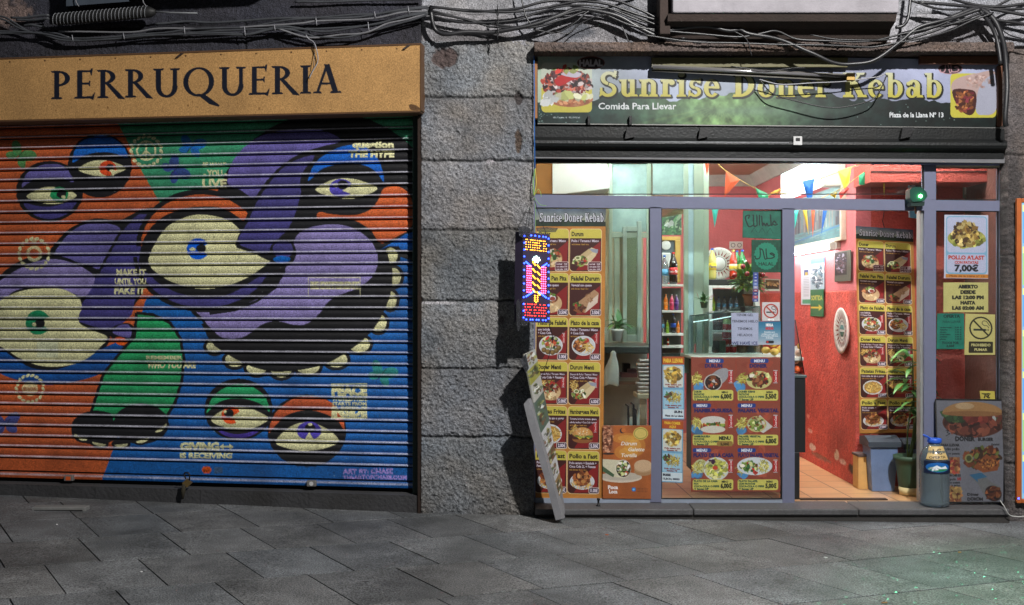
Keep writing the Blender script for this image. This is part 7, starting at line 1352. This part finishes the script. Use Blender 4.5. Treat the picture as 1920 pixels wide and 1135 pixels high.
for k, (x, y) in enumerate(((1393, 500), (1377, 517), (1401, 514), (1429, 516))): b = MB(); b.mat(M('red_apple', (150, 20, 30), .25, coat=.5)); b.ball(W(x, y, 8.68), .021, 14, 10); b.build('apple', parent=bp)
pp2 = plant('potted_plant', 'small plant with red pointed flowers left of the display case', W(1320, 578, 8.7), 26, .075, .02, .012, [leafm, leafd], (.03, .05, M('pot_green', (60, 84, 66), .5)), 9, droop=.8)
b = MB(); b.mat(M('red_flower', (180, 26, 30), .4)); 
for x, y, dx in ((1310, 556, -.3), (1328, 560, .5), (1332, 556, .9)): b.leaf(W(x, y+4, 8.68), (dx, 0, 1), .055, .02, .2, 4)
b.build('flower', parent=pp2)
b = sheet('wall_photo', POS['photo'], [W(1434, 523, 8.9), W(1462, 524, 8.9), W(1462, 546, 8.9), W(1434, 546, 8.9)], None, None, 1.4, .004, loc=W(1448, 546, 8.9)); tag(b, 'small brown landscape photograph right of the apple plant', 'photograph')

# ---------------------------------------------------------------- bins, pots in the doorway
b = MB(); b.mat(M('cardboard', (206, 160, 96), .85)); d = 8.87; b.bbox(2.722, 2.99, .72, .86, .075, pz(852, d), .003); b.mat(M('box_top', (84, 66, 62), .8)); b.bbox(2.715, 3.0, .71, .868, pz(852, d)+.001, pz(847, d), .003); o = b.build('cardboard_box', loc=(2.85, .8, .075)); tag(o, 'low yellowish box standing under the hanging menu board', 'box')
def bin_(label, x0, x1, y0, y1, zt, col):
    r = empty('litter_bin', ((x0+x1)/2, (y0+y1)/2, .075), label, 'bin'); i = .022; b = MB(); b.mat(col); b.hexa([(x0+i, y0+i, .075), (x1-i, y0+i, .075), (x1, y0, zt), (x0, y0, zt), (x0+i, y1-i, .075), (x1-i, y1-i, .075), (x1, y1, zt), (x0, y1, zt)]); b.build('body', parent=r)
    b = MB(); b.mat(M('bin_lid', (58, 66, 76), .5)); w = .018; pr_ = [(y0-w, zt-.01), (y0-w, zt+.03), (y0+.03, zt+.055), ((y0+y1)/2, zt+.07), (y1+w, zt+.05), (y1+w, zt-.01)]; b.prism([(x0-w, y, z) for y, z in pr_], (x1-x0+2*w, 0, 0)); b.build('lid', parent=r); return r
binm = M('bin_plastic', (104, 126, 164), .5, bump=.1)
bin_('blue grey plastic litter bin with dark lid in the doorway', px_(1632, 8.6), px_(1684, 8.6), .60, .80, pz(836, 8.6), binm)
bin_('second blue grey bin half hidden behind the green plant pot', px_(1692, 8.72), px_(1752, 8.72), .66, .82, pz(838, 8.72), binm)
c = Vector((px_(1706, 8.48), .47, .075)); dr = empty('potted_plant', c, 'tall leafy plant in a dark green pot inside the doorway', 'plant')
b = MB(); b.mat(M('pot_dark_green', (50, 74, 54), .6, bump=.1)); b.lathe(c, [(.085, .062), (.088, .07), (.105, .22), (.112, .26), (.125, .265), (.128, .30), (.118, .30), (.10, .25)], 24); b.build('pot', parent=dr); b = MB(); b.mat(M('pot_band', (206, 190, 140), .6)); b.lathe(c, [(.08, 0), (.088, .061)], 24); b.build('pot_foot', parent=dr)
rg = random.Random(12); b = MB(); b.mat(M('stem_green', (80, 96, 50), .6)); 
for k in range(5): b.tube(spline([(c.x+rg.uniform(-.03, .03), c.y, .33), (c.x+.04+rg.uniform(-.05, .05), c.y+.02, .6), (c.x+.05+rg.uniform(-.06, .06), c.y-.02, .8+.08*k)], 5), .006, 6)
b.build('stem', parent=dr); b = MB()
for k in range(48):
    b.mat([leafd, leafm][k % 2]); p = Vector((c.x+.02+rg.uniform(-.08, .08), c.y+rg.uniform(-.10, .06), rg.uniform(.66, 1.2))); a = rg.uniform(0, 6.283); b.leaf(p, (math.cos(a), math.sin(a)*.6, rg.uniform(.1, .9)), rg.uniform(.12, .2), rg.uniform(.035, .055), 1.4, 6)
b.build('foliage', parent=dr)
b = MB(); b.mat(M('dark_mat', (60, 44, 34), .9)); b.bbox(px_(1497, 8.3), px_(1660, 8.3), .24, .30, .0725, .082, .003); o = b.build('floor_strip', loc=(px_(1580, 8.3), .27, .073)); tag(o, 'dark threshold strip on the floor of the doorway', 'threshold')
# hazy poster and picture seen in the small upper right pane
c_ = Cv(0, 0, 56, 60, (150, 140, 120), 4); c_.rect(2, 6, 30, 50, (206, 200, 180)); c_.rect(6, 14, 26, 40, (90, 84, 70)); c_.rect(34, 4, 50, 46, (190, 184, 160)); c_.rect(37, 10, 47, 36, (84, 80, 70)); c_.blobs(60, 16, 27, 9, 12, 2, [(150, 140, 120), (60, 56, 50)]); c_.noise(5, .2)
o = sheet('wall_picture', c_, [W(1806, 330, 8.84), W(1868, 312, 8.84), W(1868, 374, 8.84), W(1806, 372, 8.84)], None, None, 1.2, .01, loc=W(1836, 374, 8.84)); tag(o, 'blurred pair of small pictures behind the upper right pane', 'picture')
c_ = Cv(0, 0, 24, 60, (200, 210, 216), 4); c_.blobs(60, 12, 20, 10, 22, 3, [(60, 70, 80), (180, 190, 200), (120, 100, 90), (226, 230, 236)]); c_.rect(2, 36, 20, 60, (60, 150, 190), .7)
o = sheet('side_poster', c_, [W(1703, 338, 8.7), W(1733, 320, 8.7), W(1733, 412, 8.7), W(1704, 408, 8.7)], None, None, 1.4, .01, loc=W(1718, 410, 8.7)); tag(o, 'bright blue and white poster behind the green laser device', 'poster')

# ---------------------------------------------------------------- bunting
FC = {'orange': (226, 96, 56), 'green': (30, 140, 96), 'blue': (30, 96, 176), 'yellow': (226, 190, 60), 'red': (200, 60, 50), 'teal': (70, 206, 190), 'white': (206, 196, 180), 'amber': (226, 150, 60)}
def bunting(label, line, flags, d):
    P = [W(x, y, dd) for x, y, dd in line]; r = empty('bunting', P[0], label, 'bunting'); b = MB(); b.mat(M('string', (190, 160, 90), .7)); b.tube(spline(P, 5), .003, 5); b.build('string', parent=r)
    for pts, col, dd in flags:
        b = MB(); b.mat(M('flag_'+col, FC[col], .5, var=.1)); q = [W(x, y, dd) for x, y in pts]; n = len(q)
        # a little cloth with thickness and a fold
        cen = sum(q, Vector((0, 0, 0)))/n+Vector((0, -.012, 0)); v = q+[cen]; b.add(v, [(i, (i+1) % n, n) for i in range(n)]); b.add([x+Vector((0, .002, 0)) for x in v], [((i+1) % n, i, n) for i in range(n)]); b.build('pennant', parent=r)
bunting('string of coloured pennants sagging from the ceiling across the upper window', [(1338, 300, 8.9), (1362, 321, 8.9), (1412, 352, 8.9), (1440, 364, 8.9), (1476, 362, 8.9)],
        [([(1320, 300), (1331, 300), (1326, 331)], 'orange', 8.8), ([(1361, 321), (1387, 338), (1358, 370)], 'orange', 8.8), ([(1416, 352), (1443, 365), (1430, 390)], 'green', 8.82), ([(1443, 362), (1466, 352), (1456, 366)], 'amber', 8.85)], 8.9)
bunting('second string of pennants rising to the right before the louvred lamp', [(1440, 368, 8.7), (1480, 352, 8.7), (1530, 338, 8.7), (1575, 322, 8.7), (1620, 305, 8.7)],
        [([(1505, 340), (1527, 335), (1523, 371), (1513, 371)], 'blue', 8.68), ([(1571, 321), (1596, 313), (1592, 345), (1583, 356)], 'yellow', 8.66), ([(1334, 389), (1348, 389), (1340, 427)], 'teal', 8.72)], 8.7)
bunting('third string of pennants near the doorway with green and white flags', [(1540, 372, 8.6), (1580, 352, 8.6), (1610, 330, 8.6), (1650, 300, 8.6)],
        [([(1610, 330), (1623, 322), (1621, 347), (1611, 347)], 'green', 8.58), ([(1652, 302), (1661, 302), (1658, 370)], 'yellow', 8.55), ([(1573, 362), (1588, 350), (1592, 354), (1576, 374)], 'red', 8.58), ([(1556, 366), (1570, 360), (1566, 372)], 'yellow', 8.6),
         ([(1488, 392), (1498, 392), (1490, 430)], 'teal', 8.5), ([(1505, 393), (1513, 393), (1516, 440)], 'yellow', 8.52), ([(1521, 393), (1528, 393), (1524, 446)], 'orange', 8.52), ([(1543, 393), (1551, 393), (1540, 440)], 'blue', 8.52)], 8.6)
# ---------------------------------------------------------------- glowing hanging sign
D6 = 7.72
ls = empty('led_sign', W(1006, 608, D6), 'hanging glowing lamp sign reading DONER KEBAB in coloured dots', 'lit sign')
y_ = D6-8; TL, TR, BR, BL = W(981, 434, D6), W(1031, 440, D6), W(1031, 606, D6), W(979, 604, D6)
b = MB(); b.mat(M('sign_plastic', (62, 54, 74), .3, var=.15, coat=.5)); bk = Vector((-.055, .05, 0)); b.hexa([BL, BR, TR, TL, BL+bk, BR+bk, TR+bk, TL+bk]); b.build('casing', parent=ls)
M('clear_wrap', (150, 152, 160), .15, trans=.9, var=.1)
for x, y, w, h in ((972, 424, 22, 22), (1005, 426, 40, 10), (968, 560, 8, 60), (976, 600, 14, 12)):
    b = MB(); b.mat(MATS['clear_wrap']); c = W(x, y, D6-.01); b.prism([c+Vector((w/260*a, 0, -h/260*e)) for a, e in ((0, .1), (.5, 0), (1, .2), (.9, .9), (.4, 1), (.05, .8))], (0, .012, 0)); b.build('plastic_wrap', parent=ls)
def emi(name, c, s): return M(name, c, emit=s, var=0)
LED = {'amber': emi('led_amber', (255, 165, 40), 9), 'red': emi('led_red', (255, 50, 40), 9), 'blue': emi('led_blue', (40, 70, 255), 12), 'white': emi('led_white', (200, 255, 240), 10), 'pink': emi('led_pink', (255, 80, 130), 8)}
def lp(u, v): p = (TL*(1-u)+TR*u)*(1-v)+(BL*(1-u)+BR*u)*v; return p+Vector((0, -.004, 0))
F5 = {'D': ('110', '101', '101', '101', '110'), 'O': ('111', '101', '101', '101', '111'), 'N': ('101', '111', '111', '101', '101'), 'E': ('111', '100', '110', '100', '111'), 'R': ('110', '101', '110', '101', '101'), 'K': ('101', '101', '110', '101', '101'), 'B': ('110', '101', '110', '101', '110'), 'A': ('010', '101', '111', '101', '101')}
def dots(name, lst, col, r=.0050): b = MB(); b.mat(LED[col]); [b.ball(lp(u, v), r, 6, 4, sy=.7) for u, v in lst]; b.build(name, parent=ls)
def word(w, v0, v1, nm, col):
    L_ = []
    for i, ch in enumerate(w):
        for r_, row in enumerate(F5[ch]):
            for c_, q in enumerate(row):
                if q == '1': L_.append((.11+i*.165+c_*.046, v0+(v1-v0)*r_/4))
    dots(nm, L_, col, .0030)
word('DONER', .085, .195, 'upper_word', 'amber'); word('KEBAB', .80, .925, 'lower_word', 'red')
dots('border_lights', [(.05, v) for v in np.linspace(.05, .95, 13)]+[(.95, v) for v in np.linspace(.05, .95, 13)]+[(u, .035) for u in (.3, .45, .6, .75, .85)]+[(u, .97) for u in (.15, .3, .38, .52, .6, .75, .85)]+[(.14+.05*k, .715-.011*k) for k in range(6)]+[(.86-.05*k, .715-.011*k) for k in range(6)]+[(.12+.05*k, .335+.012*k) for k in range(4)]+[(.88-.05*k, .335+.012*k) for k in range(4)], 'blue', .0058)
dots('red_flanks', [(.16+.07*j+.01*(i % 2), .38+.026*i) for i in range(12) for j in range(3)]+[(.84-.07*j-.01*(i % 2), .38+.026*i) for i in range(12) for j in range(3)], 'pink', .0048)
dots('cone_lights', [(.5+s*(.04+.03*abs(t))*1.0, .36+.075*k+.01*t*s) for k in range(5) for s in (-1, 1) for t in (0, 1, 2, 3)]+[(.5+s*.05, .70+.02*k) for k in range(4) for s in (-1, 1)]+[(.5, .775)], 'amber', .0044)
dots('white_lights', [(.42, .28), (.5, .265), (.58, .28), (.47, .295), (.54, .30), (.38, .30), (.62, .30), (.46, .32), (.55, .325)], 'white', .006)
for q in ([W(985, 430, D6), W(990, 402, 7.8), W(998, 372, 7.95)], [W(1024, 438, D6), W(1014, 412, 7.8), W(1001, 372, 7.95)], [W(1029, 606, D6), W(1036, 640, 7.8), W(1022, 690, 7.9), W(1012, 720, 8.05)]):
    b = MB(); b.mat(iron); b.tube(spline(q, 4), .0025, 5); b.build('hanging_wire', parent=ls)
cable_group('loose_wire', 'thin blue wire running down the pillar edge beside the kebab sign', 'wire', [([(1001, 105), (1002, 180), (1002, 250), (1003, 318)], .004, M('wire_blue', (30, 90, 160), .5))], fw_(7.97), seed=31)
cable_group('tied_string', 'knotted green and yellow plastic cord from which the glowing sign hangs', 'cord', [([(1003, 318), (1000, 340), (1001, 368)], .004, M('cord_green', (120, 170, 90), .5)), ([(1004, 316), (1005, 345), (1002, 368)], .003, M('cord_yellow', (196, 180, 70), .5)), ([(1001, 368), (1008, 356), (1014, 362), (1015, 370)], .002, M('cord_green')), ([(1002, 370), (1012, 384), (1024, 385)], .002, M('cord_green')), ([(1002, 370), (1004, 400), (1003, 500)], .0018, M('cord_green'))], fw_(7.96), seed=32)

# ---------------------------------------------------------------- leaning board seen almost edge on
ab = empty('leaning_board', W(1040, 972, 7.72), 'narrow leaning sandwich board covered in menu papers beside the pillar', 'sandwich board')
b = MB(); b.mat(M('board_grey', (124, 124, 128), .7, bump=.3, bs=30, dirt=.3)); F1 = 7.68
b.prism([W(982, 758, F1), W(990, 748, F1), W(995, 760, F1), W(1055, 973, F1), W(1042, 976, F1), W(1022, 900, F1), W(992, 800, F1)], (.02, .05, 0)); b.build('side_leg', parent=ab)
ac = Cv(0, 0, 20, 290, (150, 150, 140), 4); r_ = np.random.RandomState(3)
for k, (y0, y1, q) in enumerate(((0, 28, (170, 176, 176)), (28, 56, (150, 150, 60)), (56, 90, (176, 176, 170)), (90, 150, (80, 100, 90)), (150, 196, (190, 192, 196)), (196, 220, (110, 80, 60)), (220, 256, (196, 196, 200)), (256, 290, (150, 120, 70)))):
    ac.poly([(0, y0+4), (20, y0-4), (20, y1-4), (0, y1+4)], q); ac.blobs(26, 10, (y0+y1)/2, 8, (y1-y0)*.35, 2.2, [(60, 60, 50), (150, 150, 90), (110, 70, 50), (196, 200, 196), (70, 90, 60)], .8)
for k in range(30): ac.rect(3, 160+k*3 if k < 10 else 222+(k-10)*2, 17, 161+k*3 if k < 10 else 222.6+(k-10)*2, (90, 90, 96), .5)
sheet('papered_face', ac, [W(985, 664, 7.72), W(1004, 655, 7.90), W(1056, 920, 7.90), W(1040, 945, 7.72)], ab, None, 2.0, .02)
b = MB(); b.mat(M('clear_wrap')); b.prism([W(975, 676, 7.71), W(986, 664, 7.71), W(992, 690, 7.71), (W(986, 700, 7.71))], (0, .01, 0)); b.build('plastic_cover', parent=ab)
b = MB(); b.mat(MATS['board_grey']); b.hexa([W(1040, 946, 7.74), W(1050, 930, 7.80), W(1054, 921, 7.89), W(1044, 940, 7.84), W(1048, 976, 7.74), W(1058, 966, 7.80), W(1060, 960, 7.89), W(1050, 970, 7.84)]); b.build('rear_foot', parent=ab)

# ---------------------------------------------------------------- water bottle on the step
D7 = 8.02; c = Vector((px_(1752, D7), .02, .0745)); wb = empty('water_carboy', c, 'big ribbed water bottle with blue cap and yellow 1 euro label', 'water bottle')
k_ = lambda px: px*D7/FPX
b = MB(); b.mat(M('water_plastic', (176, 196, 206), .10, trans=.82, var=.12, spec=.8, bump=.2, bs=20)); pr_ = [(.090, 0), (.104, .012)]
for i in range(9): z = .03+i*.027; pr_ += [(.108, z), (.104, z+.013)]
pr_ += [(.108, .275), (.108, .33), (.104, .37), (.085, .42), (.05, .455), (.04, .465), (.04, .475)]
b.lathe(c, [(r*.98, z*.96) for r, z in pr_], 28); b.build('body', parent=wb)
b = MB(); b.mat(M('cap_blue', (20, 100, 190), .4)); b.lathe(c, [(.046, .452), (.05, .458), (.05, .482), (.044, .487)], 22); b.tube(spline([(c.x-.04, c.y-.02, c.z+.485), (c.x-.06, c.y-.03, c.z+.50), (c.x-.092, c.y-.03, c.z+.515), (c.x-.07, c.y-.03, c.z+.50)], 4), .007, 6); b.build('cap', parent=wb)
def wrap_sheet(name, cv, c, rad, a0, a1, z0, z1, parent, taper=0, res=1.6):
    nx, ny = int((cv.x1-cv.x0)*res)+1, int((cv.y1-cv.y0)*res)+1; a = np.linspace(a0, a1, nx)[None, :]; v = np.linspace(0, 1, ny)[:, None]; rr = rad-taper*(1-v)
    X = np.stack([c[0]+rr*np.cos(a), c[1]+rr*np.sin(a), (c[2]+z1+(z0-z1)*v)+a*0], -1); col = cv.sample(cv.x0+np.broadcast_to(np.linspace(0, 1, nx)[None, :], (ny, nx))*(cv.x1-cv.x0), cv.y0+np.broadcast_to(v, (ny, nx))*(cv.y1-cv.y0)); return grid_mesh(name, X, col, PRINT, parent, extra=np.array([0, .003, 0]))
wrap_sheet('label', POS['label'], c, .1085, R(-90-62), R(-90+55), .245, .335, wb); wrap_sheet('price_tag', POS['euro'], c, .108, R(-90-52), R(-90+38), .345, .435, wb, taper=.04)

# ---------------------------------------------------------------- burger board leaning at the right pane
D8 = 8.08; q = [W(1754, 749, D8+.02), W(1884, 750, D8+.02), W(1882, 942, D8-.04), W(1784 if False else 1760, 942, D8-.04)]
bb = empty('burger_board', (q[2]+q[3])/2, 'grey poster board of burgers and wraps leaning behind the water bottle', 'poster board'); sheet('printed_face', POS['burger'], q, bb, None, 1.5, .012)
b = MB(); b.mat(gsk)
for a, e in ((0, 1), (1, 2), (2, 3), (3, 0)): b.tube([q[a]+Vector((0, -.002, 0)), q[e]+Vector((0, -.002, 0))], .005, 6)
b.build('edge_frame', parent=bb)

# ---------------------------------------------------------------- orange framed menu case at the right edge
mc = empty('menu_case', W(1960, 945, 7.86), 'orange framed backlit menu case at the right edge', 'menu case'); D9 = 7.95; of = M('orange_frame', (176, 92, 40), .5, bump=.2, bs=30)
b = MB(); b.mat(of); xa, xb = px_(1907, D9), px_(2090, D9); z0, z1 = pz(944, D9), pz(372, D9); b.bbox(xa, xa+.036, -.05, -.018, z0, z1, .005); b.bbox(xb-.036, xb, -.05, -.018, z0, z1, .005); b.bbox(xa+.037, xb-.037, -.05, -.018, z0, z0+.03, .005); b.bbox(xa+.037, xb-.037, -.05, -.018, z1-.03, z1, .005); b.build('frame', parent=mc)
mcv = Cv(0, 0, 170, 540, (120, 170, 190), 2); 
for k in range(7):
    mcv.rect(2, 4+k*76, 168, 74+k*76, ((90, 150, 200), (150, 190, 110))[k % 2]); mcv.rect(2, 4+k*76, 168, 16+k*76, (206, 216, 120)); mcv.blobs(70, 50, 46+k*76, 40, 22, 4, MEAT+VEG+FRY); mcv.blobs(70, 125, 46+k*76, 36, 22, 4, MEAT+VEG+FRY)
sheet('lit_menu', mcv, [(xa+.037, -.04, z1-.031), (xb-.037, -.04, z1-.031), (xb-.037, -.04, z0+.031), (xa+.037, -.04, z0+.031)], mc, M('backlit_print', attr=True, emit=.9, rough=.4, var=.03), 1.2, .01)
b = MB(); b.mat(LED['blue']); b.ball(W(1910, 935, 7.945), .006, 8, 6); b.build('indicator_light', parent=mc)
cable_group('white_cable', 'thin white cable curling from the burger board under the menu case', 'cable', [([(1876, 938), (1882, 950), (1892, 964), (1906, 970), (1930, 964), (1960, 950)], .0035, M('white_wire', (190, 190, 186), .4))], fw_(7.86), seed=41)

# ---------------------------------------------------------------- green laser projector on the transom
D10 = 8.02; lz = empty('laser_projector', W(1722, 386, D10), 'dark green glowing laser projector clamped to the window transom', 'projector'); b = MB(); b.mat(M('laser_body', (14, 62, 54), .4))
b.prism([W(x, y, D10) for x, y in ((1706, 356), (1712, 351), (1727, 351), (1737, 360), (1739, 368), (1733, 377), (1712, 379), (1706, 372))], (0, .09, 0)); b.build('body', parent=lz); b = MB(); b.mat(M('laser_foot', (10, 40, 36), .5)); b.prism([W(x, y, D10+.01) for x, y in ((1708, 380), (1734, 378), (1733, 386), (1708, 387))], (0, .09, 0)); b.build('foot', parent=lz)
b = MB(); b.mat(emi('laser_green', (120, 255, 140), 60)); c = W(1726, 368, D10-.006); b.ball(c, .012, 10, 7); b.build('lens', parent=lz); b = MB(); b.mat(M('laser_stem', (110, 76, 50), .6)); b.tube([W(1716, 388, D10+.04), W(1717, 400, 8.13)], .007, 6); b.build('stem', parent=lz)
# its light: a green spot that throws small dots on the paving
sp = bpy.data.lights.new('laser_light', 'SPOT'); sp.energy = 900; sp.color = (.15, 1, .45); sp.spot_size = R(75); sp.spot_blend = 1.0; sp.shadow_soft_size = .002; sp.use_nodes = True
t = sp.node_tree; n = t.nodes; l = t.links; em = n['Emission']; ge = n.new('ShaderNodeTexCoord'); vo = n.new('ShaderNodeTexVoronoi'); vo.inputs['Scale'].default_value = 55; mp = n.new('ShaderNodeMapping'); l.new(ge.outputs['Normal'], mp.inputs[0]); l.new(mp.outputs[0], vo.inputs['Vector'])
ma = n.new('ShaderNodeMath'); ma.operation = 'LESS_THAN'; ma.inputs[1].default_value = .10; l.new(vo.outputs['Distance'], ma.inputs[0]); mb2 = n.new('ShaderNodeMath'); mb2.operation = 'MULTIPLY_ADD'; mb2.inputs[1].default_value = 8.0; mb2.inputs[2].default_value = .16; l.new(ma.outputs[0], mb2.inputs[0]); l.new(mb2.outputs[0], em.inputs['Strength'])
lo = bpy.data.objects.new('laser_light', sp); COL.objects.link(lo); lo.location = W(1726, 368, 7.98); tg = Vector((3.3, -2.6, 0)); lo.rotation_euler = (tg-lo.location).to_track_quat('-Z', 'Y').to_euler()

# ---------------------------------------------------------------- litter on the paving
rg = random.Random(77)
for k, (px, py, c_, nm, s_) in enumerate(((1138, 1002, (170, 90, 50), 'orange peel scrap on the paving before the leaning board', .012), (1653, 1125, (150, 120, 80), 'cigarette end on the lower right paving', .012), (1548, 1040, (190, 190, 190), 'pale paper scrap on the middle paving before the doorway', .012), (265, 1082, (206, 206, 206), 'white paper fleck on the left paving under the mural', .008), (107, 995, (206, 206, 206), 'white paper fleck on the paving below the raised drain lid', .007), (1799, 1027, (160, 130, 70), 'tan scrap on the right paving before the burger board', .010))):
    d = (CAMZ-.01)*FPX/(py-CY); x = px_(px, d); b = MB(); b.mat(M('scrap_%s' % ('peel', 'butt', 'paper', 'fleck', 'chip', 'tan')[k], c_, .8)); z = gh(x)+.001
    if 'cigarette' in nm: b.tube([(x, d-8, z+.005), (x+.03, d-8+.004, z+.005)], .0042, 8)
    else: b.prism([(x+s_*a, d-8+s_*e, z) for a, e in ((-1, -.4), (-.2, -.9), (.9, -.5), (.7, .5), (-.1, .9), (-.8, .4))], (0, 0, .004))
    o = b.build('litter', loc=(x, d-8, z)); tag(o, nm, 'litter')
p = L(112, 955, 0); d = 8.2; x = px_(112, 8.15); z = gh(x); b = MB(); b.mat(M('drain_cover', (120, 120, 118), .7, bump=.4)); b.bbox(px_(64, 8.0), px_(165, 8.0), -.05, .04, z-.01, z+.022, .005); b.mat(joint := MATS['joint_dirt']); b.box(px_(70, 8.0), px_(160, 8.0), -.06, -.051, z-.01, z+.004)
o = b.build('raised_slab', loc=(x, 0, z)); tag(o, 'small raised pale slab edge on the left paving below the shutter', 'slab')
